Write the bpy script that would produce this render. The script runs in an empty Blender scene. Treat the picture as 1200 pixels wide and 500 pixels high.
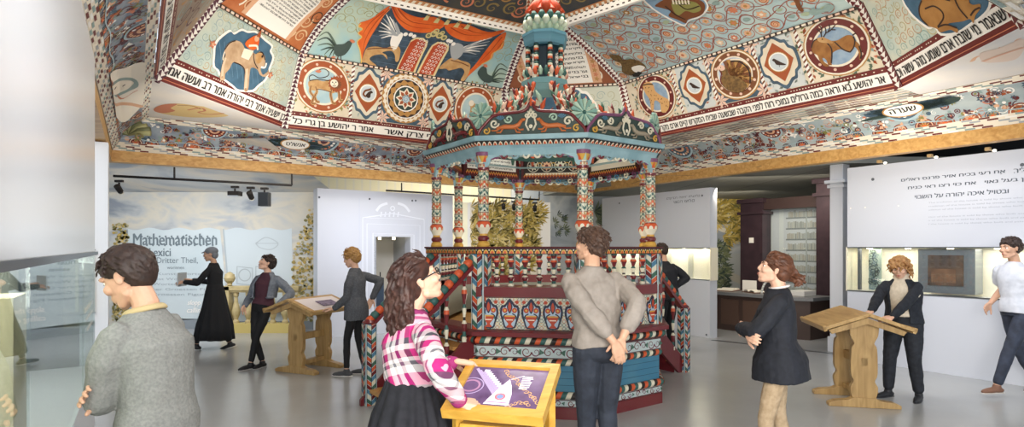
import bpy, math, random
import numpy as np
from mathutils import Vector, Matrix
from mathutils.geometry import tessellate_polygon
PI = math.pi
sc = bpy.context.scene
COL = sc.collection
random.seed(7)
EYE = 1.65; F = 672.0; CX = 600.0; CY = 290.0

# ---------------------------------------------------------------- materials
def lin(h):
    h = h.lstrip('#'); o = []
    for i in (0, 2, 4):
        c = int(h[i:i+2], 16)/255
        o.append(c/12.92 if c <= .04045 else ((c+.055)/1.055)**2.4)
    return (*o, 1)
MATS = {}
def mat(hexc, rough=.6, metal=0, vary=.0, scale=8, spec=.4, bump=0, second=None, coat=0):
    """plain painted / plastic / cloth material; vary mixes a second tone by noise"""
    key = (hexc, rough, metal, vary, scale, spec, bump, second, coat)
    if key in MATS: return MATS[key]
    m = bpy.data.materials.new('paint_'+hexc.strip('#')); m.use_nodes = True
    nt = m.node_tree; b = nt.nodes['Principled BSDF']
    b.inputs['Base Color'].default_value = lin(hexc)
    b.inputs['Roughness'].default_value = rough
    b.inputs['Metallic'].default_value = metal
    b.inputs['Specular IOR Level'].default_value = spec
    b.inputs['Coat Weight'].default_value = coat
    if vary or bump or second:
        tc = nt.nodes.new('ShaderNodeTexCoord'); nz = nt.nodes.new('ShaderNodeTexNoise')
        nz.inputs['Scale'].default_value = scale; nz.inputs['Detail'].default_value = 5
        nt.links.new(tc.outputs['Object'], nz.inputs['Vector'])
        if vary or second:
            mx = nt.nodes.new('ShaderNodeMix'); mx.data_type = 'RGBA'
            rr = nt.nodes.new('ShaderNodeMapRange'); rr.inputs[1].default_value = .35; rr.inputs[2].default_value = .65
            nt.links.new(nz.outputs['Fac'], rr.inputs[0]); nt.links.new(rr.outputs[0], mx.inputs[0])
            c = lin(hexc)
            mx.inputs[6].default_value = c
            mx.inputs[7].default_value = lin(second) if second else tuple(x*(1-vary) for x in c[:3])+(1,)
            nt.links.new(mx.outputs[2], b.inputs['Base Color'])
        if bump:
            bp = nt.nodes.new('ShaderNodeBump'); bp.inputs['Strength'].default_value = bump; bp.inputs['Distance'].default_value = .01
            nt.links.new(nz.outputs['Fac'], bp.inputs['Height']); nt.links.new(bp.outputs[0], b.inputs['Normal'])
    MATS[key] = m; return m
def wood(name, c1, c2, axis=0, scale=3, rough=.45, stretch=12, coat=.1):
    key = (name,)
    if key in MATS: return MATS[key]
    m = bpy.data.materials.new(name); m.use_nodes = True; nt = m.node_tree; b = nt.nodes['Principled BSDF']
    tc = nt.nodes.new('ShaderNodeTexCoord'); mp = nt.nodes.new('ShaderNodeMapping')
    s = [stretch]*3; s[axis] = 1.0; mp.inputs['Scale'].default_value = s
    nz = nt.nodes.new('ShaderNodeTexNoise'); nz.inputs['Scale'].default_value = scale; nz.inputs['Detail'].default_value = 8; nz.inputs['Distortion'].default_value = .8
    cr = nt.nodes.new('ShaderNodeValToRGB'); cr.color_ramp.elements[0].position = .32; cr.color_ramp.elements[1].position = .68
    cr.color_ramp.elements[0].color = lin(c1); cr.color_ramp.elements[1].color = lin(c2)
    L = nt.links.new
    L(tc.outputs['Object'], mp.inputs['Vector']); L(mp.outputs[0], nz.inputs['Vector']); L(nz.outputs['Fac'], cr.inputs[0]); L(cr.outputs[0], b.inputs['Base Color'])
    b.inputs['Roughness'].default_value = rough; b.inputs['Coat Weight'].default_value = coat
    bp = nt.nodes.new('ShaderNodeBump'); bp.inputs['Strength'].default_value = .15; bp.inputs['Distance'].default_value = .01
    L(nz.outputs['Fac'], bp.inputs['Height']); L(bp.outputs[0], b.inputs['Normal'])
    MATS[key] = m; return m
def glass(name, tint='#fbfdfd', rough=.02, weight=.9):
    """architectural sheet glass: mostly clear with a mirror share"""
    if (name,) in MATS: return MATS[(name,)]
    m = bpy.data.materials.new(name); m.use_nodes = True; nt = m.node_tree
    for n in list(nt.nodes): nt.nodes.remove(n)
    o = nt.nodes.new('ShaderNodeOutputMaterial'); t = nt.nodes.new('ShaderNodeBsdfTransparent'); g = nt.nodes.new('ShaderNodeBsdfGlossy')
    t.inputs[0].default_value = lin(tint); g.inputs['Roughness'].default_value = rough
    mx = nt.nodes.new('ShaderNodeMixShader'); fr = nt.nodes.new('ShaderNodeFresnel'); fr.inputs[0].default_value = 1.28
    ma = nt.nodes.new('ShaderNodeMath'); ma.operation = 'MULTIPLY_ADD'; ma.inputs[1].default_value = .5; ma.inputs[2].default_value = (1-weight)*.4
    nt.links.new(fr.outputs[0], ma.inputs[0]); nt.links.new(ma.outputs[0], mx.inputs[0]); nt.links.new(t.outputs[0], mx.inputs[1]); nt.links.new(g.outputs[0], mx.inputs[2]); nt.links.new(mx.outputs[0], o.inputs[0])
    MATS[(name,)] = m; return m
def emit(name, hexc, s):
    if (name,) in MATS: return MATS[(name,)]
    m = bpy.data.materials.new(name); m.use_nodes = True; b = m.node_tree.nodes['Principled BSDF']
    b.inputs['Base Color'].default_value = lin(hexc); b.inputs['Emission Color'].default_value = lin(hexc); b.inputs['Emission Strength'].default_value = s
    MATS[(name,)] = m; return m
def M_(m): return mat(m) if isinstance(m, str) else m

# ---------------------------------------------------------------- mesh builder
class MB:
    def __init__(s): s.v = []; s.f = []; s.m = []; s.mats = []; s.sm = []
    def mi(s, m):
        m = M_(m)
        if m not in s.mats: s.mats.append(m)
        return s.mats.index(m)
    def add(s, vs, fs, m, smooth=False):
        b = len(s.v); k = s.mi(m); s.v += [tuple(p) for p in vs]
        for f in fs: s.f.append([b+i for i in f]); s.m.append(k); s.sm.append(smooth)
    def poly(s, vs, m): s.add(vs, [list(range(len(vs)))], m)
    def box(s, c, d, m, rz=0, M=None):
        x, y, z = d[0]/2, d[1]/2, d[2]/2
        vs = [Vector((a*x, b*y, e*z)) for e in (-1, 1) for a, b in ((-1, -1), (1, -1), (1, 1), (-1, 1))]
        R = M if M is not None else Matrix.Rotation(rz, 3, 'Z')
        s.add([R@v+Vector(c) for v in vs], [(0, 3, 2, 1), (4, 5, 6, 7), (0, 1, 5, 4), (1, 2, 6, 5), (2, 3, 7, 6), (3, 0, 4, 7)], m)
    def prism(s, poly, z0, z1, m, T=None):
        """extrude a 2D outline; T maps (x,y,z)->3D"""
        T = T or (lambda x, y, z: (x, y, z)); n = len(poly)
        vs = [T(p[0], p[1], z0) for p in poly]+[T(p[0], p[1], z1) for p in poly]
        s.add(vs, [list(range(n))[::-1], list(range(n, 2*n))]+[(i, (i+1) % n, n+(i+1) % n, n+i) for i in range(n)], m)
    def tube(s, pts, r, m, n=8, caps=True, closed=False):
        pts = [Vector(p) for p in pts]; rs = r if isinstance(r, (list, tuple)) else [r]*len(pts)
        vs = []; up = Vector((0, 0, 1)); N = len(pts); prev = None
        for i, p in enumerate(pts):
            if closed: t = pts[(i+1) % N]-pts[i-1]
            else: t = pts[min(i+1, N-1)]-pts[max(i-1, 0)]
            t.normalize()
            if prev is None:
                a = t.cross(up if abs(t.z) < .95 else Vector((1, 0, 0))).normalized()
            else: a = (prev-t*prev.dot(t)).normalized()
            prev = a; b = t.cross(a)
            vs += [p+(a*math.cos(2*PI*k/n)+b*math.sin(2*PI*k/n))*rs[i] for k in range(n)]
        fs = []
        for i in range(N if closed else N-1):
            for k in range(n):
                j = (i+1) % N
                fs.append((i*n+k, i*n+(k+1) % n, j*n+(k+1) % n, j*n+k))
        if caps and not closed: fs += [list(range(n))[::-1], [(N-1)*n+k for k in range(n)]]
        s.add(vs, fs, m, True)
    def lathe(s, prof, m, o=(0, 0, 0), n=16, T=None, smooth=True):
        """prof: (r, z) or (r, z, material) – the material holds from that point up"""
        T = T or (lambda x, y, z: (o[0]+x, o[1]+y, o[2]+z)); cur = m
        for i in range(len(prof)-1):
            if len(prof[i]) > 2: cur = prof[i][2]
            (r0, z0), (r1, z1) = prof[i][:2], prof[i+1][:2]
            vs = []
            for r, z in ((r0, z0), (r1, z1)): vs += [T(r*math.cos(2*PI*k/n), r*math.sin(2*PI*k/n), z) for k in range(n)]
            s.add(vs, [(k, (k+1) % n, n+(k+1) % n, n+k) for k in range(n)], cur, smooth)
        for q, rev in ((prof[0], True), (prof[-1], False)):
            if q[0] > 1e-4:
                vs = [T(q[0]*math.cos(2*PI*k/n), q[0]*math.sin(2*PI*k/n), q[1]) for k in range(n)]
                s.add(vs, [list(range(n))[::-1] if rev else list(range(n))], cur if not rev else (prof[0][2] if len(prof[0]) > 2 else m))
    def merge(s, o, T):
        b = len(s.v); s.v += [tuple(T@Vector(p)) for p in o.v]
        for f, k, q in zip(o.f, o.m, o.sm): s.f.append([b+i for i in f]); s.m.append(s.mi(o.mats[k])); s.sm.append(q)
    def build(s, name, parent=None, loc=None, rz=0, label=None, bevel=0):
        me = bpy.data.meshes.new(name); me.from_pydata(s.v, [], s.f)
        for m in s.mats: me.materials.append(m)
        me.polygons.foreach_set('material_index', s.m); me.polygons.foreach_set('use_smooth', s.sm); me.update()
        o = bpy.data.objects.new(name, me); COL.objects.link(o)
        if parent: o.parent = parent
        if loc is not None: o.location = loc
        o.rotation_euler.z = rz
        if label: o['label'] = label
        if bevel:
            b = o.modifiers.new('b', 'BEVEL'); b.width = bevel; b.segments = 2; b.limit_method = 'ANGLE'
        return o
def tag(o, label=None, cat=None, group=None, kind=None):
    for k, v in (('label', label), ('category', cat), ('group', group), ('kind', kind)):
        if v: o[k] = v
    return o
def thing(name, label, cat, loc=(0, 0, 0), rz=0, group=None):
    o = bpy.data.objects.new(name, None); COL.objects.link(o); o.location = loc; o.rotation_euler.z = rz; o.empty_display_size = .1
    return tag(o, label, cat, group)
def copy_tree(o, parent=None, loc=None, rz=None, label=None):
    c = o.copy(); COL.objects.link(c)
    if parent is not None: c.parent = parent
    if loc is not None: c.location = loc
    if rz is not None: c.rotation_euler.z = rz
    if label: c['label'] = label
    for ch in [x for x in COL.objects if x.parent == o]: copy_tree(ch, c)
    return c
def px(x, y, Y):
    """the point at depth Y that the photograph shows at pixel x, y"""
    return Vector(((x-CX)/F*Y, Y, EYE-(y-CY)/F*Y))
def pxz(x, y, z):
    """the point of the level plane z seen at pixel x, y"""
    Y = (z-EYE)*F/(CY-y); return px(x, y, Y)

# ---------------------------------------------------------------- painting on surfaces
def spline(pts, n=6, closed=False):
    out = []; N = len(pts)
    for i in range(N if closed else N-1):
        if closed: p = [pts[(i+k) % N] for k in (-1, 0, 1, 2)]
        else: p = [pts[max(i-1, 0)], pts[i], pts[i+1], pts[min(i+2, N-1)]]
        for k in range(n):
            t = k/n
            out.append(tuple(.5*((2*p[1][j])+(-p[0][j]+p[2][j])*t+(2*p[0][j]-5*p[1][j]+4*p[2][j]-p[3][j])*t*t+(-p[0][j]+3*p[1][j]-3*p[2][j]+p[3][j])*t**3) for j in (0, 1)))
    if not closed: out.append(tuple(pts[-1]))
    return out
TXT = {}
def text_mesh(s, bold=False):
    """letters as 2D faces, height 1, origin left baseline"""
    if (s, bold) in TXT: return TXT[(s, bold)]
    cu = bpy.data.curves.new('t', 'FONT'); cu.body = s; cu.size = 1; cu.resolution_u = 4
    ob = bpy.data.objects.new('t', cu); COL.objects.link(ob)
    dg = bpy.context.evaluated_depsgraph_get(); dg.update()
    me = bpy.data.meshes.new_from_object(ob.evaluated_get(dg))
    vs = [(v.co.x, v.co.y) for v in me.vertices]; fs = [list(p.vertices) for p in me.polygons]
    bpy.data.objects.remove(ob); bpy.data.curves.remove(cu); bpy.data.meshes.remove(me)
    TXT[(s, bold)] = (vs, fs); return vs, fs
class Paint:
    """thin paint layers on a surface given by map(u, v, h) -> 3D"""
    STEP = .002
    def __init__(s, mb, fn): s.mb = mb; s.fn = fn
    def put(s, pts, fs, m, l): s.mb.add([s.fn(p[0], p[1], l*s.STEP) for p in pts], fs, m)
    curved = False; seg = .2
    def poly(s, pts, m, l=1):
        if not s.curved or max(max(p[i] for p in pts)-min(p[i] for p in pts) for i in (0, 1)) < s.seg*1.5: s.put(pts, [list(range(len(pts)))], m, l); return
        q = [Vector((p[0], p[1], 0)) for p in pts]; st = [tuple((q[i].x, q[i].y) for i in t) for t in tessellate_polygon([q])]; vs = []; fs = []
        while st:                                                     # long triangles are split so that the paint follows the curve
            t = st.pop(); e = [math.dist(t[i], t[(i+1) % 3]) for i in range(3)]; k = e.index(max(e))
            if e[k] > s.seg: a, b, c = t[k], t[(k+1) % 3], t[(k+2) % 3]; h = ((a[0]+b[0])/2, (a[1]+b[1])/2); st += [(a, h, c), (h, b, c)]
            else: fs.append((len(vs), len(vs)+1, len(vs)+2)); vs += t
        s.put(vs, fs, m, l)
    def blob(s, pts, m, l=1, n=5): s.poly(spline(pts, n, True), m, l)
    def stroke(s, pts, w, m, l=1, closed=False, taper=False):
        N = len(pts); L = []; R = []
        for i in range(N):
            a = pts[i-1] if (i > 0 or closed) else pts[i]; b = pts[(i+1) % N] if (i < N-1 or closed) else pts[i]
            dx, dy = b[0]-a[0], b[1]-a[1]; d = math.hypot(dx, dy) or 1
            ww = w/2*(1-.8*i/(N-1) if taper else 1)
            L.append((pts[i][0]-dy/d*ww, pts[i][1]+dx/d*ww)); R.append((pts[i][0]+dy/d*ww, pts[i][1]-dx/d*ww))
        fs = [(i, (i+1) % N, N+(i+1) % N, N+i) for i in range(N if closed else N-1)]
        s.put(L+R, fs, m, l)
    def line(s, pts, w, m, l=1, closed=False, n=5, taper=False): s.stroke(spline(pts, n, closed), w, m, l, closed, taper)
    def disc(s, c, r, m, l=1, n=24, ry=None, a0=0): s.poly([(c[0]+r*math.cos(a0+2*PI*k/n), c[1]+(ry or r)*math.sin(a0+2*PI*k/n)) for k in range(n)], m, l)
    def ring(s, c, r0, r1, m, l=1, n=28, k=1.0):
        p = [(c[0]+r*math.cos(2*PI*i/n), c[1]+k*r*math.sin(2*PI*i/n)) for r in (r0, r1) for i in range(n)]
        s.put(p, [(i, (i+1) % n, n+(i+1) % n, n+i) for i in range(n)], m, l)
    def rect(s, x0, y0, x1, y1, m, l=1): s.poly([(x0, y0), (x1, y0), (x1, y1), (x0, y1)], m, l)
    def petals(s, c, r0, r1, n, m, l=1, w=.5, a0=0):
        for k in range(n):
            a = a0+2*PI*k/n; d = PI/n*w*1.6; rm = (r0+r1)/2
            s.poly([(c[0]+r0*math.cos(a), c[1]+r0*math.sin(a)), (c[0]+rm*math.cos(a-d), c[1]+rm*math.sin(a-d)), (c[0]+r1*math.cos(a), c[1]+r1*math.sin(a)), (c[0]+rm*math.cos(a+d), c[1]+rm*math.sin(a+d))], m, l)
    def spiral(s, c, r, turns, w, m, l=1, a0=0, d=1):
        n = int(14*turns)+2
        s.stroke([(c[0]+r*(1-i/n)**.8*math.cos(a0+d*2*PI*turns*i/n), c[1]+r*(1-i/n)**.8*math.sin(a0+d*2*PI*turns*i/n)) for i in range(n)], w, m, l, taper=True)
    def flower(s, c, r, m, mc, n=6, l=1, w=.55): s.petals(c, r*.15, r, n, m, l, w, random.random()); s.disc(c, r*.32, mc, l+1, 8)
    def text(s, st, x0, y0, x1, y1, m, l=1, bold=True, keep=False, skew=0, lo=None, hi=None):
        """letters fitted into the box x0..x1, y0..y1"""
        vs, fs = text_mesh(st, bold)
        if not vs: return
        a = min(v[0] for v in vs); b = max(v[0] for v in vs); c = min(v[1] for v in vs) if lo is None else lo; d = max(v[1] for v in vs) if hi is None else hi
        sx = (x1-x0)/(b-a); sy = (y1-y0)/(d-c)
        if keep: sx = math.copysign(min(abs(sx), abs(sy)), sx); sy = math.copysign(abs(sx), sy)
        for e in ((0, .028, .05) if bold else (0,)): s.put([(x0+(v[0]-a+e)*sx+skew*(v[1]-c)*sy, y0+(v[1]-c+e*.3)*sy) for v in vs], fs, m, l+e*3)
class Plane:
    """flat patch: origin, unit right ex, unit up ey, normal towards the viewer"""
    def __init__(s, o, ex, ey):
        s.o = Vector(o); s.ex = Vector(ex).normalized(); s.ey = Vector(ey); s.ey = (s.ey-s.ex*s.ey.dot(s.ex)).normalized(); s.n = s.ex.cross(s.ey)
        if s.n.dot(Vector((0, 0, EYE))-s.o) < 0: s.n = -s.n
    def __call__(s, u, v, h=0): return s.o+s.ex*u+s.ey*v+s.n*h
    def px(s, x, y):
        d = Vector(((x-CX)/F, 1, (CY-y)/F)); c = Vector((0, 0, EYE)); t = (s.o-c).dot(s.n)/d.dot(s.n); q = c+d*t-s.o
        return (q.dot(s.ex), q.dot(s.ey))
    def pxs(s, pts): return [s.px(*p) for p in pts]
    def uv(s, p): q = Vector(p)-s.o; return (q.dot(s.ex), q.dot(s.ey))
def scrollwork(P, x0, y0, x1, y1, r, cols, w=.008, l=1, jit=.3, inside=None):
    """a field of painted spiral tendrils"""
    y = y0+r; row = 0
    while y < y1:
        x = x0+r+(row % 2)*r
        while x < x1:
            c = (x+random.uniform(-jit, jit)*r, y+random.uniform(-jit, jit)*r)
            if inside is None or inside(*c): P.spiral(c, r*random.uniform(.8, 1.1), random.uniform(1.2, 1.9), w*1.6, random.choice(cols), l, random.uniform(0, 6.3), random.choice((-1, 1)))
            x += 1.9*r
        y += 1.7*r; row += 1
# ================================================================ THE PAINTED VAULT
VC = Vector((.35, 6.87)); AL = math.radians(33.2)
VU = Vector((math.cos(AL), math.sin(AL))); VV = Vector((-VU.y, VU.x))
def vreg(p, q, z): w = VC+VU*p+VV*q; return Vector((w.x, w.y, EYE+z))
def at(x, y, z): return pxz(x, y, EYE+z)
ZV, ZW, ZX, ZY = 1.87, 2.93, 3.70, 4.25
VR = {1: at(180, 92, ZV), 2: at(333, 150, ZV), 3: at(590, 178, ZV), 4: at(745, 166, ZV), 5: at(1055, 103, ZV), 6: vreg(2.18, -3.9, ZV), 7: vreg(-2.18, -3.9, ZV), 8: vreg(-3.9, -2.18, ZV)}
WR = {1: at(252, 1, ZW), 2: at(354, 62, ZW), 3: at(592, 104, ZW), 4: at(729, 97, ZW), 5: at(1009, 6, ZW), 6: vreg(1.98, -3.33, ZW), 7: vreg(-1.98, -3.33, ZW), 8: vreg(-3.33, -1.98, ZW)}
XR = {1: vreg(-2.2, 1.6, ZX), 2: at(412, -9, ZX), 3: at(618, 36, ZX), 4: at(655, 27, ZX), 5: at(890, -55, ZX), 6: vreg(1.6, -2.2, ZX), 7: vreg(-1.6, -2.2, ZX), 8: vreg(-2.2, -1.6, ZX)}
YR = {k: Vector((VC.x+(XR[k].x-VC.x)*.5, VC.y+(XR[k].y-VC.y)*.5, EYE+ZY)) for k in XR}
BC_ = {1: at(131, 189, 1.25), 2: at(680, 226, 1.25), 3: vreg(4.34, -5.0, 1.25), 4: vreg(-4.34, -5.0, 1.25)}
def cor(k, c, z): b = BC_[k]; return Vector((VC.x+(b.x-VC.x)*c/4.34, VC.y+(b.y-VC.y)*c/4.34, EYE+z))
class Patch:
    """ruled surface between two rails; u metres from the middle line, v metres up"""
    def __init__(s, L, R, H):
        s.L = L; s.R = R; s.H = H
        a = R(0)-L(0); b = (L(1)+R(1))/2-(L(0)+R(0))/2; s.n = a.cross(b).normalized()
        c = Vector((VC.x, VC.y, EYE+1.3))
        if s.n.dot(c-(L(.5)+R(.5))/2) < 0: s.n = -s.n
        s.w0 = (R(0)-L(0)).length; s.w1 = (R(1)-L(1)).length
    def __call__(s, u, v, h=0):
        t = v/s.H; l = s.L(t); r = s.R(t); w = (r-l).length or 1e-6
        return l+(r-l)*(.5+u/w)+s.n*h
    def w(s, v): t = v/s.H; return (s.R(t)-s.L(t)).length
    def px(s, x, y):
        u = v = 0.0; v = s.H/2
        def pr(u, v): q = s(u, v); return CX+F*q.x/q.y, CY-F*(q.z-EYE)/q.y
        for i in range(14):
            a = pr(u, v); b = pr(u+1e-3, v); c = pr(u, v+1e-3)
            j = [[(b[0]-a[0])/1e-3, (c[0]-a[0])/1e-3], [(b[1]-a[1])/1e-3, (c[1]-a[1])/1e-3]]
            d = j[0][0]*j[1][1]-j[0][1]*j[1][0]; ex, ey = x-a[0], y-a[1]
            if abs(d) < 1e-9: break
            u += max(-1, min(1, (ex*j[1][1]-ey*j[0][1])/d)); v += max(-1, min(1, (ey*j[0][0]-ex*j[1][0])/d))
        return (u, v)
    def pxs(s, pts): return [s.px(*p) for p in pts]
    def base(s, mb, m, nu=8, nv=4, v0=0, v1=None, h=0):
        v1 = s.H if v1 is None else v1; vs = []
        for j in range(nv+1):
            v = v0+(v1-v0)*j/nv; w = s.w(v)
            vs += [s(w*(i/nu-.5), v, h) for i in range(nu+1)]
        n = nu+1; mb.add(vs, [(j*n+i, j*n+i+1, (j+1)*n+i+1, (j+1)*n+i) for j in range(nv) for i in range(nu)], m, True)
def lerp(a, b, t): return a+(b-a)*t
def hip(a, b, bulge=0):
    out = Vector((a.x-VC.x, a.y-VC.y, 0)).normalized()
    d = (out*.75+Vector((0, 0, .66)))*bulge*4
    return lambda t: a+(b-a)*t+d*t*(1-t)
def flat(k, A, B, bulge=0):
    j = k % 8+1; L = hip(A[k], B[k], bulge); R = hip(A[j], B[j], bulge)
    H = ((L(1)+R(1))/2-(L(0)+R(0))/2).length
    return Patch(L, R, H)
vault = thing('painted_vault', 'suspended eight-sided painted wooden vault over the carved pavilion, with Hebrew bands and animal medallions', 'vault', (VC.x, VC.y, EYE+1.25))
def vpart(mb, name, label=None):
    o = vault.location; mb.v = [(p[0]-o.x, p[1]-o.y, p[2]-o.z) for p in mb.v]
    return mb.build(name, vault, label=label)
# paint colours
MAR = mat('#6d2a26', .55); CRM = mat('#efe4d0', .6); PNK = mat('#e6c3ae', .6); TEA = mat('#8fa5a0', .6); NAV = mat('#3f5363', .6, second='#4d6678', scale=6)
ORG = mat('#e8702e', .55, second='#d85a20', scale=5); RUS = mat('#a4532c', .6); GLD = mat('#b98a4e', .6); BRN = mat('#7a4a2c', .6); DBR = mat('#3c2a22', .6); BLK = mat('#23201f', .6)
PUR = mat('#5b3440', .6); WHT = mat('#f6f2ea', .6); GRN = mat('#5f6f5c', .6); DGR = mat('#34453f', .6); SKY = mat('#9fc0cc', .6, second='#b8cfd2', scale=5); LTB = mat('#b9cdd3', .6, second='#9db8c0', scale=4)
SAG = mat('#cdd2c0', .6, second='#b5c6c0', scale=3); PCH = mat('#dfae8a', .6); SAL = mat('#cf7f5e', .6); OLV = mat('#8e8a4c', .6); BLU = mat('#4c7089', .6, second='#3e5f77', scale=7); TUR = mat('#8fb7b0', .6)
CRB = mat('#e9dcc6', .6, second='#d9cdb4', scale=5); GRY = mat('#a9adb0', .6); TAN = mat('#cfa873', .6, second='#b98a55', scale=9)
def dashes(P, v0, v1, rows, cols, L=.15, umax=None, l=1, frac=.62, shift=.37):
    h = (v1-v0)/rows
    for r in range(rows):
        v = v0+r*h; w = (umax or P.w(v+h/2)/2); u = -w+random.uniform(-.02, 0)+L*((r*shift) % 1)-L; k = r
        while u < w:
            a = max(u, -w); b = min(u+L*frac, w)
            if b > a: P.rect(a, v+h*.12, b, v+h*.88, cols[k % len(cols)], l)
            u += L; k += 1
def z(x0, y0, s): return lambda *p: [(x0+a/s, y0+b/s) for a, b in p]
HEB = ['כל בן נכר לא יבוא בה כי אמר ר יהושע בן לוי', 'אמר ר יהושע בן גדי כל', 'כתוב פתחו לי שערי צדק', 'אר יהושע בא וראה כמה גדולים נמוכי רוח לפני הקבה שבשעה שבית המקדש קיים אדם מקריב עולה', 'שנאמר מי שזבח אדם שומע נזהר עשה וכו', 'אשר בחר בנו מכל העמים ורוממנו']
def rev(s): return s[::-1].replace('ד', 'ר').replace('ת', 'ח')
def scatter(P, n, cols, r=(.02, .05), l=1, v0=0, v1=None, inside=None, kinds='fdr', um=None):
    v1 = v1 or P.H
    for i in range(n):
        v = random.uniform(v0, v1); w = (um or P.w(v)/2)-.03; u = random.uniform(-w, w); q = random.uniform(*r)
        if inside and not inside(u, v): continue
        k = random.choice(kinds); c = random.choice(cols); c2 = random.choice(cols)
        if k == 'f': P.flower((u, v), q, c, c2, random.choice((5, 6, 8)), l)
        elif k == 'd': P.disc((u, v), q*.5, c, l, 8)
        elif k == 'r': P.ring((u, v), q*.5, q*.75, c, l, 12); P.disc((u, v), q*.3, c2, l, 7)
        elif k == 's': P.spiral((u, v), q, 1.4, q*.22, c, l, random.uniform(0, 6))
        elif k == 'l': a = random.uniform(0, 6.3); P.petals((u, v), 0, q, 3, c, l, .5, a)
# --- timber ring beam (four beams) + stepped strips + cove
WOODB = wood('pine_beam', '#bd8a48', '#dcae6a', 0, 2.0, .5, 9)
def ringpart(k, prof, name, base, fn, nu=24, label=None):
    j = k % 4+1
    ds = [0]
    for a, b in zip(prof, prof[1:]): ds.append(ds[-1]+math.hypot(b[0]-a[0], b[1]-a[1]))
    H = ds[-1]
    def cz(t):
        d = max(0, min(1, t))*H
        for i in range(len(ds)-1):
            if d <= ds[i+1]+1e-9:
                f = (d-ds[i])/(ds[i+1]-ds[i]); return prof[i][0]+(prof[i+1][0]-prof[i][0])*f, prof[i][1]+(prof[i+1][1]-prof[i][1])*f
        return prof[-1]
    P = Patch(lambda t: cor(k, *cz(t)), lambda t: cor(j, *cz(t)), H)
    mb = MB(); P.base(mb, base, nu, len(prof)*2 if len(prof) > 2 else 2)
    pt = Paint(mb, P); pt.w = P.w; pt.H = H; pt.px = P.px; pt.pxs = P.pxs; pt.curved = len(prof) > 2; pt.seg = .07
    fn(pt); vpart(mb, name, label)
    return P
CH = [MAR, WHT, TEA, MAR, CRM, GRY]
def cove_paint(k):
    def f(P):
        H = P.H; W = P.w(0)/2
        u = -W+.2; i = 0
        while u < W-.15:                                              # half rosettes along the foot
            r = random.uniform(.07, .12)
            P.disc((u, .0), r, random.choice((MAR, NAV, PUR, RUS)), 1, 20); P.ring((u, 0), r*.75, r*.86, random.choice((PCH, TEA, CRM)), 2, 20)
            P.petals((u, .0), r*.1, r*.7, 10, random.choice((SAL, PCH, GLD)), 2); P.disc((u, .0), r*.25, ORG, 3, 10); u += random.uniform(.2, .3)
        scatter(P, 620, [MAR, SAL, PCH, TEA, NAV, PUR, MAR, WHT, OLV, RUS], (.03, .07), 2, .03, H-.02, kinds='fdrsl')
        for q in range(5):                                            # shell rosettes hanging from the top
            c = (-W+(.14+.19*q)*2*W, H-.02); r = .17 if q % 2 else .12
            P.poly([(c[0]+r*1.5*math.cos(PI+PI*i/20), c[1]+r*1.5*math.sin(PI+PI*i/20)) for i in range(21)], LTB, 4)
            P.poly([(c[0]+r*1.3*math.cos(PI+PI*i/20), c[1]+r*1.3*math.sin(PI+PI*i/20)) for i in range(21)], NAV if q % 2 else MAR, 5)
            for i in range(9):
                a = PI+PI*(i+.5)/9; P.disc((c[0]+r*math.cos(a), c[1]+r*math.sin(a)), r*.15, random.choice((PCH, WHT, SAL)), 6, 8)
            P.poly([(c[0]+r*.6*math.cos(PI+PI*i/14), c[1]+r*.6*math.sin(PI+PI*i/14)) for i in range(15)], PCH, 6)
            P.poly([(c[0]+r*.35*math.cos(PI+PI*i/14), c[1]+r*.35*math.sin(PI+PI*i/14)) for i in range(15)], PUR, 7)
        n = 90; P.stroke([(-W+2*W*i/n, .055+.018*math.sin(i*.9)) for i in range(n+1)], .012, LTB, 4)
        if k == 1: c = P.px(346, 168); wd = 'אנשלס'
        elif k == 2: c = P.px(1058, 128); wd = 'שערה'
        elif k == 4:
            q = P.pxs; P.blob(q([(118, 92), (145, 78), (168, 72), (171, 110), (168, 138), (145, 142), (128, 130)]), mat('#efe6d6', .6), 8)
            P.blob(q([(121, 108), (130, 95), (145, 89), (158, 92), (160, 100), (148, 106), (134, 112)]), TEA, 9); P.blob(q([(124, 107), (132, 97), (145, 92), (155, 95), (147, 103), (134, 109)]), CRM, 10)
            P.line(q([(122, 112), (140, 114), (160, 104)]), .02, SAL, 9)
            for a, b in ((133, 101), (143, 98)): P.disc(P.px(a, b), .02, BLK, 11, 8)
            P.line(q([(126, 128), (145, 120), (166, 124)]), .05, PCH, 9); return
        else: return
        for i in range(26): P.blob([(c[0]+random.uniform(-.5, .5)+a, c[1]+random.uniform(-.09, .07)+b) for a, b in ((0, 0), (.06, .01), (.08, .04), (.02, .03))], random.choice((DGR, NAV, DGR)), 7)
        P.disc(c, .235, GLD, 8, 28, .115); P.disc(c, .215, WHT, 9, 28, .1); P.text(rev(wd), c[0]-.15, c[1]-.04, c[0]+.15, c[1]+.045, BLK, 10)
    return f
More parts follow.
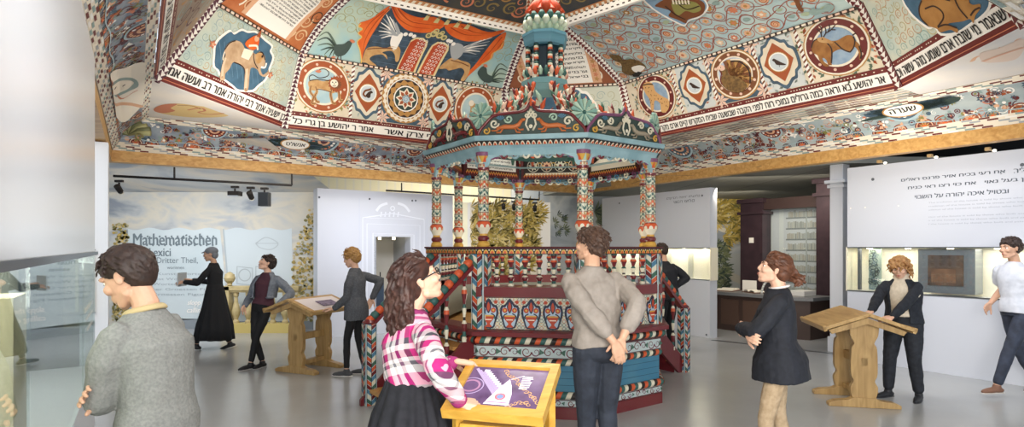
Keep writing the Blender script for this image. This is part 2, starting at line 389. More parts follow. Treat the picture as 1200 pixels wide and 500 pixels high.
for k in (1, 2, 3, 4):
    j = k % 4+1
    mb = MB(); b = BC_; i0, i1 = cor(k, 4.34, 1.25), cor(j, 4.34, 1.25); o0, o1 = cor(k, 4.5, 1.25), cor(j, 4.5, 1.25); dz = Vector((0, 0, .165))
    mb.add([i0, i1, o1, o0, i0+dz, i1+dz, o1+dz, o0+dz], [(0, 1, 2, 3), (4, 7, 6, 5), (0, 4, 5, 1), (1, 5, 6, 2), (2, 6, 7, 3), (3, 7, 4, 0)], WOODB)
    vpart(mb, 'timber_beam', 'pale pine ring beam')
    ringpart(k, [(4.33, 1.415), (4.25, 1.53)], 'stepped_strip', CRM, lambda P: dashes(P, 0, P.H, 5, CH, .17))
    cb = mat('#a3adb6', .6, second='#7f8a99', scale=5) if k != 2 else mat('#b9c2c0', .6, second='#93a3a8', scale=3)
    ringpart(k, [(4.25, 1.53), (4.2, 1.62), (4.1, 1.72), (3.98, 1.8)], 'painted_cove', cb, cove_paint(k), 30)
    ringpart(k, [(3.98, 1.80), (3.9, 1.86)], 'stepped_strip', CRM, lambda P: dashes(P, 0, P.H, 4, CH, .17))
# outer boards so the vault has a back
mb = MB()
for k in (1, 2, 3, 4):
    j = k % 4+1; mb.add([cor(k, 4.5, 1.41), cor(j, 4.5, 1.41), cor(j, 4.3, 2.1), cor(k, 4.3, 2.1)], [(0, 1, 2, 3)], wood('raw_board', '#8a6a48', '#a58560', 0, 2, .7, 8, 0))
vpart(mb, 'outer_boarding')
# scallop shell in the cove corner beside the left beam
mb = MB(); c = at(157, 156, 1.64)
for i in range(10):
    a = math.radians(-8+i*21); d = Vector((math.cos(a), .3*math.sin(a)+.15, -math.sin(a)*.8*.5+.05)).normalized()
    r = .30 if i < 8 else .24; q = [c+Vector((.0, 0, -.05)), c+Vector((math.cos(a)*r*.5, 0, math.sin(a)*r*.32)), c+Vector((math.cos(a)*r, .02, math.sin(a)*r*.5))]
    mb.tube([x+Vector((0, -.12, 0)) for x in q], [.012, .034, .04], mat('#6f7350', .5) if i % 2 else mat('#a9a878', .5), 8)
for s in (1, -1): mb.tube([c+Vector((-.2*s+.06*math.cos(t*.6)*(1-t/16), -.2, -.1+.06*math.sin(t*.6)*(1-t/16))) for t in range(14)], .014, mat('#8f8a5c', .5), 6)
vpart(mb, 'shell_ornament', 'olive carved scallop shell')
def foot(k, v):
    a, b = cor(k, 3.9, 1.86), cor(k % 4+1, 3.9, 1.86); d = (b-a).normalized(); f = a+d*(v-a).dot(d); f.z = EYE+ZV-.005; return f
for k, (i, j) in {1: (2, 3), 2: (4, 5), 3: (6, 7), 4: (8, 1)}.items():
    a, b = foot(k, VR[i]), foot(k, VR[j]); H = ((a-VR[i]).length+(b-VR[j]).length)/2
    P = Patch(lambda t: lerp(a, VR[i], t), lambda t: lerp(b, VR[j], t), H); mb = MB(); P.base(mb, CRM, 12, 2, h=-.01); pt = Paint(mb, P); pt.w = P.w
    dashes(pt, 0, H, max(2, round(H/.045)), CH, .42); vpart(mb, 'stepped_strip')
# horizontal cloud-painted soffits in the four corners
tri = {1: (1, (1, 2)), 2: (2, (3, 4)), 3: (3, (5, 6)), 4: (4, (7, 8))}
for k, (ck, (a, b)) in tri.items():
    mb = MB(); A = cor(ck, 3.9, 1.86); A.z = EYE+ZV-.005; p, q = VR[a].copy(), VR[b].copy()
    P = Plane(A, q-p, (p+q)/2-A); P.n = Vector((0, 0, -1))
    m = mat('#efe7dc', .6, second='#dfdcda', scale=1.4); mb.poly([A, foot((ck-2) % 4+1, p), p, q, foot(ck, q)], m)
    pt = Paint(mb, P); pt.w = lambda v: 1
    L = math.hypot(*P.uv((p+q)/2))
    def ins(u, v): return .1 < v < L-.1 and abs(u) < v*.85-.05
    for i in range(40):
        v = random.uniform(.3, L-.2); u = random.uniform(-v*.7, v*.7); r = random.uniform(.08, .25)
        if not ins(u+r, v) or not ins(u-r, v): continue
        pt.line([(u-r, v), (u-r*.3, v+r*.25), (u+r*.3, v-.02), (u+r, v+r*.12)], random.uniform(.015, .05), mat(random.choice(('#e3c9ad', '#d8d5d2', '#e8b893', '#dccbb8')), .6), 1, taper=True)
    if k == 1:
        Z = lambda *p: P.pxs(z(60, 100, 4)(*p))
        pt.blob(Z((485, 110), (520, 90), (600, 85), (680, 95), (760, 105), (830, 130), (820, 145), (740, 150), (640, 148), (540, 135), (490, 122)), mat('#e8c98a', .6), 2)
        pt.blob(Z((482, 108), (520, 90), (590, 86), (560, 105), (580, 118), (530, 128), (490, 122)), SAL, 3)
        pt.line(Z((640, 115), (700, 105), (720, 118), (690, 125), (740, 135), (810, 130)), .03, SAL, 3)
        pt.line(Z((590, 92), (660, 96), (700, 110)), .02, RUS, 3)
    if k == 3:
        Z = lambda *p: P.pxs(z(940, 0, 4.166)(*p))
        pt.blob(Z((870, 260), (960, 235), (1080, 190), (1083, 240), (1040, 290), (940, 305), (880, 300)), mat('#e6cfbe', .6), 2)
        pt.line(Z((880, 300), (960, 270), (1080, 230)), .04, mat('#dfab8e', .6), 3)
    vpart(mb, 'cloud_soffit')
# --- the flat panels of the vault
def painter(P, mb): p = Paint(mb, P); p.curved = True; p.w = P.w; p.H = P.H; p.px = P.px; p.pxs = P.pxs; return p
def medallion(p, c, r, inner, ringc, beads, k=1.0):
    p.disc(c, r*1.1, GLD, 3, 32, r*1.1*k); p.disc(c, r*1.06, CRM, 4, 32, r*1.06*k); p.disc(c, r, ringc, 5, 32, r*k)
    for i in range(10):
        a = 2*PI*i/10; q = (c[0]+r*.87*math.cos(a), c[1]+r*.87*k*math.sin(a)); p.disc(q, r*.055, beads, 6, 8)
    p.disc(c, r*.77, CRM, 6, 32, r*.77*k); p.disc(c, r*.69, inner, 7, 32, r*.69*k)
def shifted(Zf, d): return lambda *q: [(a+d[0], b+d[1]) for a, b in Zf(*q)]
def leaves(p, c, r0, r1, n, cols, l=2):
    for i in range(n):
        a = random.uniform(0, 2*PI); d = random.uniform(r0, r1); q = (c[0]+d*math.cos(a), c[1]+d*math.sin(a)); t = random.uniform(0, 6.3); s = random.uniform(.02, .045)
        p.poly([q, (q[0]+s*math.cos(t-.5), q[1]+s*math.sin(t-.5)), (q[0]+2*s*math.cos(t), q[1]+2*s*math.sin(t)), (q[0]+s*math.cos(t+.5), q[1]+s*math.sin(t+.5))], random.choice(cols), l)
def mandorla(p, c, w, h, animal=None):
    sh = lambda k, j=0: [(c[0]+w*k*x, c[1]+h*k*y) for x, y in ((0, 1), (.4, .75), (.62, .7), (.72, .48), (.95, .34), (1, 0), (.95, -.34), (.72, -.48), (.62, -.7), (.4, -.75), (0, -1), (-.4, -.75), (-.62, -.7), (-.72, -.48), (-.95, -.34), (-1, 0), (-.95, .34), (-.72, .48), (-.62, .7), (-.4, .75))]
    p.blob(sh(1.0), NAV, 3, 3); p.blob(sh(.86), CRB, 4, 3)
    p.poly([(c[0], c[1]+h*.72), (c[0]+w*.4, c[1]+h*.38), (c[0]+w*.74, c[1]), (c[0]+w*.4, c[1]-h*.38), (c[0], c[1]-h*.72), (c[0]-w*.4, c[1]-h*.38), (c[0]-w*.74, c[1]), (c[0]-w*.4, c[1]+h*.38)], RUS, 5)
    r = w*.52; p.disc(c, r, GLD, 6, 24); p.disc(c, r*.92, WHT, 7, 24); p.disc(c, r*.8, mat('#c9d2d6', .6), 8, 24)
    if animal == 'squirrel':
        p.blob([(c[0]+r*x, c[1]+r*y) for x, y in ((.35, .3), (.5, .1), (.3, 0), (.25, -.4), (.0, -.5), (-.25, -.3), (-.1, 0), (.1, .2))], DBR, 9)
        p.line([(c[0]+r*x, c[1]+r*y) for x, y in ((-.2, -.4), (-.5, -.2), (-.35, .2), (.0, .35), (.3, .5))], r*.2, BRN, 9)
    elif animal == 'bird':
        p.blob([(c[0]+r*x, c[1]+r*y) for x, y in ((-.5, .3), (-.3, .42), (-.05, .2), (.3, -.15), (.6, -.4), (.45, -.45), (.1, -.35), (-.25, -.2), (-.35, .1))], DBR, 9)
        p.line([(c[0]+r*x, c[1]+r*y) for x, y in ((0, -.3), (-.05, -.5))], r*.05, BLK, 9)
def bar(p, u, v0, v1, w=.05):
    p.rect(u-w/2, v0, u+w/2, v1, WHT, 3); n = 11
    for i in range(n): a = v0+(v1-v0)*i/n; h = (v1-v0)/n; p.poly([(u-w/2, a), (u+w/2, a+h*.5), (u+w/2, a+h*.9), (u-w/2, a+h*.4)], MAR if i % 2 else BRN, 4)
def inscription(p, txt, segs, h=(.0, .075, .22, .29)):
    W0 = p.w(0)/2; e = .05
    for a, b, m in ((h[0], h[1], MAR), (h[1], h[2], WHT), (h[2], h[3], MAR)):
        wa, wb = p.w(a)/2, p.w(b)/2; p.poly([(-wa, a), (wa, a), (wb, b), (-wb, b)], m, 2)
    p.stroke([(-W0+.02, h[0]+.035), (W0-.02, h[0]+.035)], .008, SAL, 3); u = -W0+.1
    while u < W0-.12: p.rect(u, h[2]+.028, u+.018, h[2]+.04, CRM, 3); u += random.choice((.04, .04, .09))
    for a, b, s in segs: p.text(rev(s), a, h[1]+.022, b, h[2]-.022, BLK, 5, lo=-.0, hi=.72)
def border_top(p, v, cols=(PNK, CRM), h=.05):
    w = p.w(v)/2
    p.poly([(-w, v-h/2), (w, v-h/2), (w, v+h/2), (-w, v+h/2)], DBR, 9); u = -w+.02
    while u < w-.05: p.rect(u, v-h*.3, u+.055, v+h*.3, random.choice(cols), 10); u += .085
def new(k, A, B, basem, bulge=0): P = flat(k, A, B, bulge); mb = MB(); P.base(mb, basem, 12, 20 if bulge else 6); return P, mb, painter(P, mb)
BU = .08
# main panel over the left beam, lower band (k=2)
P, mb, p = new(2, VR, WR, CRB); W = P.w0/2
uv = P.px; mv = .29+(P.H-.29)/2
L0 = uv(342, 150)[0]
inscription(p, HEB, [(-W+.12, -W+1.42, HEB[1]), (-W+1.62, W-.2, HEB[2]+' אשר')])
B1 = [uv(378, 107), uv(431, 110), uv(475, 118), uv(515, 125), uv(556, 131)]
cs = [(c[0], mv) for c in B1]
hr = (P.H-.29)/2
for c in (cs[0], cs[4]): leaves(p, c, hr*.85, hr*1.15, 110, [GRN, SAL, OLV, TEA, RUS, GRN]); medallion(p, c, hr*.86, SKY, RUS, PNK)
for u_ in (cs[2][0]-hr*.98, cs[2][0]+hr*.98, (cs[0][0]+hr*1.02), cs[4][0]-hr*1.02): bar(p, u_, .3, P.H-.03)
for c in (cs[1], cs[3]): p.rect(c[0]-hr*.62, .3, c[0]+hr*.62, P.H-.03, mat('#cfcdbd', .6), 2); leaves(p, c, hr*.7, hr*1.05, 40, [GRN, SAL, TEA]); mandorla(p, c, hr*.66, hr*.98, 'squirrel')
c = cs[2]; R = hr*.94; p.rect(c[0]-hr*.93, .3, c[0]+hr*.93, P.H-.03, NAV, 3)
for a, b in ((-1, -1), (1, -1), (-1, 1), (1, 1)): p.petals((c[0]+a*hr*.82, c[1]+b*hr*.8), .0, .13, 7, PNK, 4)
p.disc(c, R, GLD, 5, 36); p.petals(c, R*.8, R*.97, 26, CRM, 6, .8); p.disc(c, R*.8, DBR, 7, 32); p.ring(c, R*.76, R*.8, WHT, 8, 32)
p.petals(c, R*.5, R*.75, 14, GLD, 8, .9); p.ring(c, R*.47, R*.52, WHT, 8, 28); p.disc(c, R*.46, DGR, 8, 28); p.petals(c, R*.12, R*.44, 8, CRM, 9, .8); p.petals(c, R*.12, R*.36, 8, RUS, 10, .5)
p.disc(c, R*.15, mat('#b8cbd6', .6), 11, 12); p.spiral(c, R*.14, 1.5, .01, NAV, 12)
Z = shifted(lambda *q: P.pxs(z(340, 40, 4.169)(*q)), (cs[0][0]-B1[0][0], cs[0][1]-B1[0][1]))
p.blob(Z((92, 252), (120, 246), (160, 254), (200, 250), (222, 280), (212, 312), (180, 300), (140, 290), (118, 300), (96, 292), (86, 270)), TAN, 8)
for leg in (((100, 275), (96, 305), (112, 330), (104, 360), (124, 362)), ((122, 280), (128, 305), (118, 328), (128, 352), (142, 354)), ((200, 290), (196, 322), (206, 358), (222, 360)), ((222, 285), (236, 312), (240, 345), (256, 346))): p.line(Z(*leg), .045, TAN, 8); p.line(Z(*leg), .012, BRN, 9)
p.line(Z((92, 252), (130, 246), (195, 252)), .014, DBR, 9); p.line(Z((125, 292), (160, 296), (200, 308)), .012, BRN, 9)
p.line(Z((94, 252), (92, 232), (110, 224), (140, 238), (178, 230), (186, 212), (170, 196), (145, 196), (130, 208)), .013, DBR, 9); p.blob(Z((120, 206), (138, 198), (150, 206), (138, 214)), SAL, 10)
p.disc(Z((224, 268))[0], .115, BRN, 10, 18); p.petals(Z((224, 268))[0], .06, .14, 16, RUS, 11, .8); p.disc(Z((212, 264))[0], .062, CRM, 12, 14)
for q in Z((204, 258), (220, 258)): p.disc(q, .011, BLK, 13, 6)
p.line(Z((204, 274), (212, 277), (220, 274)), .009, BLK, 13); p.line(Z((212, 262), (212, 271)), .009, BRN, 13)
q = cs[4]; p.blob([(q[0]+.0+x*.2, q[1]+y*.2) for x, y in ((-.7, .5), (-.3, .6), (.2, .3), (.7, .2), (.8, -.6), (.6, -.6), (.5, -.1), (-.2, -.1), (-.3, -.7), (-.5, -.7), (-.5, 0))], TAN, 8)
p.disc((q[0]-.1, q[1]+.1), .055, CRM, 9, 12)
border_top(p, P.H-.02); vpart(mb, 'animal_band', 'painted band of lion and wheel medallions')
# main panel over the left beam, upper field: drapery, tablets, winged lions, cockerels
P, mb, p = new(2, WR, XR, mat('#bccdbb', .6, second='#9cc3c9', scale=2), BU)
def insU(u, v, P=P): return abs(u) < P.w(min(v, P.H))/2-.12 and .1 < v < P.H-.12
scrollwork(p, -P.w0/2, .45, P.w0/2, P.H, .085, [OLV, mat('#c6bd92', .6), mat('#a9a468', .6)], .007, 1, inside=insU)
Z = lambda *q: P.pxs(z(400, 0, 5)(*q))
p.poly(Z((270, 50), (345, 40), (560, 95), (760, 140), (900, 178), (940, 200), (850, 300), (722, 478), (400, 432), (108, 378), (140, 260), (225, 110)), mat('#2f3d49', .6, second='#43576a', scale=9), 2)
for i in range(6):
    a = 170+i*36; p.stroke(Z((180, a), (500, a+50), (800, a+90))[:3] if a < 300 else Z((150, a), (330, a+30)), .006, mat('#5a7084', .6), 3)
p.blob(Z((285, 32), (240, 58), (195, 95), (150, 118), (112, 130), (100, 150), (122, 165), (98, 190), (118, 212), (94, 240), (108, 290), (118, 345), (132, 300), (165, 225), (212, 150), (255, 80)), ORG, 5, 3)
p.line(Z((115, 135), (100, 152), (122, 168), (98, 192), (118, 215), (93, 243), (108, 292), (116, 350), (112, 378)), .016, mat('#e3c26a', .6), 6)
p.blob(Z((290, 18), (330, 22), (348, 52), (400, 84), (470, 102), (540, 96), (600, 125), (602, 150), (560, 176), (500, 190), (430, 186), (370, 166), (322, 112), (300, 62)), ORG, 5, 3)
p.blob(Z((603, 148), (650, 135), (700, 136), (760, 150), (820, 175), (880, 186), (962, 170), (940, 190), (880, 216), (820, 236), (740, 241), (680, 226), (630, 196)), ORG, 5, 3)
p.blob(Z((962, 186), (955, 232), (942, 280), (895, 305), (880, 340), (832, 368), (780, 410), (722, 462), (740, 425), (790, 368), (850, 288), (900, 228)), ORG, 5, 3)
for s in (((300, 40), (340, 110), (420, 155), (520, 165)), ((330, 50), (400, 120), (500, 140), (590, 145)), ((640, 160), (720, 200), (820, 205)), ((700, 150), (790, 190), (900, 190)), ((270, 60), (200, 130), (140, 230), (125, 320)), ((250, 65), (170, 130), (125, 200)), ((940, 215), (870, 300), (780, 395)), ((950, 240), (900, 300))):
    p.line(Z(*s), .018, mat('#a83f18', .6), 6, taper=True); 
for s in (((315, 35), (370, 110), (470, 130)), ((660, 150), (760, 190)), ((285, 50), (220, 120), (160, 220))): p.line(Z(*s), .014, mat('#f08a4c', .6), 6, taper=True)
p.line(Z((950, 235), (930, 280), (885, 312), (870, 345), (820, 375)), .014, mat('#e3c26a', .6), 6)
for x, y in ((495, 100), (555, 116), (615, 126), (672, 142), (732, 152)):
    p.blob(Z((x+18, y-50), (x+40, y-62), (x+75, y-45), (x+60, y-25), (x+35, y-30)), WHT, 4); p.poly(Z((x+8, y-18), (x+55, y-36), (x+24, y-8)), GLD, 6); p.poly(Z((x-18, y+14), (x+5, y-14), (x+22, y-6), (x+8, y+18)), mat('#d9c98e', .6), 7)
    p.line(Z((x+58, y-42), (x+74, y-40)), .015, BRN, 7)
for out, inn in ((((318, 412), (330, 380), (392, 262), (408, 232), (440, 216), (480, 220), (506, 244), (500, 268), (428, 432)), ((330, 400), (404, 244), (436, 226), (476, 230), (494, 248), (488, 268), (420, 418))), (((436, 434), (512, 288), (530, 262), (562, 242), (605, 246), (630, 268), (626, 292), (545, 446)), ((450, 430), (536, 268), (566, 252), (600, 256), (618, 274), (612, 292), (536, 436)))):
    p.poly(Z(*out), mat('#e2cf9e', .6), 7); p.poly(Z(*inn), mat('#c4522a', .6, second='#ad4020', scale=6), 8)
for bx, by in ((350, 395), (470, 415)):
    for r in range(9):
        x, y = bx+r*13, by-r*20.5
        for g in range(3): a, b = x+g*19+random.uniform(-2, 2), y+g*4; p.line(Z((a, b), (a+9, b-9), (a+13, b+3), (a+3, b+7)), .009, WHT, 10, n=2)
def wing(root, tips, c1, c2):
    for i, t in enumerate(tips):
        r = (root[0]+(i-len(tips)/2)*3, root[1]); m = ((r[0]+t[0])/2, (r[1]+t[1])/2-6)
        p.line(Z(r, m, t), .045, c2 if i % 2 else c1, 5+i % 2, taper=True)
wing((330, 205), [(262, 82), (245, 105), (232, 130), (222, 155), (218, 180), (222, 205), (232, 222), (300, 110), (282, 95), (318, 130)], WHT, GRY)
wing((680, 300), [(882, 218), (868, 240), (852, 262), (835, 282), (812, 300), (790, 316), (850, 225), (820, 232)], WHT, GRY)
p.blob(Z((300, 200), (330, 185), (360, 195), (350, 230), (320, 285), (300, 290), (285, 250)), WHT, 6); p.blob(Z((640, 260), (680, 250), (715, 270), (705, 320), (660, 350), (640, 320)), GRY, 6)
for a, b in ((345, 205), (375, 198), (405, 200), (425, 210)): p.disc(Z((a, b))[0], .035, WHT, 7, 10)
for a, b in ((640, 240), (655, 255), (625, 235)): p.disc(Z((a, b))[0], .035, WHT, 7, 10)
p.blob(Z((118, 360), (130, 320), (150, 280), (200, 270), (260, 278), (318, 262), (345, 290), (335, 352), (316, 356), (312, 320), (290, 296), (240, 304), (262, 320), (268, 345), (240, 318), (190, 322), (165, 345), (205, 382), (185, 388), (145, 366)), TAN, 6)
p.blob(Z((572, 398), (610, 358), (650, 336), (700, 352), (752, 372), (748, 420), (722, 468), (698, 468), (720, 420), (700, 396), (660, 404), (628, 410), (612, 400)), TAN, 6)
p.line(Z((150, 285), (210, 280), (300, 280)), .018, BRN, 7); p.line(Z((640, 350), (700, 365), (745, 385)), .018, BRN, 7)
for a, b, c_ in ((510, 205, .05), (540, 195, .06), (575, 205, .06), (600, 218, .05), (555, 180, .05), (590, 190, .04)): p.ring(Z((a, b))[0], c_*.5, c_, mat('#cdbf86', .6), 8, 14); p.disc(Z((a, b))[0], c_*.3, OLV, 8, 8)
def cock(Zf, tail0, tips, body, comb, legs):
    for i, t in enumerate(tips): r = tail0; p.line(Zf(r, ((r[0]+t[0])/2, min(r[1], t[1])-18+i*5), t), .04, DGR if i % 2 else mat('#5d6f62', .6), 3+i % 2, taper=True)
    p.blob(Zf(*body), mat('#41514d', .6), 5); p.blob(Zf(*comb), SAL, 6)
    for a in legs: p.stroke(Zf(*a), .012, DBR, 4)
Z4 = lambda *q: P.pxs(z(320, 0, 4)(*q))
cock(Z4, (300, 225), [(215, 170), (207, 190), (210, 212), (222, 235), (240, 255), (262, 266), (280, 262)], ((290, 210), (330, 205), (352, 190), (370, 195), (360, 225), (335, 255), (300, 262), (285, 240)), ((358, 186), (372, 184), (384, 194), (372, 200)), (((305, 262), (298, 292)), ((318, 260), (318, 290))))
cock(Z4, (1020, 375), [(1098, 318), (1102, 335), (1098, 352), (1090, 370), (1078, 382), (1062, 386)], ((958, 345), (968, 320), (985, 308), (1000, 320), (1005, 345), (1030, 360), (1020, 385), (985, 380)), ((985, 300), (1000, 300), (1004, 312), (990, 312)), (((990, 378), (985, 390)),))
vpart(mb, 'drapery_panel', 'painted orange drapery over stone tablets and winged lions')
# main panel over the right beam (k=4)
P, mb, p = new(4, VR, WR, CRB); W = P.w0/2
inscription(p, HEB, [(-W+.35, W-.12, HEB[3])])
mv = .29+(P.H-.29)/2; hr = (P.H-.29)/2
cs = [(P.px(*q)[0], mv) for q in ((770, 116), (815, 103), (862, 89), (914, 76), (980, 55))]
for c in (cs[0], cs[4]): leaves(p, c, hr*.85, hr*1.2, 130, [GRN, SAL, OLV, TEA, RUS, GRN]); medallion(p, c, hr*.88, mat('#86a0bb', .6, second='#9db3c6', scale=12), MAR, PNK)
for c in (cs[1], cs[3]): p.rect(c[0]-hr*.66, .3, c[0]+hr*.66, P.H-.03, mat('#cdd2d0', .6), 2); leaves(p, c, hr*.7, hr*1.1, 50, [GRN, SAL, TEA]); mandorla(p, c, hr*.7, hr*.98, 'bird')
c = cs[2]; p.rect(c[0]-hr*.98, .3, c[0]+hr*.98, P.H-.03, NAV, 2)
for a, b in ((-1, -1), (1, -1), (-1, 1), (1, 1)): p.petals((c[0]+a*hr*.85, c[1]+b*hr*.82), .0, .14, 7, PNK, 3)
for i in range(4): u_ = (cs[i][0]+cs[i+1][0])/2; bar(p, u_+(.04 if i in (0, 2) else -.04), .3, P.H-.03)
R = hr*.96; p.disc(c, R, GLD, 4, 36); p.ring(c, R*.9, R*.95, CRM, 5, 36); p.disc(c, R*.88, BRN, 5, 32)
for i in range(12): a = 2*PI*i/12; p.disc((c[0]+R*.79*math.cos(a), c[1]+R*.79*math.sin(a)), R*.06, PNK, 6, 8)
p.ring(c, R*.66, R*.71, CRM, 6, 32); p.disc(c, R*.66, mat('#bcc7d6', .6), 7, 32)
Z = shifted(lambda *q: P.pxs(z(730, 60, 5)(*q)), (cs[2][0]-P.px(862, 89)[0], cs[2][1]-P.px(862, 89)[1]))
for i in range(13):
    a = math.radians(118-i*13.5); o = (650, 160); t = (o[0]+(100+25*math.sin(i*.25))*math.cos(a), o[1]-105*math.sin(a))
    if i < 13: p.line(Z(o, ((o[0]+t[0])/2, (o[1]+t[1])/2), t), .07, GLD if i % 2 else BRN, 8, n=2)
p.line(Z((640, 70), (690, 72), (735, 105), (752, 150), (752, 195)), .02, BLK, 9); p.line(Z((635, 60), (700, 62), (755, 105), (765, 160)), .02, CRM, 9)
p.blob(Z((570, 100), (600, 95), (622, 120), (632, 150), (680, 160), (720, 190), (735, 215), (700, 250), (640, 245), (595, 215), (580, 175), (590, 150), (575, 130)), mat('#8a6a3c', .6, second='#5f4728', scale=22), 10)
p.blob(Z((556, 110), (575, 92), (600, 96), (606, 115), (590, 125), (570, 122)), PNK, 11); p.line(Z((572, 118), (585, 140), (580, 180), (590, 205)), .02, MAR, 11); p.disc(Z((582, 105))[0], .008, BLK, 12, 6)
Z = shifted(lambda *q: P.pxs(z(730, 60, 5)(*q)), (cs[0][0]-P.px(770, 116)[0], cs[0][1]-P.px(770, 116)[1]))
p.blob(Z((125, 215), (155, 195), (185, 210), (200, 250), (240, 280), (275, 300), (280, 340), (262, 372), (235, 370), (225, 320), (195, 305), (190, 350), (182, 370), (172, 350), (165, 300), (140, 260)), mat('#d6a86f', .6), 9)
for i in range(26): q = random.choice(((160, 240), (190, 280), (230, 310), (255, 330), (175, 310))); p.disc(Z((q[0]+random.uniform(-18, 18), q[1]+random.uniform(-18, 18)))[0], .009, BRN, 10, 6)
p.line(Z((125, 215), (160, 208), (185, 212)), .02, DBR, 10)
for q in ((142, 230), (162, 228)): p.disc(Z(q)[0], .01, BLK, 10, 6)
Z = shifted(lambda *q: P.pxs(z(900, 10, 5)(*q)), (cs[4][0]-P.px(981, 56)[0], cs[4][1]-P.px(981, 56)[1]))
p.blob(Z((265, 240), (275, 205), (300, 190), (335, 195), (385, 200), (420, 195), (470, 168), (505, 170), (520, 195), (548, 225), (560, 265), (556, 310), (545, 305), (540, 262), (515, 235), (495, 265), (470, 262), (430, 250), (385, 275), (380, 320), (395, 370), (380, 375), (365, 345), (350, 310), (330, 300), (340, 325), (370, 345), (345, 350), (315, 320), (300, 285), (275, 270)), mat('#a8743c', .6, second='#8c5a2a', scale=10), 8)
for s in (((265, 240), (276, 205), (300, 188)), ((510, 175), (520, 200), (512, 240), (490, 268)), ((400, 205), (450, 250), (490, 266)), ((345, 200), (380, 240), (385, 280), (382, 330)), ((545, 230), (558, 275), (552, 305)), ((505, 168), (525, 155))): p.line(Z(*s), .016, DBR, 9)
p.blob(Z((300, 185), (330, 178), (350, 185), (390, 205), (385, 215), (345, 212), (310, 205)), TAN, 10); p.disc(Z((330, 190))[0], .01, BLK, 11, 6)
for s in (((325, 180), (318, 150), (295, 130)), ((322, 160), (325, 130), (312, 112)), ((335, 178), (350, 150), (345, 120)), ((348, 155), (375, 140), (405, 108)), ((362, 148), (372, 125), (368, 105)), ((385, 135), (408, 135))): p.line(Z(*s), .014, DBR, 9)
border_top(p, P.H-.02); vpart(mb, 'animal_band', 'painted band of turkey, big cat and stag medallions')
P, mb, p = new(4, WR, XR, mat('#a9c3c8', .6, second='#bccfcb', scale=3), BU)
for r_ in range(7):
    v = .14+r_*.21
    if v > P.H-.15: break
    w = P.w(v)/2-.15; u = -w+(r_ % 2)*.11
    pts = []
    while u < w:
        cc = (u+random.uniform(-.03, .03), v+random.uniform(-.03, .03)); q = random.uniform(.07, .1)
        p.ring(cc, q, q+.011, random.choice((mat('#9c5b4c', .6), mat('#b0705a', .6))), 2, 20)
        k_ = random.random()
        if k_ < .55: p.flower(cc, q*.8, random.choice((PCH, SAL, mat('#e8c9a8', .6), GLD)), random.choice((SAL, CRM, GLD)), random.choice((6, 8, 12)), 3, .8)
        elif k_ < .8: p.disc(cc, q*.65, PCH, 3, 14); p.spiral(cc, q*.62, 2, .014, RUS, 4)
        else: p.blob([(cc[0]+q*.6*math.cos(a), cc[1]+q*.6*math.sin(a)*random.uniform(.4, 1)) for a in (0, 1, 2, 3, 4, 5)], random.choice((TEA, PCH, mat('#a8b79a', .6))), 3)
        pts.append((u, v+.11*math.sin(u*11))); u += .215
    if len(pts) > 1: p.line(pts, .013, mat('#9c5b4c', .6), 1)
Z = lambda *q: P.pxs(z(720, 0, 5)(*q))
p.blob(Z((170, -20), (200, 30), (260, 75), (340, 120), (410, 150), (440, 120), (500, 100), (545, 60), (550, 20), (500, -30), (350, -60)), WHT, 6); p.blob(Z((185, -20), (215, 30), (270, 70), (345, 112), (410, 140), (440, 112), (495, 92), (535, 55), (540, 20), (490, -25), (350, -50)), mat('#86a4bd', .6), 7)
p.blob(Z((240, 30), (270, 40), (330, 60), (320, 90), (370, 110), (420, 132), (435, 110), (500, 90), (530, 60), (525, 10), (450, -20), (330, -20), (280, 0)), BRN, 8); p.blob(Z((340, 10), (400, 0), (480, 10), (510, 50), (470, 70), (420, 60), (380, 85), (350, 60)), OLV, 9)
for s in (((300, 30), (360, 80), (420, 110)), ((380, 20), (430, 50), (500, 30)), ((350, 0), (400, 20), (450, 10))): p.line(Z(*s), .02, DBR, 10)
for i in range(6): p.stroke(Z((350+i*18, 20), (345+i*18, -5)), .02, CRM, 10)
Z = lambda *q: P.pxs(z(700, 0, 4.17)(*q))
p.blob(Z((60, 265), (110, 268), (130, 290), (170, 285), (215, 300), (240, 325), (215, 345), (170, 365), (125, 350), (118, 310), (80, 290)), mat('#7a6038', .6, second='#5b4527', scale=25), 8)
p.blob(Z((170, 325), (210, 315), (235, 328), (205, 350), (180, 345)), WHT, 9); p.poly(Z((170, 360), (200, 345), (222, 350), (205, 370), (180, 372)), BLK, 9)
p.blob(Z((975, -30), (1000, 30), (1010, 52), (990, 48), (975, 20), (950, -20)), BRN, 8)
Z = lambda *q: P.pxs(z(940, 0, 4.166)(*q))
p.blob(Z((35, 55), (55, 38), (95, 42), (120, 20), (155, 22), (150, 45), (110, 55), (60, 72)), TEA, 8); p.blob(Z((-25, -10), (0, 30), (10, 50), (-8, 52), (-30, 20)), BRN, 8)
p.stroke([(-P.w(P.H-.06)/2, P.H-.06), (P.w(P.H-.06)/2, P.H-.06)], .12, WHT, 4)
vpart(mb, 'vine_panel', 'pale blue painted panel of coiled vines and birds')
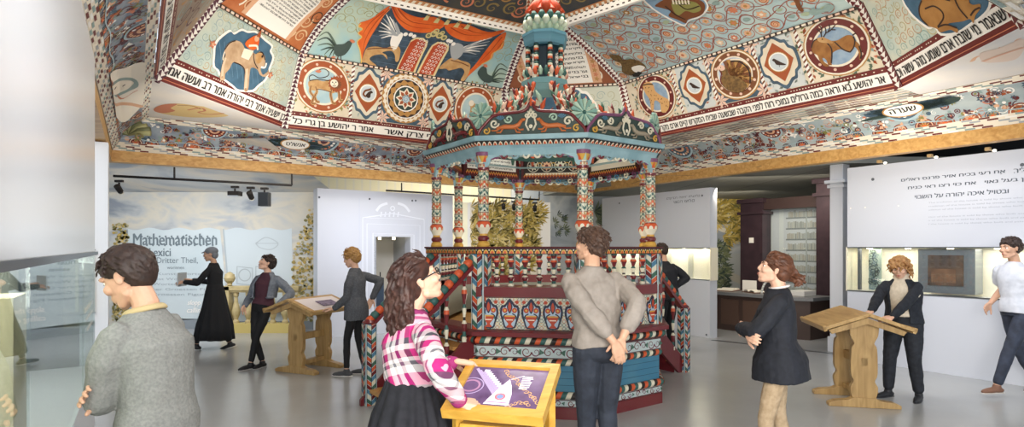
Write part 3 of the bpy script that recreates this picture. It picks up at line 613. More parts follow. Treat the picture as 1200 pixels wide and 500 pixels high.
# corner panels
def cartouche(p, Zf, out, inn): p.blob(Zf(*out), WHT, 4, 3); p.blob(Zf(*inn), BLU, 5, 3)
P, mb, p = new(1, VR, WR, SAG); W = P.w0/2
scrollwork(p, -W+.1, .32, W-.1, P.H-.08, .065, [mat('#a8a57c', .6), mat('#8ea7a6', .6), mat('#c3b88f', .6), mat('#9fb4b8', .6), mat('#b9986a', .6)], .007, 1, inside=lambda u, v: abs(u) < P.w(v)/2-.15)
inscription(p, HEB, [(-W+.1, W-.12, 'בן ישעיה אמר רבי יהודה אמר רב ועשה אמן')], (.0, .08, .24, .31))
Z = lambda *q: P.pxs(z(230, 20, 5)(*q))
O1 = ((190, 72), (215, 90), (262, 66), (300, 80), (345, 78), (375, 100), (405, 128), (448, 165), (438, 195), (455, 235), (432, 300), (408, 368), (365, 405), (330, 437), (272, 437), (235, 432), (205, 405), (140, 355), (118, 312), (92, 285), (95, 210), (100, 160), (128, 118))
cartouche(p, Z, O1, tuple(((x-275)*.93+275, (y-255)*.93+255) for x, y in O1))
for i in range(9): p.stroke(Z((130+i*30, 130+i*12), (150+i*30, 330+i*10)), .006, mat('#6d8ea3', .6), 6)
p.blob(Z((160, 190), (185, 150), (225, 135), (262, 150), (285, 190), (320, 200), (345, 215), (370, 200), (398, 230), (395, 280), (372, 300), (385, 335), (412, 318), (418, 305), (420, 330), (395, 348), (368, 335), (352, 305), (318, 295), (308, 330), (298, 425), (275, 425), (278, 350), (272, 300), (215, 262), (190, 300), (165, 330), (160, 365), (133, 358), (150, 260), (165, 215)), mat('#c9ac8c', .6, second='#b08f6d', scale=8), 7)
for s in (((160, 190), (190, 150), (225, 136)), ((165, 215), (150, 270), (145, 350)), ((215, 262), (275, 300), (282, 420)), ((330, 210), (335, 260), (355, 300)), ((345, 215), (380, 205), (398, 250))): p.line(Z(*s), .015, DBR, 8)
p.blob(Z((345, 215), (372, 208), (385, 235), (365, 268), (345, 262)), TAN, 9); p.line(Z((372, 290), (395, 292), (404, 266)), .03, WHT, 10); p.disc(Z((380, 228))[0], .02, BLK, 10, 8); p.line(Z((160, 200), (150, 240), (158, 250)), .02, CRM, 8); p.line(Z((290, 300), (288, 350), (282, 415)), .05, mat('#d8c0a4', .6), 8); p.line(Z((165, 235), (150, 290), (146, 345)), .04, mat('#d8c0a4', .6), 8)
p.poly(Z((255, 232), (275, 180), (330, 195), (300, 250)), CRM, 9); p.blob(Z((280, 150), (310, 120), (345, 105), (362, 130), (352, 175), (325, 190), (292, 175)), ORG, 10); p.poly(Z((345, 110), (375, 68), (368, 120)), RUS, 11); p.disc(Z((347, 122))[0], .045, PCH, 11, 10); p.line(Z((300, 165), (345, 165), (352, 190)), .03, CRM, 11)
for q in ((92, 158), (430, 338)): p.flower(Z(q)[0], .06, SAL, PCH, 5, 6)
border_top(p, P.H-.02); vpart(mb, 'corner_panel', 'painted elephant and rider in a blue cartouche')
P, mb, p = new(1, WR, XR, mat('#c77b4c', .6, second='#b5643a', scale=5), BU); W = P.w0/2
scrollwork(p, -W+.1, .1, W-.1, P.H-.1, .12, [CRM, mat('#e6c39a', .6), DBR], .018, 1, inside=lambda u, v: abs(u) < P.w(v)/2-.12)
p.poly([(-W*.55, .05)]+[(-W*.55*math.cos(a), P.H*.55+P.H*.3*math.sin(a)) for a in [PI*i/16 for i in range(17)]]+[(W*.55, .05)], PCH, 3)
p.poly([(-W*.47, .05)]+[(-W*.47*math.cos(a), P.H*.55+P.H*.25*math.sin(a)) for a in [PI*i/16 for i in range(17)]]+[(W*.47, .05)], WHT, 4)
def textlines(p, x0, x1, y0, y1, n, m=BLK, l=5):
    h = (y1-y0)/n; ws = 'אבות ויקרא משה אל בני ישראל ברוך שם כבוד מלכותו לעולם ועד והיה אם שמע תשמעו מצותי'.split()
    for i in range(n):
        y = y1-(i+.8)*h; x = x1
        while x > x0+.05:
            s = random.choice(ws); w = h*.45*len(s)
            if x-w < x0: break
            p.text(rev(s), x-w, y, x, y+h*.5, m, l); x -= w+h*.3
textlines(p, -W*.42, W*.42, .25, P.H*.72, 13)
vpart(mb, 'prayer_panel', 'arched white prayer text in an orange scroll ground')
P, mb, p = new(3, VR, WR, mat('#c9cdbd', .6)); W = P.w0/2
inscription(p, HEB, [(-W+.1, W-.1, 'זה השער ליי צדיקים יבואו בו')])
scrollwork(p, -W+.1, .32, W-.1, P.H-.08, .09, [mat('#a8a57c', .6), mat('#8ea7a6', .6)], .007, 1, inside=lambda u, v: abs(u) < P.w(v)/2-.12)
Z = lambda *q: P.pxs(z(490, 0, 4)(*q))
cartouche(p, Z, ((530, 440), (600, 415), (690, 410), (750, 410), (770, 425), (795, 430), (825, 470), (840, 500), (840, 640), (500, 640), (505, 500)), ((540, 450), (600, 425), (690, 420), (745, 420), (765, 437), (790, 442), (812, 475), (825, 505), (825, 630), (515, 630), (518, 505)))
border_top(p, P.H-.02); vpart(mb, 'corner_panel', 'pale panel with a blue cartouche behind the lantern')
P, mb, p = new(3, WR, XR, mat('#94573a', .6), BU); W = P.w0/2
scrollwork(p, -W+.1, .08, W-.1, P.H-.1, .1, [CRM, mat('#dcbf90', .6)], .02, 1, inside=lambda u, v: abs(u) < P.w(v)/2-.1)
p.poly([(-.72, .03)]+[(-.72*math.cos(a), .72+.42*math.sin(a)) for a in [PI*i/16 for i in range(17)]]+[(.72, .03)], PCH, 3)
p.poly([(-.56, .04)]+[(-.56*math.cos(a), .72+.3*math.sin(a)) for a in [PI*i/16 for i in range(17)]]+[(.56, .04)], WHT, 4)
for i in range(9):
    for s in (-1, 1): p.petals((s*.64, .1+i*.08), 0, .05, 5, SAL if i % 2 else GLD, 5)
textlines(p, -.5, .5, .12, .9, 9, l=6)
vpart(mb, 'prayer_panel', 'white Hebrew text panel framed by brown scrolls')
P, mb, p = new(5, VR, WR, mat('#d6d6c2', .6, second='#bfcfc6', scale=3)); W = P.w0/2
scrollwork(p, -W+.1, .32, W-.1, P.H-.08, 0.07, [mat('#b9ae7c', .6), mat('#8fb0aa', .6), mat('#cdbf8f', .6), mat('#c99f77', .6)], .008, 1, inside=lambda u, v: abs(u) < P.w(v)/2-.15)
inscription(p, HEB, [(-W+.08, W-.1, HEB[4])], (.0, .09, .26, .33))
Z = lambda *q: P.pxs(z(1040, 0, 6.25)(*q))
cartouche(p, Z, ((80, -120), (110, 0), (150, 72), (200, 132), (300, 210), (350, 203), (395, 258), (520, 245), (625, 178), (700, 128), (765, 45), (745, -60), (600, -220), (250, -220)), ((95, -120), (125, 0), (165, 66), (212, 122), (306, 192), (355, 190), (402, 240), (515, 228), (612, 165), (688, 115), (745, 42), (728, -55), (590, -205), (255, -205)))
p.blob(Z((330, -80), (260, 0), (240, 55), (252, 125), (300, 180), (370, 206), (400, 232), (470, 214), (520, 236), (522, 205), (455, 170), (560, 152), (615, 135), (640, 165), (655, 110), (690, 60), (688, 25), (640, 30), (610, 10), (600, -60), (480, -120)), mat('#b9874a', .6, second='#a06f38', scale=5), 7)
for s in (((262, 0), (242, 55), (254, 125), (305, 180)), ((285, 60), (350, 40), (410, 80), (420, 130), (380, 190)), ((380, 195), (440, 175), (520, 200)), ((500, -20), (540, 60), (600, 130)), ((620, 110), (650, 70), (690, 50)), ((470, 0), (400, -20))): p.line(Z(*s), .018, DBR, 8)
vpart(mb, 'corner_panel', 'painted crouching brown beast in a blue cartouche')
for k, A, B, m in ((5, WR, XR, '#c9d0c0'), (6, VR, WR, '#c9b89a'), (6, WR, XR, '#a9c0c0'), (7, VR, WR, '#c9b89a'), (7, WR, XR, '#b9a080'), (8, VR, WR, '#9c8b7c'), (8, WR, XR, '#8a7d78')):
    P, mb, p = new(k, A, B, mat(m, .6), BU if B is XR else 0); W = P.w0/2
    scrollwork(p, -W+.1, .32, W-.1, P.H-.08, .15, [BRN, PUR, GLD, TEA], .02, 1, inside=lambda u, v: abs(u) < P.w(v)/2-.15)
    if A is VR: inscription(p, HEB, [(-W+.12, W-.12, HEB[0])])
    vpart(mb, 'corner_panel' if k in (5, 7) else 'side_panel')
# upper dark ring with gold scrolls and the crown of the vault
for k in range(1, 9):
    P, mb, p = new(k, XR, YR, mat('#3c4046', .6, second='#4c4a44', scale=6)); W = P.w0/2
    if k in (1, 2, 3, 4, 5): scrollwork(p, -W+.05, .2, W-.05, P.H-.05, .13 if W > 1 else .07, [GLD, mat('#8f7a4a', .6), SAL], .025, 1, inside=lambda u, v: abs(u) < P.w(v)/2-.1)
    w0 = P.w(.13)/2; p.poly([(-W, 0), (W, 0), (w0, .13), (-w0, .13)], mat('#c98a5a', .6), 3); u = -w0
    while u < w0: p.poly([(u, .02), (u+.05, .02), (u+.08, .11), (u+.03, .11)], CRM, 4); u += .1
    vpart(mb, 'scroll_panel')
mb = MB(); top = Vector((VC.x, VC.y, EYE+ZY+.12)); mb.add([YR[k] for k in range(1, 9)]+[top], [(i, (i+1) % 8, 8) for i in range(8)], mat('#5a6a74', .6)); vpart(mb, 'crown_panel')
# hip ribs: strips of triangles along every fold, and the white dashed border under the dark ring
def hiprib(a, b, bulge, w, step, cols, name='hip_rib'):
    mb = MB(); h = hip(a, b, bulge); n = int((b-a).length/step); c = Vector((VC.x, VC.y, EYE+1.2))
    for i in range(n):
        p0, p1 = h(i/n), h((i+1)/n); t = (p1-p0).normalized(); inn = (c-p0); inn -= t*inn.dot(t); inn.normalize(); s = t.cross(inn)
        p0 = p0+inn*.028; p1 = p1+inn*.028
        mb.add([p0-s*w/2, p0+s*w/2, p1+s*w/2, p1-s*w/2], [(0, 1, 2, 3)], cols[0])
        for q in (-1, 0, 1):
            x0 = (q-.5)*w/3; x1 = (q+.5)*w/3; g = inn*.003; mb.add([p0+s*x0+g, p0+s*x1+g, p1+s*(x0 if (q) % 2 == 0 else x1)+g], [(0, 1, 2)], cols[1])
        mb.add([p0-s*w/2, p0-s*(w/2-.004)-inn*.05, p1-s*(w/2-.004)-inn*.05, p1-s*w/2], [(0, 1, 2, 3)], cols[1]); mb.add([p0+s*w/2, p0+s*(w/2-.004)-inn*.05, p1+s*(w/2-.004)-inn*.05, p1+s*w/2], [(0, 1, 2, 3)], cols[1])
    vpart(mb, name)
for k in range(1, 9):
    c2 = PUR if k in (1, 2, 3, 8) else mat('#6a2a2c', .55)
    hiprib(VR[k], WR[k], 0, .15, .065, (WHT, c2)); hiprib(WR[k], XR[k], BU, .13, .065, (WHT, c2)); hiprib(XR[k], YR[k], 0, .1, .08, (CRM, RUS))
    j = k % 8+1; mb = MB(); a, b = XR[k], XR[j]; t = (b-a).normalized(); nn = Vector((VC.x-(a.x+b.x)/2, VC.y-(a.y+b.y)/2, -1.6)).normalized(); nn -= t*nn.dot(t); nn.normalize(); s = nn.cross(t); g = nn*.03
    w = .13; mb.add([a-s*w/2+g, b-s*w/2+g, b+s*w/2+g, a+s*w/2+g], [(0, 1, 2, 3)], WHT); L = (b-a).length; u = .03
    while u < L-.08:
        for q in (-.25, .25): e = a+t*(u+(.05 if q > 0 else 0))+s*w*q+g*1.1; mb.add([e, e+t*.045, e+t*.045+s*.018, e+s*.018], [(0, 1, 2, 3)], DBR)
        u += .1
    vpart(mb, 'dashed_border')
# ================================================================ THE CARVED PAVILION
R8 = 1.29; BA = math.radians(-54.3)                                    # a face normal; faces every 45 degrees
BCEN = Vector((.305*R8, 5.31*R8, 0))
RED = mat('#6a2026', .35, coat=.3); DRED = mat('#4c171c', .35, coat=.3); OR2 = mat('#cc5a34', .45); GR2 = mat('#3f6656', .45); IVY = mat('#dcd6c0', .45); BL2 = mat('#4d7c99', .45)
AZU = mat('#93b4bc', .5, second='#7c9fa9', scale=6); YEL = mat('#cfa24a', .45); BLK2 = mat('#2a2422', .45); PLB = mat('#3f7896', .45, second='#4f8298', scale=3); GB = mat('#b9c8c8', .5); PU2 = mat('#7a4a6a', .5); LG = mat('#a9c4b0', .5); TL2 = mat('#37615c', .45)
bim = thing('carved_pavilion', 'octagonal carved and painted wooden reading platform with columns, crown canopy and lantern', 'pavilion', BCEN, 0)
def oct_pts(R, z, n=8): return [(R*math.cos(BA-PI/8+k*PI/4), R*math.sin(BA-PI/8+k*PI/4), z) for k in range(8)]
def octring(prof, m, name, closed_top=False, openf=(), label=None):
    """octagonal moulding from a profile of (circumradius, z)"""
    mb = MB(); P = [oct_pts(r, z_) for r, z_ in prof]
    for i in range(len(P)-1):
        for k in range(8):
            if k in openf: continue
            j = (k+1) % 8; mb.add([P[i][k], P[i][j], P[i+1][j], P[i+1][k]], [(0, 1, 2, 3)], m)
    if closed_top: mb.poly(P[-1], m)
    return mb.build(name, bim, label=label)
def face_T(k, R, z0=0):
    """frame of face k: u along the face, v up, h outwards"""
    a = BA+k*PI/4; ap = R*math.cos(PI/8); n = Vector((math.cos(a), math.sin(a), 0)); t = Vector((-n.y, n.x, 0))
    return lambda u, v, h=0: n*(ap+h)+t*u+Vector((0, 0, z0+v))
def half(R): return R*math.sin(PI/8)
# everything that repeats round the octagon is built on face 0 and copied
def eight(mb, name, faces=range(8), label=None):
    o = mb.build(name, bim, label=label); out = [o]
    fs = list(faces); o.rotation_euler.z = fs[0]*PI/4
    for k in fs[1:]: c = o.copy(); COL.objects.link(c); c.parent = bim; c.rotation_euler.z = k*PI/4; out.append(c)
    return out
def kids(os, mb, name, label=None):
    c = None
    for o in os:
        if c is None: c = mb.build(name, o, label=label)
        else: c2 = c.copy(); COL.objects.link(c2); c2.parent = o
STAIR = (0, 0)  # set below
OPEN = (6, 2)                                                          # faces with stairs: normals -144.3 and 35.7 degrees
BA6 = [BA+k*PI/4 for k in range(8)]
# face indices: 0:-54.3 1:-9.3 2:35.7 3:80.7 4:125.7 5:170.7 6:215.7(-144.3) 7:-99.3
SOLID = [k for k in range(8) if k not in OPEN]
octring([(1.42, 0), (1.42, .11), (1.405, .115)], RED, 'plinth', label='dark red plinth')
def band(R, z0, z1, basem, paint, name, faces=range(8), label=None, th=.02):
    mb = MB(); T = face_T(0, R); w = half(R); rr = R-th; T2 = face_T(0, rr); w2 = half(rr)
    for a, b in ((z0, z1),):
        mb.add([T(-w, a), T(w, a), T(w, b), T(-w, b), T2(-w2, b), T2(w2, b), T2(-w2, a), T2(w2, a)], [(0, 1, 2, 3), (3, 2, 5, 4), (1, 0, 6, 7)], basem)
    p = Paint(mb, lambda u, v, h=0: T(u, z0+v, h)); p.w = lambda v: 2*w; p.H = z1-z0
    paint(p, w, z1-z0); return eight(mb, name, faces, label)
def vine(p, w, H):
    n = 5
    for i in range(n):
        u = -w+(i+.5)*2*w/n; d = 1 if i % 2 else -1
        p.spiral((u-.045, H/2), H*.42, 1.5, .013, RED, 1, 0, d); p.spiral((u+.05, H/2), H*.36, 1.3, .012, mat('#6a2f4a', .5), 1, PI, -d); p.petals((u+.1, H/2), 0, H*.3, 3, GR2, 1, .6, i)
    p.stroke([(-w, .006), (w, .006)], .008, DRED, 2); p.stroke([(-w, H-.006), (w, H-.006)], .008, DRED, 2)
band(1.41, .115, .19, GB, vine, 'scroll_band')
def rope(R, z_, r, name, n=22, cols=(OR2, TL2, IVY, BLK2), faces=range(8), par=None):
    """twisted rope moulding along every face"""
    T = face_T(0, R); w = half(R)+.005; mb = MB(); L = 2*w/n
    for i in range(n*1):
        m = cols[i % len(cols)]
        vs = []; q = 6
        for e in (0, 1):
            for k in range(q+1):
                a = -PI/2+PI*k/q; u = -w+L*(i+e)+L*.9*(k/q-.5)
                vs.append(T(max(-w, min(w, u)), z_+r*math.sin(a), r*math.cos(a)*1.15))
        mb.add(vs, [(k, q+1+k, q+2+k, k+1) for k in range(q)], m, True)
    return eight(mb, name, faces)
rope(1.40, .225, .036, 'rope_moulding')
octring([(1.385, .26), (1.385, .51)], PLB, 'plank_band', label='blue plank band')
mb = MB(); T = face_T(0, 1.386)
for v in (.32, .385, .45):
    mb.add([T(-half(1.386), v), T(half(1.386), v), T(half(1.386), v+.004), T(-half(1.386), v+.004)], [(0, 1, 2, 3)], mat('#24485c', .6))
eight(mb, 'plank_seam')
rope(1.385, .54, .032, 'rope_moulding')
band(1.40, .575, .695, GB, vine, 'scroll_band')
octring([(1.40, .695), (1.43, .70), (1.43, .71)], DRED, 'moulding')
rope(1.415, .745, .036, 'rope_moulding')
octring([(1.44, .78), (1.49, .79), (1.49, .83), (1.44, .845), (1.2, .845)], RED, 'moulding', label='dark red ledge')
mb = MB(); mb.poly(oct_pts(1.42, .80), wood('deck_boards', '#a5763e', '#c99a58', 0, 3, .4, 10)); mb.build('deck', bim, label='honey wooden deck')
# painted vase panels on the solid faces
def vases(p, w, H):
    NV = mat('#252a40', .5); IR = mat('#b4472e', .5); PB = mat('#a9bfd0', .5)
    for r_ in range(9):                                                # fish-scale lattice behind the vases
        for c_ in range(30): p.ring((-w+.01+c_*2*w/29, H*(r_+.5)/9), .014, .018, (TL2, IR, YEL, NV)[(r_+c_) % 4], 1, 8)
    for i in range(5):
        u = -w+.105+(2*w-.21)*i/4
        p.blob([(u+x*.1, H*y) for x, y in ((0, .97), (.5, .78), (.85, .74), (.98, .5), (.7, .2), (.45, .03), (-.45, .03), (-.7, .2), (-.98, .5), (-.85, .74), (-.5, .78))], NV, 2)
        p.blob([(u+x*.085, H*y) for x, y in ((0, .88), (.5, .7), (.8, .68), (.9, .5), (.65, .22), (.4, .07), (-.4, .07), (-.65, .22), (-.9, .5), (-.8, .68), (-.5, .7))], PB, 3)
        for s in (-1, 1):
            p.disc((u+s*.048, H*.6), .026, IR, 4, 12); p.disc((u+s*.048, H*.6), .012, YEL, 5, 8); p.line([(u+s*.025, H*.5), (u+s*.06, H*.42), (u+s*.07, H*.24)], .012, NV, 4); p.blob([(u+s*.05, H*.86), (u+s*.075, H*.92), (u+s*.09, H*.84), (u+s*.07, H*.8)], IR, 3)
            p.disc((u+s*.058, H*.36), .011, TL2, 5, 8)
        p.blob([(u-.05, H*.43), (u+.05, H*.43), (u+.045, H*.3), (u+.014, H*.17), (u+.034, H*.07), (u-.034, H*.07), (u-.014, H*.17), (u-.045, H*.3)], IR, 5); p.stroke([(u-.05, H*.42), (u+.05, H*.42)], .012, YEL, 6); p.stroke([(u-.034, H*.3), (u+.034, H*.3)], .009, CRM, 6)
        p.blob([(u, H*.93), (u-.028, H*.72), (u, H*.5), (u+.028, H*.72)], NV, 5); p.blob([(u, H*.86), (u-.016, H*.7), (u, H*.56), (u+.016, H*.7)], IR, 6)
band(1.38, .85, 1.16, mat('#c9cdbf', .5), vases, 'vase_panel', SOLID, 'panel of painted flower vases')
def oneface(prof, m, name, label=None):
    mb = MB()
    for i in range(len(prof)-1): A_, B_ = oct_pts(*prof[i]), oct_pts(*prof[i+1]); mb.add([A_[0], A_[1], B_[1], B_[0]], [(0, 1, 2, 3)], m)
    eight(mb, name, SOLID, label)
oneface([(1.38, 1.155), (1.42, 1.17), (1.42, 1.265), (1.2, 1.275), (1.2, 1.17)], RED, 'middle_rail', 'dark red middle rail')
oneface([(1.2, 1.17), (1.2, .845)], mat('#8a8f86', .6), 'inner_lining')
# top rail with painted arches
def arches(p, w, H):
    n = 17
    for i in range(n):
        u = -w+(i+.5)*2*w/n; r = w/n*.8
        p.poly([(u+r*math.cos(a), .008+r*1.5*math.sin(a)) for a in [PI*k/8 for k in range(9)]], YEL, 2); p.poly([(u+r*.6*math.cos(a), .008+r*.95*math.sin(a)) for a in [PI*k/6 for k in range(7)]], OR2, 3); p.disc((u+w/n, H*.75), .008, IVY, 2, 6)
band(1.41, 1.585, 1.64, BLK2, arches, 'rail_frieze')
octring([(1.24, 1.64), (1.425, 1.64), (1.43, 1.66), (1.24, 1.66), (1.24, 1.585), (1.41, 1.585)], DRED, 'top_rail', label='dark red top rail')
# balusters
def baluster(h0, h1, s=1):
    H = h1-h0; P = [(.030, 0, IVY), (.030, .06), (.018, .08, TL2), (.022, .16, RED), (.032, .22), (.032, .28, IVY), (.016, .33, BLK2), (.015, .38, IVY), (.024, .47), (.026, .52, TL2), (.014, .58, RED), (.022, .66), (.034, .74, OR2), (.03, .8, IVY), (.016, .85, RED), (.024, .9), (.03, .94, TL2), (.03, 1)]
    return [((r*s, h0+z_*H)+tuple(q)) for r, z_, *q in P]
bal = MB(); bal.lathe(baluster(1.27, 1.59), IVY, n=10); src = None; wb = half(1.3)
for k in SOLID:
    for i in range(6):
        T = face_T(k, 1.3); q = T(-wb+2*wb*(i+1)/7, 0)
        if src is None: src = bal.build('baluster', bim); o = src
        else: o = src.copy(); COL.objects.link(o); o.parent = bim
        o.location = q
# corner posts: herringbone painted boards
def herring(p, w, H, cols=(OR2, GR2, IVY, BL2, RED)):
    h = w*.95; v = -h; i = 0
    while v < H:
        for s in (-1, 1):
            c = cols[(i+(s > 0)*2) % len(cols)]; q = [(0, v), (s*w, v+h*.9), (s*w, v+h*1.75), (0, v+h*.85)]
            q = [(a, max(0, min(H, b))) for a, b in q]
            p.poly(q, c, 1)
        v += h; i += 1
    for s in (-1, 1): p.stroke([(s*w*.97, 0), (s*w*.97, H)], .006, BLK2, 2)
    p.stroke([(0, 0), (0, H)], .005, BLK2, 2)
def post_mb(s, z0, z1, base=mat('#b9cdd2', .5)):
    mb = MB(); mb.box((0, 0, (z0+z1)/2), (2*s, 2*s, z1-z0), base)
    for a in range(4):
        n = Vector((math.cos(a*PI/2), math.sin(a*PI/2), 0)); t = Vector((-n.y, n.x, 0))
        herring(Paint(mb, lambda u, v, h=0, n=n, t=t: n*(s+h)+t*u+Vector((0, 0, z0+v))), s*.86, z1-z0)
    return mb
pm = post_mb(.072, .845, 1.585); src = None
for k in range(8):
    a = BA-PI/8+k*PI/4; q = (1.325*math.cos(a), 1.325*math.sin(a), 0)
    if src is None: src = pm.build('corner_post', bim); o = src
    else: o = src.copy(); COL.objects.link(o); o.parent = bim
    o.location = q; o.rotation_euler.z = a
# columns
CPRO = [(.062, 1.66, YEL), (.066, 1.675), (.058, 1.70), (.045, 1.715, RED), (.058, 1.73), (.060, 1.75), (.042, 1.77, YEL), (.04, 1.79, IVY), (.045, 1.80), (.072, 1.85, OR2), (.075, 1.885), (.06, 1.91, RED), (.052, 1.92, IVY), (.05, 2.42, RED), (.06, 2.43), (.062, 2.45, IVY), (.05, 2.46), (.05, 2.5, YEL), (.075, 2.56, PU2), (.08, 2.6)]
def column_parts():
    a = MB(); a.lathe(CPRO[:13], YEL, n=16); b = MB(); r = .052
    b.lathe([(.052, 1.92), (.05, 2.42)], IVY, n=20)
    p = Paint(b, lambda u, v, h=0: Vector(((r-.002*(v-1.92)/.5+h)*math.cos(u/r), (r-.002*(v-1.92)/.5+h)*math.sin(u/r), v)))
    v = 1.925; i = 0; C = 2*PI*r
    while v < 2.41:
        H = .08; base = (OR2, TL2)[i % 2]; p2 = 12
        for k in range(p2): p.rect(C*k/p2, v, C*(k+1)/p2, v+H*.95, mat('#b9c2ae', .5) if i % 2 else mat('#b08f62', .5), .5)
        for k in range(4):
            u = C*k/4
            p.put([(u, v+.008), (u+C/8, v+H*.6), (u+C/8, v+H*.95), (u, v+H*.45)], [(0, 1, 2, 3)], base, 2); p.put([(u+C/4, v+.008), (u+C/8, v+H*.6), (u+C/8, v+H*.95), (u+C/4, v+H*.45)], [(0, 3, 2, 1)], base, 2)
            p.put([(u+C/8-.012, v+.006), (u+C/8+.012, v+.006), (u+C/8, v+H*.4)], [(0, 1, 2)], BLK2 if i % 2 else RED, 2)
        for k in range(p2): p.rect(C*k/p2, v+H*.93, C*(k+1)/p2, v+H, BLK2 if i % 3 else RED, 3)
        v += H; i += 1
    # scallops on the flare
    p.fn = lambda u, v, h=0: Vector(((.0765+h)*math.cos(u/.0765), (.0765+h)*math.sin(u/.0765), v)); C = 2*PI*.0765
    for k in range(8): p.poly([(C*(k+.5)/8+.022*math.cos(t), 1.85+.034*math.sin(t)) for t in [PI*j/6 for j in range(7)]], IVY, 1)
    c = MB(); c.lathe(CPRO[13:], RED, n=16)
    for k in range(8):
        a_ = k*PI/4; c.add([(.06*math.cos(a_-.3), .06*math.sin(a_-.3), 2.5), (.06*math.cos(a_+.3), .06*math.sin(a_+.3), 2.5), (.1*math.cos(a_), .1*math.sin(a_), 2.57)], [(0, 1, 2)], OR2 if k % 2 else LG)
    return a, b, c
ca, cb_, cc = column_parts(); src = None
for k in range(8):
    a = BA-PI/8+k*PI/4; q = Vector((R8*math.cos(a), R8*math.sin(a), 0))
    if src is None:
        src = cb_.build('column', bim); o = src; src_a = ca.build('column_base', o); src_c = cc.build('column_capital', o)
    else:
        o = src.copy(); COL.objects.link(o); o.parent = bim
        for ch in (src_a, src_c): d = ch.copy(); COL.objects.link(d); d.parent = o
    o.location = q; o.rotation_euler.z = a
# cornice
octring([(1.22, 2.56), (1.34, 2.56), (1.36, 2.63), (1.30, 2.63)], AZU, 'fascia')
octring([(1.36, 2.63), (1.38, 2.66), (1.42, 2.70), (1.44, 2.70), (1.45, 2.745), (1.1, 2.76)], AZU, 'cornice', label='pale blue cornice')
mb = MB(); T = face_T(0, 1.40); w = half(1.42); n = 20
for i in range(n):
    u = -w+(i+.5)*2*w/n; r = w/n
    mb.add([T(u-r, 2.655, -.01), T(u+r, 2.655, -.01), T(u+r, 2.70, .018), T(u-r, 2.70, .018)], [(0, 1, 2, 3)], BLK2)
    tr = lambda s, m, h: mb.add([T(u-r*s, 2.655, -.004+h), T(u-r*s*.6, 2.655+.03*s, .012+h), T(u, 2.655+.042*s, .02+h), T(u+r*s*.6, 2.655+.03*s, .012+h), T(u+r*s, 2.655, -.004+h)], [(0, 1, 2, 3, 4)], m)
    tr(.85, IVY, .001); tr(.5, OR2, .004)
eight(mb, 'dentil_frieze')
# carved scroll brackets below the cornice, and the hanging frieze boards inside
def cutline(fn, pts, r, m, mb, n=6): mb.tube([fn(*q) for q in pts], r, m, n)
def sp(c, r, turns, a0, d, n=22): return [(c[0]+r*(1-i/n)**.7*math.cos(a0+d*2*PI*turns*i/n), c[1]+r*(1-i/n)**.7*math.sin(a0+d*2*PI*turns*i/n)) for i in range(n)]
mb = MB(); T = face_T(0, 1.33); f = lambda u, v: T(u, v, .0); w = half(1.33)
for s in (-1, 1):
    for i, (u, m, r) in enumerate(((.40, PU2, .045), (.28, RED, .04), (.17, AZU, .045), (.06, IVY, .04))):
        mb.tube([f(*q) for q in sp((s*u, 2.565), r, 1.2, PI/2, s)], .012, m, 6)
        mb.tube([f(s*(u-.03), 2.60), f(s*(u-.07), 2.575), f(s*(u-.1), 2.55)], .011, m, 6)
    pts = [(s*(w-.02), 2.6), (s*(w-.02), 2.42), (s*(w-.08), 2.47), (s*(w-.1), 2.53), (s*(w-.18), 2.56), (s*(w-.2), 2.6)]
    mb.prism([(a, b) for a, b in pts], -.012, .012, AZU, lambda x, y, z_: T(x, y, z_))
eight(mb, 'scroll_bracket')
def frieze(kind):
    def f(p, w, H):
        p.rect(-w+.04, .05, w-.04, H-.02, BLK2 if kind else DRED, 1)
        if kind == 1:
            for i in range(4):
                u = -w+.17+i*(2*w-.34)/3; c = (u, H*.62); p.ring(c, .075, .085, IVY, 2, 20); p.flower(c, .07, IVY if i % 2 else PCH, RED, 8, 3, .8)
                if i < 3: p.spiral((u+(w-.17)/3, H*.62), .05, 1.3, .012, YEL, 2)
            p.rect(-w+.06, .06, w-.06, H*.3, CRM, 3)
        elif kind == 0:
            p.rect(-w+.06, .1, w-.06, H-.04, WHT, 2); textlines(p, -w+.08, w-.08, .11, H-.05, 3, BLK, 3)
        else:
            p.poly([(-w+.06, .09), (w-.06, .09), (w-.06, H*.55), (w*.5, H*.8), (0, H*.9), (-w*.5, H*.8), (-w+.06, H*.55)], CRM, 2)
        n = 40; p.stroke([(-w+.04+(2*w-.08)*i/n, .06+.016*(1 if i % 2 else -1)) for i in range(n+1)], .012, YEL, 4); p.stroke([(-w+.04+(2*w-.08)*i/n, .045+.016*(1 if i % 2 else -1)) for i in range(n+1)], .012, OR2, 5)
    return f
for kind, faces in ((1, (3, 7)), (0, (4, 0, 6)), (2, (2, 1, 5))):
    R_ = 1.24; mb = MB(); w = half(R_)-.02; z0, z1 = 2.60, 2.9; H = z1-z0
    for sgn in (-1, 1):
        T = face_T(0, R_, z0); fnp = (lambda u, v, h=0, T=T, sgn=sgn: T(-u*sgn, v, .011*sgn+h*sgn))
        mb.add([fnp(-w, 0), fnp(w, 0), fnp(w, H), fnp(-w, H)], [(0, 1, 2, 3)], DRED)
        p = Paint(mb, fnp); p.w = lambda v: 2*w; p.H = H; frieze(kind)(p, w, H)
    for i in range(6):
        u = -w+.08+i*(2*w-.16)/5; mb.tube([T(*q) for q in sp((u, -.02), .04, 1.2, PI/2, 1 if i % 2 else -1)], .012, (PU2, IVY, BL2)[i % 3], 6)
    eight(mb, 'frieze_board', faces, ('white lettered frieze board', 'frieze board with carved rosettes', 'cream blank frieze board')[(0, 1, 2).index(kind) if kind else 0])
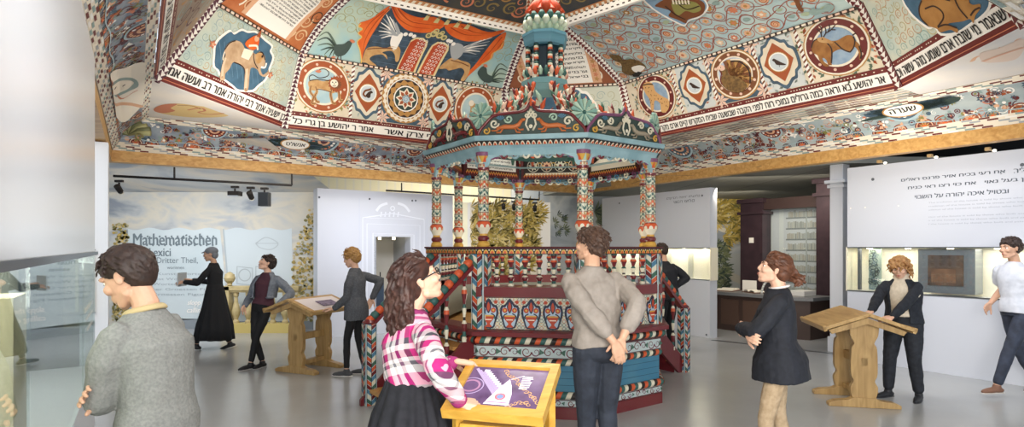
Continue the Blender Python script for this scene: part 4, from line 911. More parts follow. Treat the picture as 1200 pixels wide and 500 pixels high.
# crest boards with running animals
def crest(variant):
    mb = MB(); T = face_T(0, 1.40, 2.745); w = half(1.40); edge = RED if variant != 1 else PU2
    top = spline([(-w+.01, 0), (-w+.02, .05), (-w+.09, .13), (-w+.17, .2), (-.22, .22), (-.06, .24), (0, .32), (.06, .24), (.22, .22), (w-.17, .2), (w-.09, .13), (w-.02, .05), (w-.01, 0)], 4)
    mb.prism(top, -.02, .0, mat('#3a4a46', .5), lambda x, y, z_: T(x, y, z_)); mb.tube([T(x, y, .0) for x, y in top], .016, edge, 6)
    g = lambda x, y: T(x, y, .012)
    for s in (-1, 1):
        m = mat('#c4703f', .5) if variant == 0 else (mat('#9a8f7c', .5) if variant == 1 else RED)
        body = [(s*.34, .07), (s*.26, .085), (s*.17, .08), (s*.12, .1), (s*.09, .145)]
        mb.tube([g(*q) for q in body], [.012, .024, .024, .022, .016], m, 8); mb.tube([g(s*.09, .145), g(s*.055, .15)], [.02, .01], m, 8)
        for a, b, c_ in (((s*.15, .08), (s*.11, .05), (s*.07, .055)), ((s*.16, .075), (s*.14, .03), (s*.1, .025)), ((s*.27, .075), (s*.3, .03), (s*.34, .03)), ((s*.29, .08), (s*.34, .05), (s*.39, .05))): mb.tube([g(*a), g(*b), g(*c_)], .009, m, 6)
        mb.tube([g(*q) for q in sp((s*.36, .12), .045, 1.3, 0, s)], .01, IVY, 6); mb.tube([g(*q) for q in sp((s*.22, .16), .04, 1.3, PI, -s)], .01, (LG, IVY, YEL)[variant], 6)
        mb.tube([g(*q) for q in sp((s*.44, .05), .035, 1.2, 1, s)], .009, YEL, 6)
        for i in range(5): a = PI/2+(i-2)*.45; mb.add([g(s*.3, .15), g(s*.3+.045*math.cos(a-.15), .15+.045*math.sin(a-.15)), g(s*.3+.05*math.cos(a+.15), .15+.05*math.sin(a+.15))], [(0, 1, 2)], BL2)
        mb.tube([g(s*.02, .04), g(s*.05, .1), g(s*.025, .2), g(0, .25)], .01, IVY, 6)
        mb.tube([g(*q) for q in sp((s*.035, .19), .035, 1.2, PI/2, s)], .008, IVY, 6)
    mb.lathe([(.004, .0), (.02, .02), (.016, .05), (.003, .09)], OR2, n=8, T=lambda x, y, z_: T(x, .28+z_, y))
    mb.lathe([(.0, -.012), (.02, 0), (.0, .012)], IVY, n=8, T=lambda x, y, z_: T(x, .08+y, .02+z_))
    return mb
for v_, faces in ((0, (7, 3, 5)), (1, (0, 2, 4)), (2, (6, 1))): eight(crest(v_), 'crest', faces, ('crest with carved orange deer', 'purple edged crest with carved beasts', 'crest with carved red beasts')[v_])
# rosette discs standing on the corners, with leafy cones
mb = MB(); a = BA-PI/8; n_ = Vector((math.cos(a), math.sin(a), 0)); t_ = Vector((-n_.y, n_.x, 0)); c0 = n_*1.33+Vector((0, 0, 2.96))
for i in range(14):
    b0, b1 = 2*PI*i/14, 2*PI*(i+.8)/14; q = lambda b, r, h: c0+t_*r*math.cos(b)+Vector((0, 0, r*math.sin(b)))+n_*h
    mb.add([q(b0, .02, .012), q(b1, .02, .012), q(b1, .125, .02), q((b0+b1)/2, .14, .012), q(b0, .125, .02), q(b0, .02, -.012), q(b1, .02, -.012), q(b1, .125, -.005), q((b0+b1)/2, .14, -.01), q(b0, .125, -.005)], [(0, 1, 2, 3, 4), (5, 9, 8, 7, 6), (1, 6, 7, 2), (0, 4, 9, 5), (2, 7, 8, 3), (3, 8, 9, 4)], LG if i % 2 else mat('#7fa69a', .5))
mb.lathe([(.0, -.02), (.03, 0), (.0, .03)], TL2, n=10, T=lambda x, y, z_: c0+t_*x+Vector((0, 0, y))+n_*z_)
mb.tube([n_*1.33+Vector((0, 0, 2.75)), n_*1.33+Vector((0, 0, 2.88))], .014, RED, 6)
ros = eight(mb, 'rosette', range(8), 'pale green fan rosette')
def segtube(pts, r, cols, mb, n=8, seg=1):
    P = [Vector(p) for p in pts]
    for i in range(0, len(P)-1, seg): mb.tube(P[i:i+seg+1], r if not callable(r) else [r(i/(len(P)-1)), r((i+1)/(len(P)-1))], cols[(i//seg) % len(cols)], n)
# curved ribs of the crown
mb = MB(); a = BA-PI/8; n_ = Vector((math.cos(a), math.sin(a), 0)); t_ = Vector((-n_.y, n_.x, 0))
def bez(P, n): 
    out = []
    for i in range(n+1):
        t = i/n; out.append(P[0]*(1-t)**3+P[1]*3*t*(1-t)**2+P[2]*3*t*t*(1-t)+P[3]*t**3)
    return out
RB = bez([n_*1.28+Vector((0, 0, 2.76)), n_*1.05+Vector((0, 0, 3.35)), n_*.42+Vector((0, 0, 2.95)), n_*.23+Vector((0, 0, 3.66))], 22)
segtube(RB, .026, [OR2, IVY, TL2, RED, IVY], mb)
rib = eight(mb, 'crown_rib', range(8), 'banded red and green rib')
mb = MB()
for i in range(3, 20, 2):
    c = RB[i]; d = (RB[i+1]-RB[i-1]).normalized(); up = d.cross(t_).normalized(); up = up if up.z > 0 else -up
    for s in (-1, 0, 1):
        e = (up+t_*s*.8).normalized(); L = .1 if s else .12; m = (OR2, GR2, LG, PNK, RED)[(i+s) % 5]
        mb.tube([c+e*.015, c+e*L*.5+d*.02, c+e*L+d*.05], [.012, .024, .004], m, 6)
kids(rib, mb, 'carved_leaf', 'carved coloured leaves')
mb = MB()
for s in (-.14, 0, .14):
    c = n_*(1.12-abs(s)*.3)+t_*s+Vector((0, 0, 2.78)); mb.tube([c, c+Vector((0, 0, .1)), c+Vector((0, 0, .22))+n_*.03], [.015, .03, .02], (RED, GR2, OR2)[int(s*8) % 3], 7); mb.lathe([(.0, 0), (.03, .02), (.025, .05), (0, .09)], PNK, n=8, T=lambda x, y, z_, c=c: c+Vector((x, y, .2+z_))+n_*.03)
mb2 = mb; kids(ros, mb2, 'leaf_spray', 'painted leaf cones')
# inner drum and lantern
octring([(.62, 2.76), (.60, 2.80), (.55, 2.80)], TL2, 'inner_ring')
mb = MB()
for k in range(8):
    a = BA+k*PI/4; n2 = Vector((math.cos(a), math.sin(a), 0)); t2 = Vector((-n2.y, n2.x, 0))
    for j in range(5):
        c = n2*(.75-.1*j)+Vector((0, 0, 2.82+.12*j)); e = (n2*.5+Vector((0, 0, 1))+t2*(.5 if j % 2 else -.5)).normalized()
        mb.tube([c, c+e*.06, c+e*.15], [.012, .03, .004], (OR2, LG, RED, GR2, PNK)[(j+k) % 5], 6)
mb.build('crown_leaves', bim, label='sprays of carved leaves inside the crown')
octring([(.0, 3.6), (.2, 3.6), (.27, 3.66), (.29, 3.66), (.29, 3.72), (.24, 3.74), (.0, 3.74)], mat('#6d9aa0', .5), 'lantern_ring', label='blue green lantern ring')
mb = MB(); src = None
for i in range(16): mb.tube([Vector((0, 0, 3.74+.026*i)), Vector((0, 0, 3.74+.026*(i+1)))], .029, (OR2, IVY, TL2, BLK2)[i % 4], 8)
for k in range(8):
    a = BA-PI/8+k*PI/4
    if src is None: src = mb.build('lantern_column', bim); o = src
    else: o = src.copy(); COL.objects.link(o); o.parent = bim
    o.location = (.21*math.cos(a), .21*math.sin(a), 0)
mb = MB()
for k in range(24):
    a = 2*PI*k/24; c = Vector((.235*math.cos(a), .235*math.sin(a), 3.76)); mb.tube([c, c*1.0+Vector((.02*math.cos(a), .02*math.sin(a), .05)), c+Vector((.03*math.cos(a), .03*math.sin(a), .1))], [.016, .03, .006], (OR2, LG, TL2, PNK)[k % 4], 6)
mb.build('lantern_leaves', bim)
mb = MB(); mb.lathe([(.12, 3.74), (.13, 3.9), (.12, 4.13)], mat('#3b4a55', .6), n=8, smooth=False); mb.build('lantern_core', bim)
octring([(.2, 4.13), (.25, 4.14), (.26, 4.17), (.27, 4.24), (.28, 4.25), (.28, 4.28), (.0, 4.30)], mat('#5f93a6', .5), 'lantern_cornice', label='blue scalloped lantern cornice')
mb = MB(); mb.lathe([(.15, 4.28, LG), (.2, 4.33), (.22, 4.39), (.2, 4.47), (.12, 4.5)], LG, n=24)
for r_, z0, m in ((0, 4.29, mat('#b7cbb0', .5)), (1, 4.36, mat('#d3dcc6', .5)), (2, 4.42, TL2)):
    for k in range(14):
        a = 2*PI*(k+r_*.5)/14; o = Vector((math.cos(a), math.sin(a), 0)); t2 = Vector((-o.y, o.x, 0)); r = (.195, .235, .22)[r_]
        mb.tube([o*(r-.03)+Vector((0, 0, z0)), o*r+Vector((0, 0, z0+.05)), o*(r+.01)+Vector((0, 0, z0+.09))], [.02, .045, .018], m, 8)
mb.build('bulb', bim, label='artichoke bulb with pale green petals')
mb = MB(); FO = mat('#bf4520', .5, second='#a83a1a', scale=9)
for k in range(8):
    a = k*PI/4; o = Vector((math.cos(a), math.sin(a), 0)); mb.tube([o*.15+Vector((0, 0, 4.5)), o*.185+Vector((0, 0, 4.56)), o*.11+Vector((0, 0, 4.66)), o*.04+Vector((0, 0, 4.78))], [.03, .06, .05, .02], FO, 8)
mb.lathe([(.18, 4.5), (.21, 4.55), (.16, 4.61), (.1, 4.68), (.06, 4.75), (.035, 4.82), (.05, 4.86), (.03, 4.9), (.0, 5.0)], FO, n=16); mb.build('finial', bim, label='orange tulip finial')
for o in COL.objects:
    if o.name.startswith(('lantern', 'bulb', 'finial')): o.location.z -= .11
# stairs on two opposite faces
def stairs(k):
    a = BA+k*PI/4; n2 = Vector((math.cos(a), math.sin(a), 0)); t2 = Vector((-n2.y, n2.x, 0)); ap = R8*math.cos(PI/8); W_ = half(R8)-.04
    f = lambda u, d, z_: n2*(ap+d)+t2*u+Vector((0, 0, z_)); deck = .845; N = 4; L = .82
    wd = wood('stair_tread', '#a8763c', '#cf9d58', 1, 3, .4, 10)
    for i in range(N):
        z1 = deck*(N-i)/(N+1); d0 = .12+i*(L-.12)/N; d1 = d0+(L-.12)/N+.02; mb = MB()
        mb.add([f(s*W_*.95, d, z_) for z_ in (z1-.035, z1) for s, d in ((-1, d0), (1, d0), (1, d1), (-1, d1))], [(0, 3, 2, 1), (4, 5, 6, 7), (0, 1, 5, 4), (1, 2, 6, 5), (2, 3, 7, 6), (3, 0, 4, 7)], wd); mb.build('stair_tread', bim)
        mb = MB(); mb.add([f(s*W_*.93, d0+.02, z_) for z_ in (max(0, z1-.2), z1-.035) for s in (-1, 1)], [(0, 1, 3, 2)], RED); mb.build('stair_riser', bim)
    for s in (-1, 1):
        mb = MB(); th = .045; pts = [(.05, deck+.03), (.05, deck-.22), (.1, deck-.32), (L-.12, 0), (L+.1, 0), (L+.1, .06)]
        mb.prism(pts, -th/2, th/2, RED, lambda x, y, z_, s=s: f(s*W_+z_, x, y)); mb.build('stringer', bim, label='dark red stair stringer')
        mb = MB(); p0, p1 = (.02, 1.62), (L+.02, .86); n = 15
        for i in range(n):
            q0, q1 = i/n, (i+1)/n; A_ = f(s*W_, p0[0]+(p1[0]-p0[0])*q0, p0[1]+(p1[1]-p0[1])*q0); B_ = f(s*W_, p0[0]+(p1[0]-p0[0])*q1, p0[1]+(p1[1]-p0[1])*q1)
            mb.tube([A_, (A_+B_)/2, B_], [.036, .045, .036], (OR2, TL2)[i % 2], 10)
        e = Vector((0, 0, -.04)); A_, B_ = f(s*W_, *p0)+e, f(s*W_, *p1)+e
        d_ = (B_-A_).normalized(); up = Vector((0, 0, 1)); sd = t2*.042
        mb.add([A_-sd, A_+sd, A_+sd-up*.05, A_-sd-up*.05, B_-sd, B_+sd, B_+sd-up*.05, B_-sd-up*.05], [(0, 1, 2, 3), (7, 6, 5, 4), (0, 4, 5, 1), (1, 5, 6, 2), (2, 6, 7, 3), (3, 7, 4, 0)], RED); mb.build('handrail', bim, label='handrail painted as a twisted orange and green rope')
        for i in range(3):
            d = .2+i*.2; zt = 1.62-.76*(d-.02)/L-.09; zb = max(.08, deck+.03-(deck)*(d-.05)/(L-.0)); mb = MB(); q = f(s*W_, d, 0); mb.lathe(baluster(zb, zt, .85), IVY, o=(q.x, q.y, 0), n=10); mb.build('stair_baluster', bim)
        pmx = post_mb(.06, 0, .85); pmx.lathe([(.06, .85, RED), (.075, .865), (.05, .885), (.0, .93)], RED, n=12); o = pmx.build('newel_post', bim); o.location = f(s*W_, L+.0, 0); o.rotation_euler.z = a
for k in OPEN: stairs(k)
# ================================================================ THE MUSEUM HALL
def struct(o, name=None): o['kind'] = 'structure'; return o
def floor_mat():
    m = bpy.data.materials.new('epoxy_floor'); m.use_nodes = True; nt = m.node_tree; b = nt.nodes['Principled BSDF']; L = nt.links.new
    tc = nt.nodes.new('ShaderNodeTexCoord'); nz = nt.nodes.new('ShaderNodeTexNoise'); nz.inputs['Scale'].default_value = .7; nz.inputs['Detail'].default_value = 6
    cr = nt.nodes.new('ShaderNodeValToRGB'); cr.color_ramp.elements[0].color = lin('#a0a2a2'); cr.color_ramp.elements[1].color = lin('#b0b2b2'); cr.color_ramp.elements[0].position = .3; cr.color_ramp.elements[1].position = .7
    L(tc.outputs['Object'], nz.inputs['Vector']); L(nz.outputs['Fac'], cr.inputs[0]); L(cr.outputs[0], b.inputs['Base Color'])
    b.inputs['Roughness'].default_value = .22; b.inputs['Specular IOR Level'].default_value = .6
    n2 = nt.nodes.new('ShaderNodeTexNoise'); n2.inputs['Scale'].default_value = 3; bp = nt.nodes.new('ShaderNodeBump'); bp.inputs['Strength'].default_value = .04; bp.inputs['Distance'].default_value = .02
    L(tc.outputs['Object'], n2.inputs['Vector']); L(n2.outputs['Fac'], bp.inputs['Height']); L(bp.outputs[0], b.inputs['Normal']); return m
mb = MB(); mb.box((0, 7, -.05), (28, 26, .1), floor_mat()); struct(mb.build('floor'))
WP = mat('#cdd1d9', .35, spec=.5); WPM = mat('#cfd3da', .6)
U3 = Vector((VU.x, VU.y, 0)); V3 = Vector((VV.x, VV.y, 0)); Z3 = Vector((0, 0, 1))
def slab(a, b, z0, z1, th, m, name, back=1):
    """upright panel between plan points a and b; thickness away from the eye"""
    a, b = Vector((a[0], a[1], 0)), Vector((b[0], b[1], 0)); t = (b-a).normalized(); n = Vector((t.y, -t.x, 0))
    if n.dot(-a) > 0: n = -n
    mb = MB(); mb.add([p+n*h+Z3*z_ for z_ in (z0, z1) for p, h in ((a, 0), (b, 0), (b, th), (a, th))], [(0, 1, 2, 3), (4, 7, 6, 5), (0, 4, 5, 1), (1, 5, 6, 2), (2, 6, 7, 3), (3, 7, 4, 0)], m)
    return mb, Plane(Vector((a.x, a.y, 0)), t, Z3)
def cloudmat(name, cols, sc_=(1, 1, 2.2), s=.6, det=7):
    m = bpy.data.materials.new(name); m.use_nodes = True; nt = m.node_tree; b = nt.nodes['Principled BSDF']; L = nt.links.new
    tc = nt.nodes.new('ShaderNodeTexCoord'); mp = nt.nodes.new('ShaderNodeMapping'); mp.inputs['Scale'].default_value = sc_
    nz = nt.nodes.new('ShaderNodeTexNoise'); nz.inputs['Scale'].default_value = s; nz.inputs['Detail'].default_value = det; nz.inputs['Distortion'].default_value = .6
    cr = nt.nodes.new('ShaderNodeValToRGB'); e = cr.color_ramp.elements; n = len(cols); e[0].position = .34; e[1].position = .66; e[0].color = lin(cols[0]); e[1].color = lin(cols[-1])
    for i in range(1, n-1): q = e.new(.34+.32*i/(n-1)); q.color = lin(cols[i])
    L(tc.outputs['Object'], mp.inputs[0]); L(mp.outputs[0], nz.inputs[0]); L(nz.outputs['Fac'], cr.inputs[0]); L(cr.outputs[0], b.inputs['Base Color']); b.inputs['Roughness'].default_value = .7; return m
# --- printed mural wall at the back left
SKYM = cloudmat('mural_sky', ['#8d949c', '#b9bbb8', '#cfc8b6', '#aeb3b6'], s=.9)
DM = 11.7; xa, xb = px(120, 290, DM).x-1.5, px(374, 290, DM).x+.3
mb, PL = slab((xa, DM), (xb, DM), 0, 2.78, .12, SKYM, ''); p = Paint(mb, PL); Z = lambda *q: [PL.px(*a) for a in q]
PAGE = mat('#cdd6d6', .6, second='#c0cccd', scale=1.2); INK = mat('#6f7b80', .7)
wav = [(150+i*6, 268+1.5*math.sin(i*1.1)) for i in range(33)]
p.poly(Z((150, 378), *wav[:19], (268, 372)), PAGE, 1); p.poly(Z((262, 268), *wav[19:], (344, 376), (271, 376)), mat('#c6cfd0', .6), 2)
p.stroke(Z((262, 268), (271, 376)), .03, mat('#aab4b6', .6), 3)
def ptext(s, x0, y0, x1, y1, m, l=4, bold=True, sk=0, lo=0, hi=.72): (a, b), (c, d) = PL.px(x0, y1), PL.px(x1, y0); p.text(s, a, b, c, d, m, l, bold, skew=sk, lo=lo, hi=hi)
ptext('Mathematischen', 156, 273, 254, 287, INK); ptext('Lexici', 175, 290, 200, 300, INK); ptext('Dritter Theil,', 184, 301, 232, 308, INK, bold=False); ptext('worinnen', 196, 311, 216, 315, INK, bold=False)
for x in range(157, 255, 7):                                            # blackletter feet and hairlines
    p.poly(Z((x, 287), (x+1.6, 288.6), (x+3, 287), (x+1.6, 285.6)), INK, 5); p.poly(Z((x+1, 277), (x+2.4, 275.4), (x+3.8, 277), (x+2.4, 278.4)), INK, 5)
for i in range(5): q = .0; ptext('die Kunst Worter Groessen Figur'[i*4:i*4+16], 170+i*2, 319+i*6, 240, 322+i*6, mat('#9aa5a8', .6), bold=False)
p.stroke(spline(Z((300, 285), (312, 278), (326, 285), (318, 292), (305, 290), (300, 285))), .02, mat('#b4bcbd', .6), 4); p.stroke(Z((300, 285), (326, 285)), .015, mat('#b4bcbd', .6), 4)
for x0 in (278, 300): p.stroke(Z((x0, 312), (x0+18, 314), (x0+18, 334), (x0, 332)), .025, mat('#aab3b4', .6), 4, closed=True)
p.ring(Z((287, 322))[0], .11, .13, mat('#aab3b4', .6), 5); p.stroke(Z((303, 330), (315, 318)), .02, mat('#aab3b4', .6), 5)
ptext('slopp the ones', 220, 351, 262, 357, WHT, 6, sk=.2); ptext('calling ones', 219, 360, 256, 366, WHT, 6, sk=.2); ptext('who shape', 268, 353, 300, 360, WHT, 6, sk=.2)
for x0, w_ in ((343, 27), (133, 18)):
    for i in range(420):
        x = x0+w_*random.random(); y = random.uniform(245 if x0 > 200 else 262, 376); 
        if x0 > 200 and y < 300 and x < x0+(300-y)*.35: continue
        q = PL.px(x, y); r = random.uniform(.02, .05); p.blob([(q[0]+r*math.cos(a)*random.uniform(.6, 1), q[1]+r*.7*math.sin(a)) for a in (0, 1.2, 2.4, 3.6, 4.9)], random.choice([mat('#b59a52', .7), mat('#9c8a4e', .7), mat('#c9b172', .7), mat('#7d7748', .7), mat('#a8a07a', .7)]), 7+i % 3, 2)
p.poly(Z((150, 372), (374, 376), (374, 386), (150, 386)), mat('#8b9296', .6), 1)
mb.build('wall_back_left')['kind'] = 'structure'
mb = MB(); q = [Vector((xa, DM, 2.78)), Vector((xb, DM, 2.78)), Vector((xb-.2, 8.9, 3.35)), Vector((xa, 8.7, 3.2))]
mid = Vector(((xa+xb)/2, DM-.05, 2.66)); mb.add(q, [(0, 1, 2, 3)], cloudmat('soffit_sky', ['#98a0aa', '#c3c4c2', '#d8d0c2', '#aab0b8'], (1, 1, 1), .8)); mb.build('ceiling_mural')['kind'] = 'structure'
# --- cream panelled wall far behind
mb, PL = slab((-6.5, 15.2), (2.5, 15.2), 0, 4.2, .1, mat('#ece3c2', .6), ''); p = Paint(mb, PL)
for i in range(40): u = .3+i*.22; p.rect(u, 2.2, u+.05, 3.9, mat('#e6dfca', .6), 1)
mb.build('wall_back')['kind'] = 'structure'
# --- grey sky-painted wall behind the pavilion
mb, PL = slab((.0, 14.2), (9.5, 16.2), 0, 3.2, .1, cloudmat('grey_sky', ['#8c949c', '#a9b0b6', '#bcc0c0', '#99a0a6'], (1, 1, 2), .7), ''); p = Paint(mb, PL); Z = lambda *q: [PL.px(*a) for a in q]
def foliage(p, PL, box, n, cols, r=(.06, .16), dirn=None):
    for i in range(n):
        x, y = random.uniform(box[0], box[2]), random.uniform(box[1], box[3])
        if len(box) > 4 and not box[4](x, y): continue
        q = PL.px(x, y); a0 = random.uniform(-.6, .9); s = random.uniform(*r)
        for k in range(4): a = a0+(k-1.5)*.5; p.poly([q, (q[0]+s*.6*math.cos(a-.16), q[1]+s*.6*math.sin(a-.16)), (q[0]+s*math.cos(a), q[1]+s*math.sin(a)), (q[0]+s*.6*math.cos(a+.16), q[1]+s*.6*math.sin(a+.16))], random.choice(cols), 2+i % 5)
YG = [mat(c, .7) for c in ('#a8913f', '#c2a95a', '#8b7d3c', '#d3bf7c', '#6f6a3c', '#b7a04e')]; DGn = [mat(c, .7) for c in ('#4f5c4c', '#6a7458', '#3d4a44', '#7f8663')]
foliage(p, PL, (831, 234, 876, 285, lambda x, y: y < 262 or x > 846), 160, YG, (.15, .4)); foliage(p, PL, (832, 285, 850, 352), 70, DGn, (.15, .35)); foliage(p, PL, (648, 250, 662, 275), 14, DGn, (.1, .2)); foliage(p, PL, (695, 246, 716, 262), 30, DGn, (.15, .3))
p.poly(Z((833, 300), (872, 296), (872, 356), (833, 356)), mat('#aeb2b2', .7), 1); p.line(Z((835, 262), (850, 270), (872, 266)), .12, mat('#cfcabb', .7), 1); p.line(Z((834, 330), (850, 322), (872, 330)), .2, mat('#b9b5a8', .7), 2)
mb.build('wall_back_right')['kind'] = 'structure'
# --- tree panel seen between the columns
a, b = px(541, 290, 11.6), px(645, 290, 11.6)
mb, PL = slab((a.x, a.y), (b.x, b.y), 0, EYE+53/672*11.6, .08, mat('#e6e4dc', .5), ''); p = Paint(mb, PL); Z = lambda *q: [PL.px(*x) for x in q]
p.rect(.0, .0, .12, 2.55, mat('#f1eccb', .5), 1); p.poly(Z((551, 391), (551, 239), (634, 239), (634, 391)), mat('#e8ddc6', .6, second='#d8d3c3', scale=1.5), 1)
p.line(Z((592, 390), (595, 340), (590, 300), (598, 262)), .12, mat('#6f5c3a', .7), 2); p.line(Z((594, 320), (612, 296), (622, 270)), .06, mat('#6f5c3a', .7), 2); p.line(Z((592, 310), (575, 290), (566, 262)), .06, mat('#6f5c3a', .7), 2)
foliage(p, PL, (550, 240, 634, 345, lambda x, y: ((x-586)/40)**2+((y-285)/52)**2 < 1 or (x-560)**2+(y-250)**2 < 300 or (x-618)**2+(y-250)**2 < 260), 620, YG, (.1, .26))
tag(mb.build('mural_panel'), 'free-standing tall panel painted with a yellow-green tree behind the pavilion columns', 'display panel')
# --- white partition with the etched portal and window niche (P1)
def screen(xe, Ye, axis, L, ztop, th, name, x1=None):
    a = px(xe, 290, Ye); a = Vector((a.x, a.y, 0)); b = a+axis*L; return a, b
A1 = px(372, 290, 10.4); A1 = Vector((A1.x, A1.y, 0)); L1 = 2.75; B1_ = A1+U3*L1; H1 = EYE+1.08
PLs = Plane(A1, U3, Z3); o0, o1 = PLs.px(441, 277), PLs.px(481, 360); nx0, nx1, nz1, nz0 = o0[0], o1[0], o0[1], o1[1]
mb = MB(); nb = Vector((-U3.y, U3.x, 0)); th = .28
def pbox(mb, O, ex, n, u0, u1, z0, z1, d0, d1, m): mb.add([O+ex*u+n*d+Z3*z_ for z_ in (z0, z1) for u, d in ((u0, d0), (u1, d0), (u1, d1), (u0, d1))], [(0, 3, 2, 1), (4, 5, 6, 7), (0, 1, 5, 4), (1, 2, 6, 5), (2, 3, 7, 6), (3, 0, 4, 7)], m)
for u0, u1, z0, z1 in ((0, nx0, 0, H1), (nx1, L1, 0, H1), (nx0, nx1, 0, nz0), (nx0, nx1, nz1, H1)): pbox(mb, A1, U3, nb, u0, u1, z0, z1, 0, th, WP)
p = Paint(mb, PLs); Z = lambda *q: [PLs.px(*x) for x in q]; ET = mat('#e6eaf1', .3); ES = mat('#c8ced9', .5)
for x0, y0, x1, m in ((425, 255, 497, ET), (430, 262, 492, ET), (434, 270, 488, ES), (437, 273, 485, ET)):
    p.stroke(Z((x0, 392), (x0, y0), (x1, y0+2), (x1, 385)), .014, m, 2)
p.line(Z((441, 247), (446, 241), (454, 238)), .05, ET, 2); p.line(Z((466, 238), (474, 241), (480, 248)), .05, ET, 2); p.ring(Z((460, 244))[0], .03, .05, ET, 2, 12); p.stroke(Z((425, 255), (460, 250), (497, 257)), .02, ET, 2)
for i in range(5): p.stroke(Z((446+i*5, 254), (447+i*5, 248)), .03, ET, 2)
p.stroke(Z((421, 232), (421, 392)), .015, ES, 2); p.stroke(Z((500, 236), (500, 380)), .015, ES, 2)
for q in ((433, 233), (483, 235), (487, 235), (374, 231)): p.disc(Z(q)[0], .02, mat('#4a4f58', .4), 3, 8)
scr = mb.build('white_partition'); tag(scr, 'white free-standing partition with an etched portal around a small window niche', 'partition')
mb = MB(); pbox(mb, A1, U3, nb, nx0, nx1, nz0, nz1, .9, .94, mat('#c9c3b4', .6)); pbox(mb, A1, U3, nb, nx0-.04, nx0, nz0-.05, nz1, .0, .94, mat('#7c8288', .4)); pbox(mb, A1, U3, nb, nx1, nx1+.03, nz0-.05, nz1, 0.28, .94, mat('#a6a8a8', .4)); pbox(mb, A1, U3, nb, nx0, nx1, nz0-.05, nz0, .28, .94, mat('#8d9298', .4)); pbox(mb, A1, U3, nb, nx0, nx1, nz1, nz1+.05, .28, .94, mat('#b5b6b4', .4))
for i in range(2): c = A1+U3*(nx0+.25+i*.3)+nb*.5+Z3*(nz1-.05); mb.lathe([(.03, 0), (.03, .05)], emit('niche_lamp', '#fff0d0', 6), o=c, n=8)
for i in range(2): c = A1+U3*(nx0+.18+i*.12)+nb*.6+Z3*(nz0+.62); mb.box(c, (.02, .02, .14), BLK)
pbox(mb, A1, U3, nb, nx0+.1, nx0+.34, nz0, nz0+.58, .5, .7, mat('#3a4a5c', .5)); mb.build('display_niche', scr, label='recessed lit niche with a dark blue exhibit')
# --- right-hand white screens with glass cases in eye-level bands
def case_wall(A, ax, L, ztop, z0, z1, name, label, dep=.4):
    root = thing(name, label, 'display wall', A); A0 = Vector((0, 0, 0)); n = Vector((ax.y, -ax.x, 0))
    if n.dot(A) < 0: n = -n
    mb = MB(); pbox(mb, A0, ax, n, 0, L, z1, ztop, 0, dep, WP); pbox(mb, A0, ax, n, 0, L, 0, z0, 0, dep, WP); up = mb.build('wall_panel', root, label='white glossy panels')
    mb = MB(); pbox(mb, A0, ax, n, .0, L, z0, z1, dep-.03, dep, mat('#ebe4cc', .6, second='#f1ecdc', scale=2)); pbox(mb, A0, ax, n, -.02, 0, z0, z1, 0, dep, mat('#ebe4cc', .6)); mb.build('case_back', root, label='cream case lining')
    mb = MB(); pbox(mb, A0, ax, n, 0, L, z1-.015, z1, -.01, .02, mat('#7d8488', .3, .8)); pbox(mb, A0, ax, n, 0, L, z0, z0+.015, -.01, .02, mat('#7d8488', .3, .8)); mb.build('case_rail', root)
    mb = MB(); pbox(mb, A0, ax, n, 0, L, z0+.015, z1-.015, 0, .008, glass('case_glass')); mb.build('glass_pane', root)
    mb = MB()
    for i in range(int(L/.5)): pbox(mb, A0, ax, n, .2+i*.5, .26+i*.5, z1-.03, z1-.02, .15, .2, emit('case_lamp', '#fff3cf', 9))
    mb.build('case_light', root)
    return root, A0, n
A3 = px(993, 290, 8.53); A3 = Vector((A3.x, A3.y, 0)); ax3 = -V3
cw, O3, n3 = case_wall(A3, ax3, 6.5, EYE+1.18, EYE-.64, EYE+.01, 'display_wall', 'long white display wall with an eye-level glass case and Hebrew lines, by the lectern')
PL3 = Plane(A3, ax3, Z3); mb = MB(); p = Paint(mb, lambda u, v, h=0: O3+ax3*u+Z3*v-n3*(h+.001)); g = mat('#5d6570', .6)
for i, (y, s) in enumerate(((211, 'רוּהֶם כּמיעילִיךְ   אֶת דעי בכית אזיר פרנס ראלים'), (220, 'ואת אדום אין בעל נאוי   את כוי רצו ראי כנית'), (230, 'ובטויל איכה יהודה על השבוי'))):
    a = PL3.px(1056+i*8, y+3); p.text(rev(s), a[0], a[1], a[0]+(1.75, 1.7, 1.0)[i], a[1]+.06, g, 1)
for i in range(6):
    a = PL3.px(1088, 237+i*4.2+(4 if i > 2 else 0)); p.text('The tradition of the house is told by those who built and painted it in colour'[i*3:i*3+64], a[0], a[1]-.02, a[0]+1.3, a[1]+.004, mat('#a9afb9', .6), 1, False)
for q in ((1023, 210), (1198, 193)): p.disc(PL3.px(*q), .022, mat('#5a5f66', .4), 2, 10)
for q in ((997, 244), (1014, 243), (1053, 241)): p.disc(PL3.px(*q), .012, WHT, 2, 8)
mb.build('wall_lettering', cw, label='grey Hebrew lettering')
def in3(x0, x1): return PL3.px(x0, 300)[0], PL3.px(x1, 300)[0]
mb = MB(); u0, u1 = in3(1074, 1141); pbox(mb, A3, ax3, n3, u0, u1, EYE-.60, EYE-.02, .05, .3, mat('#8e9498', .35, .5)); pbox(mb, A3, ax3, n3, u0+.12, u1-.12, EYE-.50, EYE-.1, .035, .05, mat('#76604f', .5, second='#4c3f38', scale=5)); pbox(mb, A3, ax3, n3, u0+.16, u1-.2, EYE-.46, EYE-.28, .03, .035, mat('#8d6b52', .5, second='#6b5140', scale=9))
tag(mb.build('framed_relief'), 'brown relief in a wide grey metal frame inside the long glass case', 'framed relief')
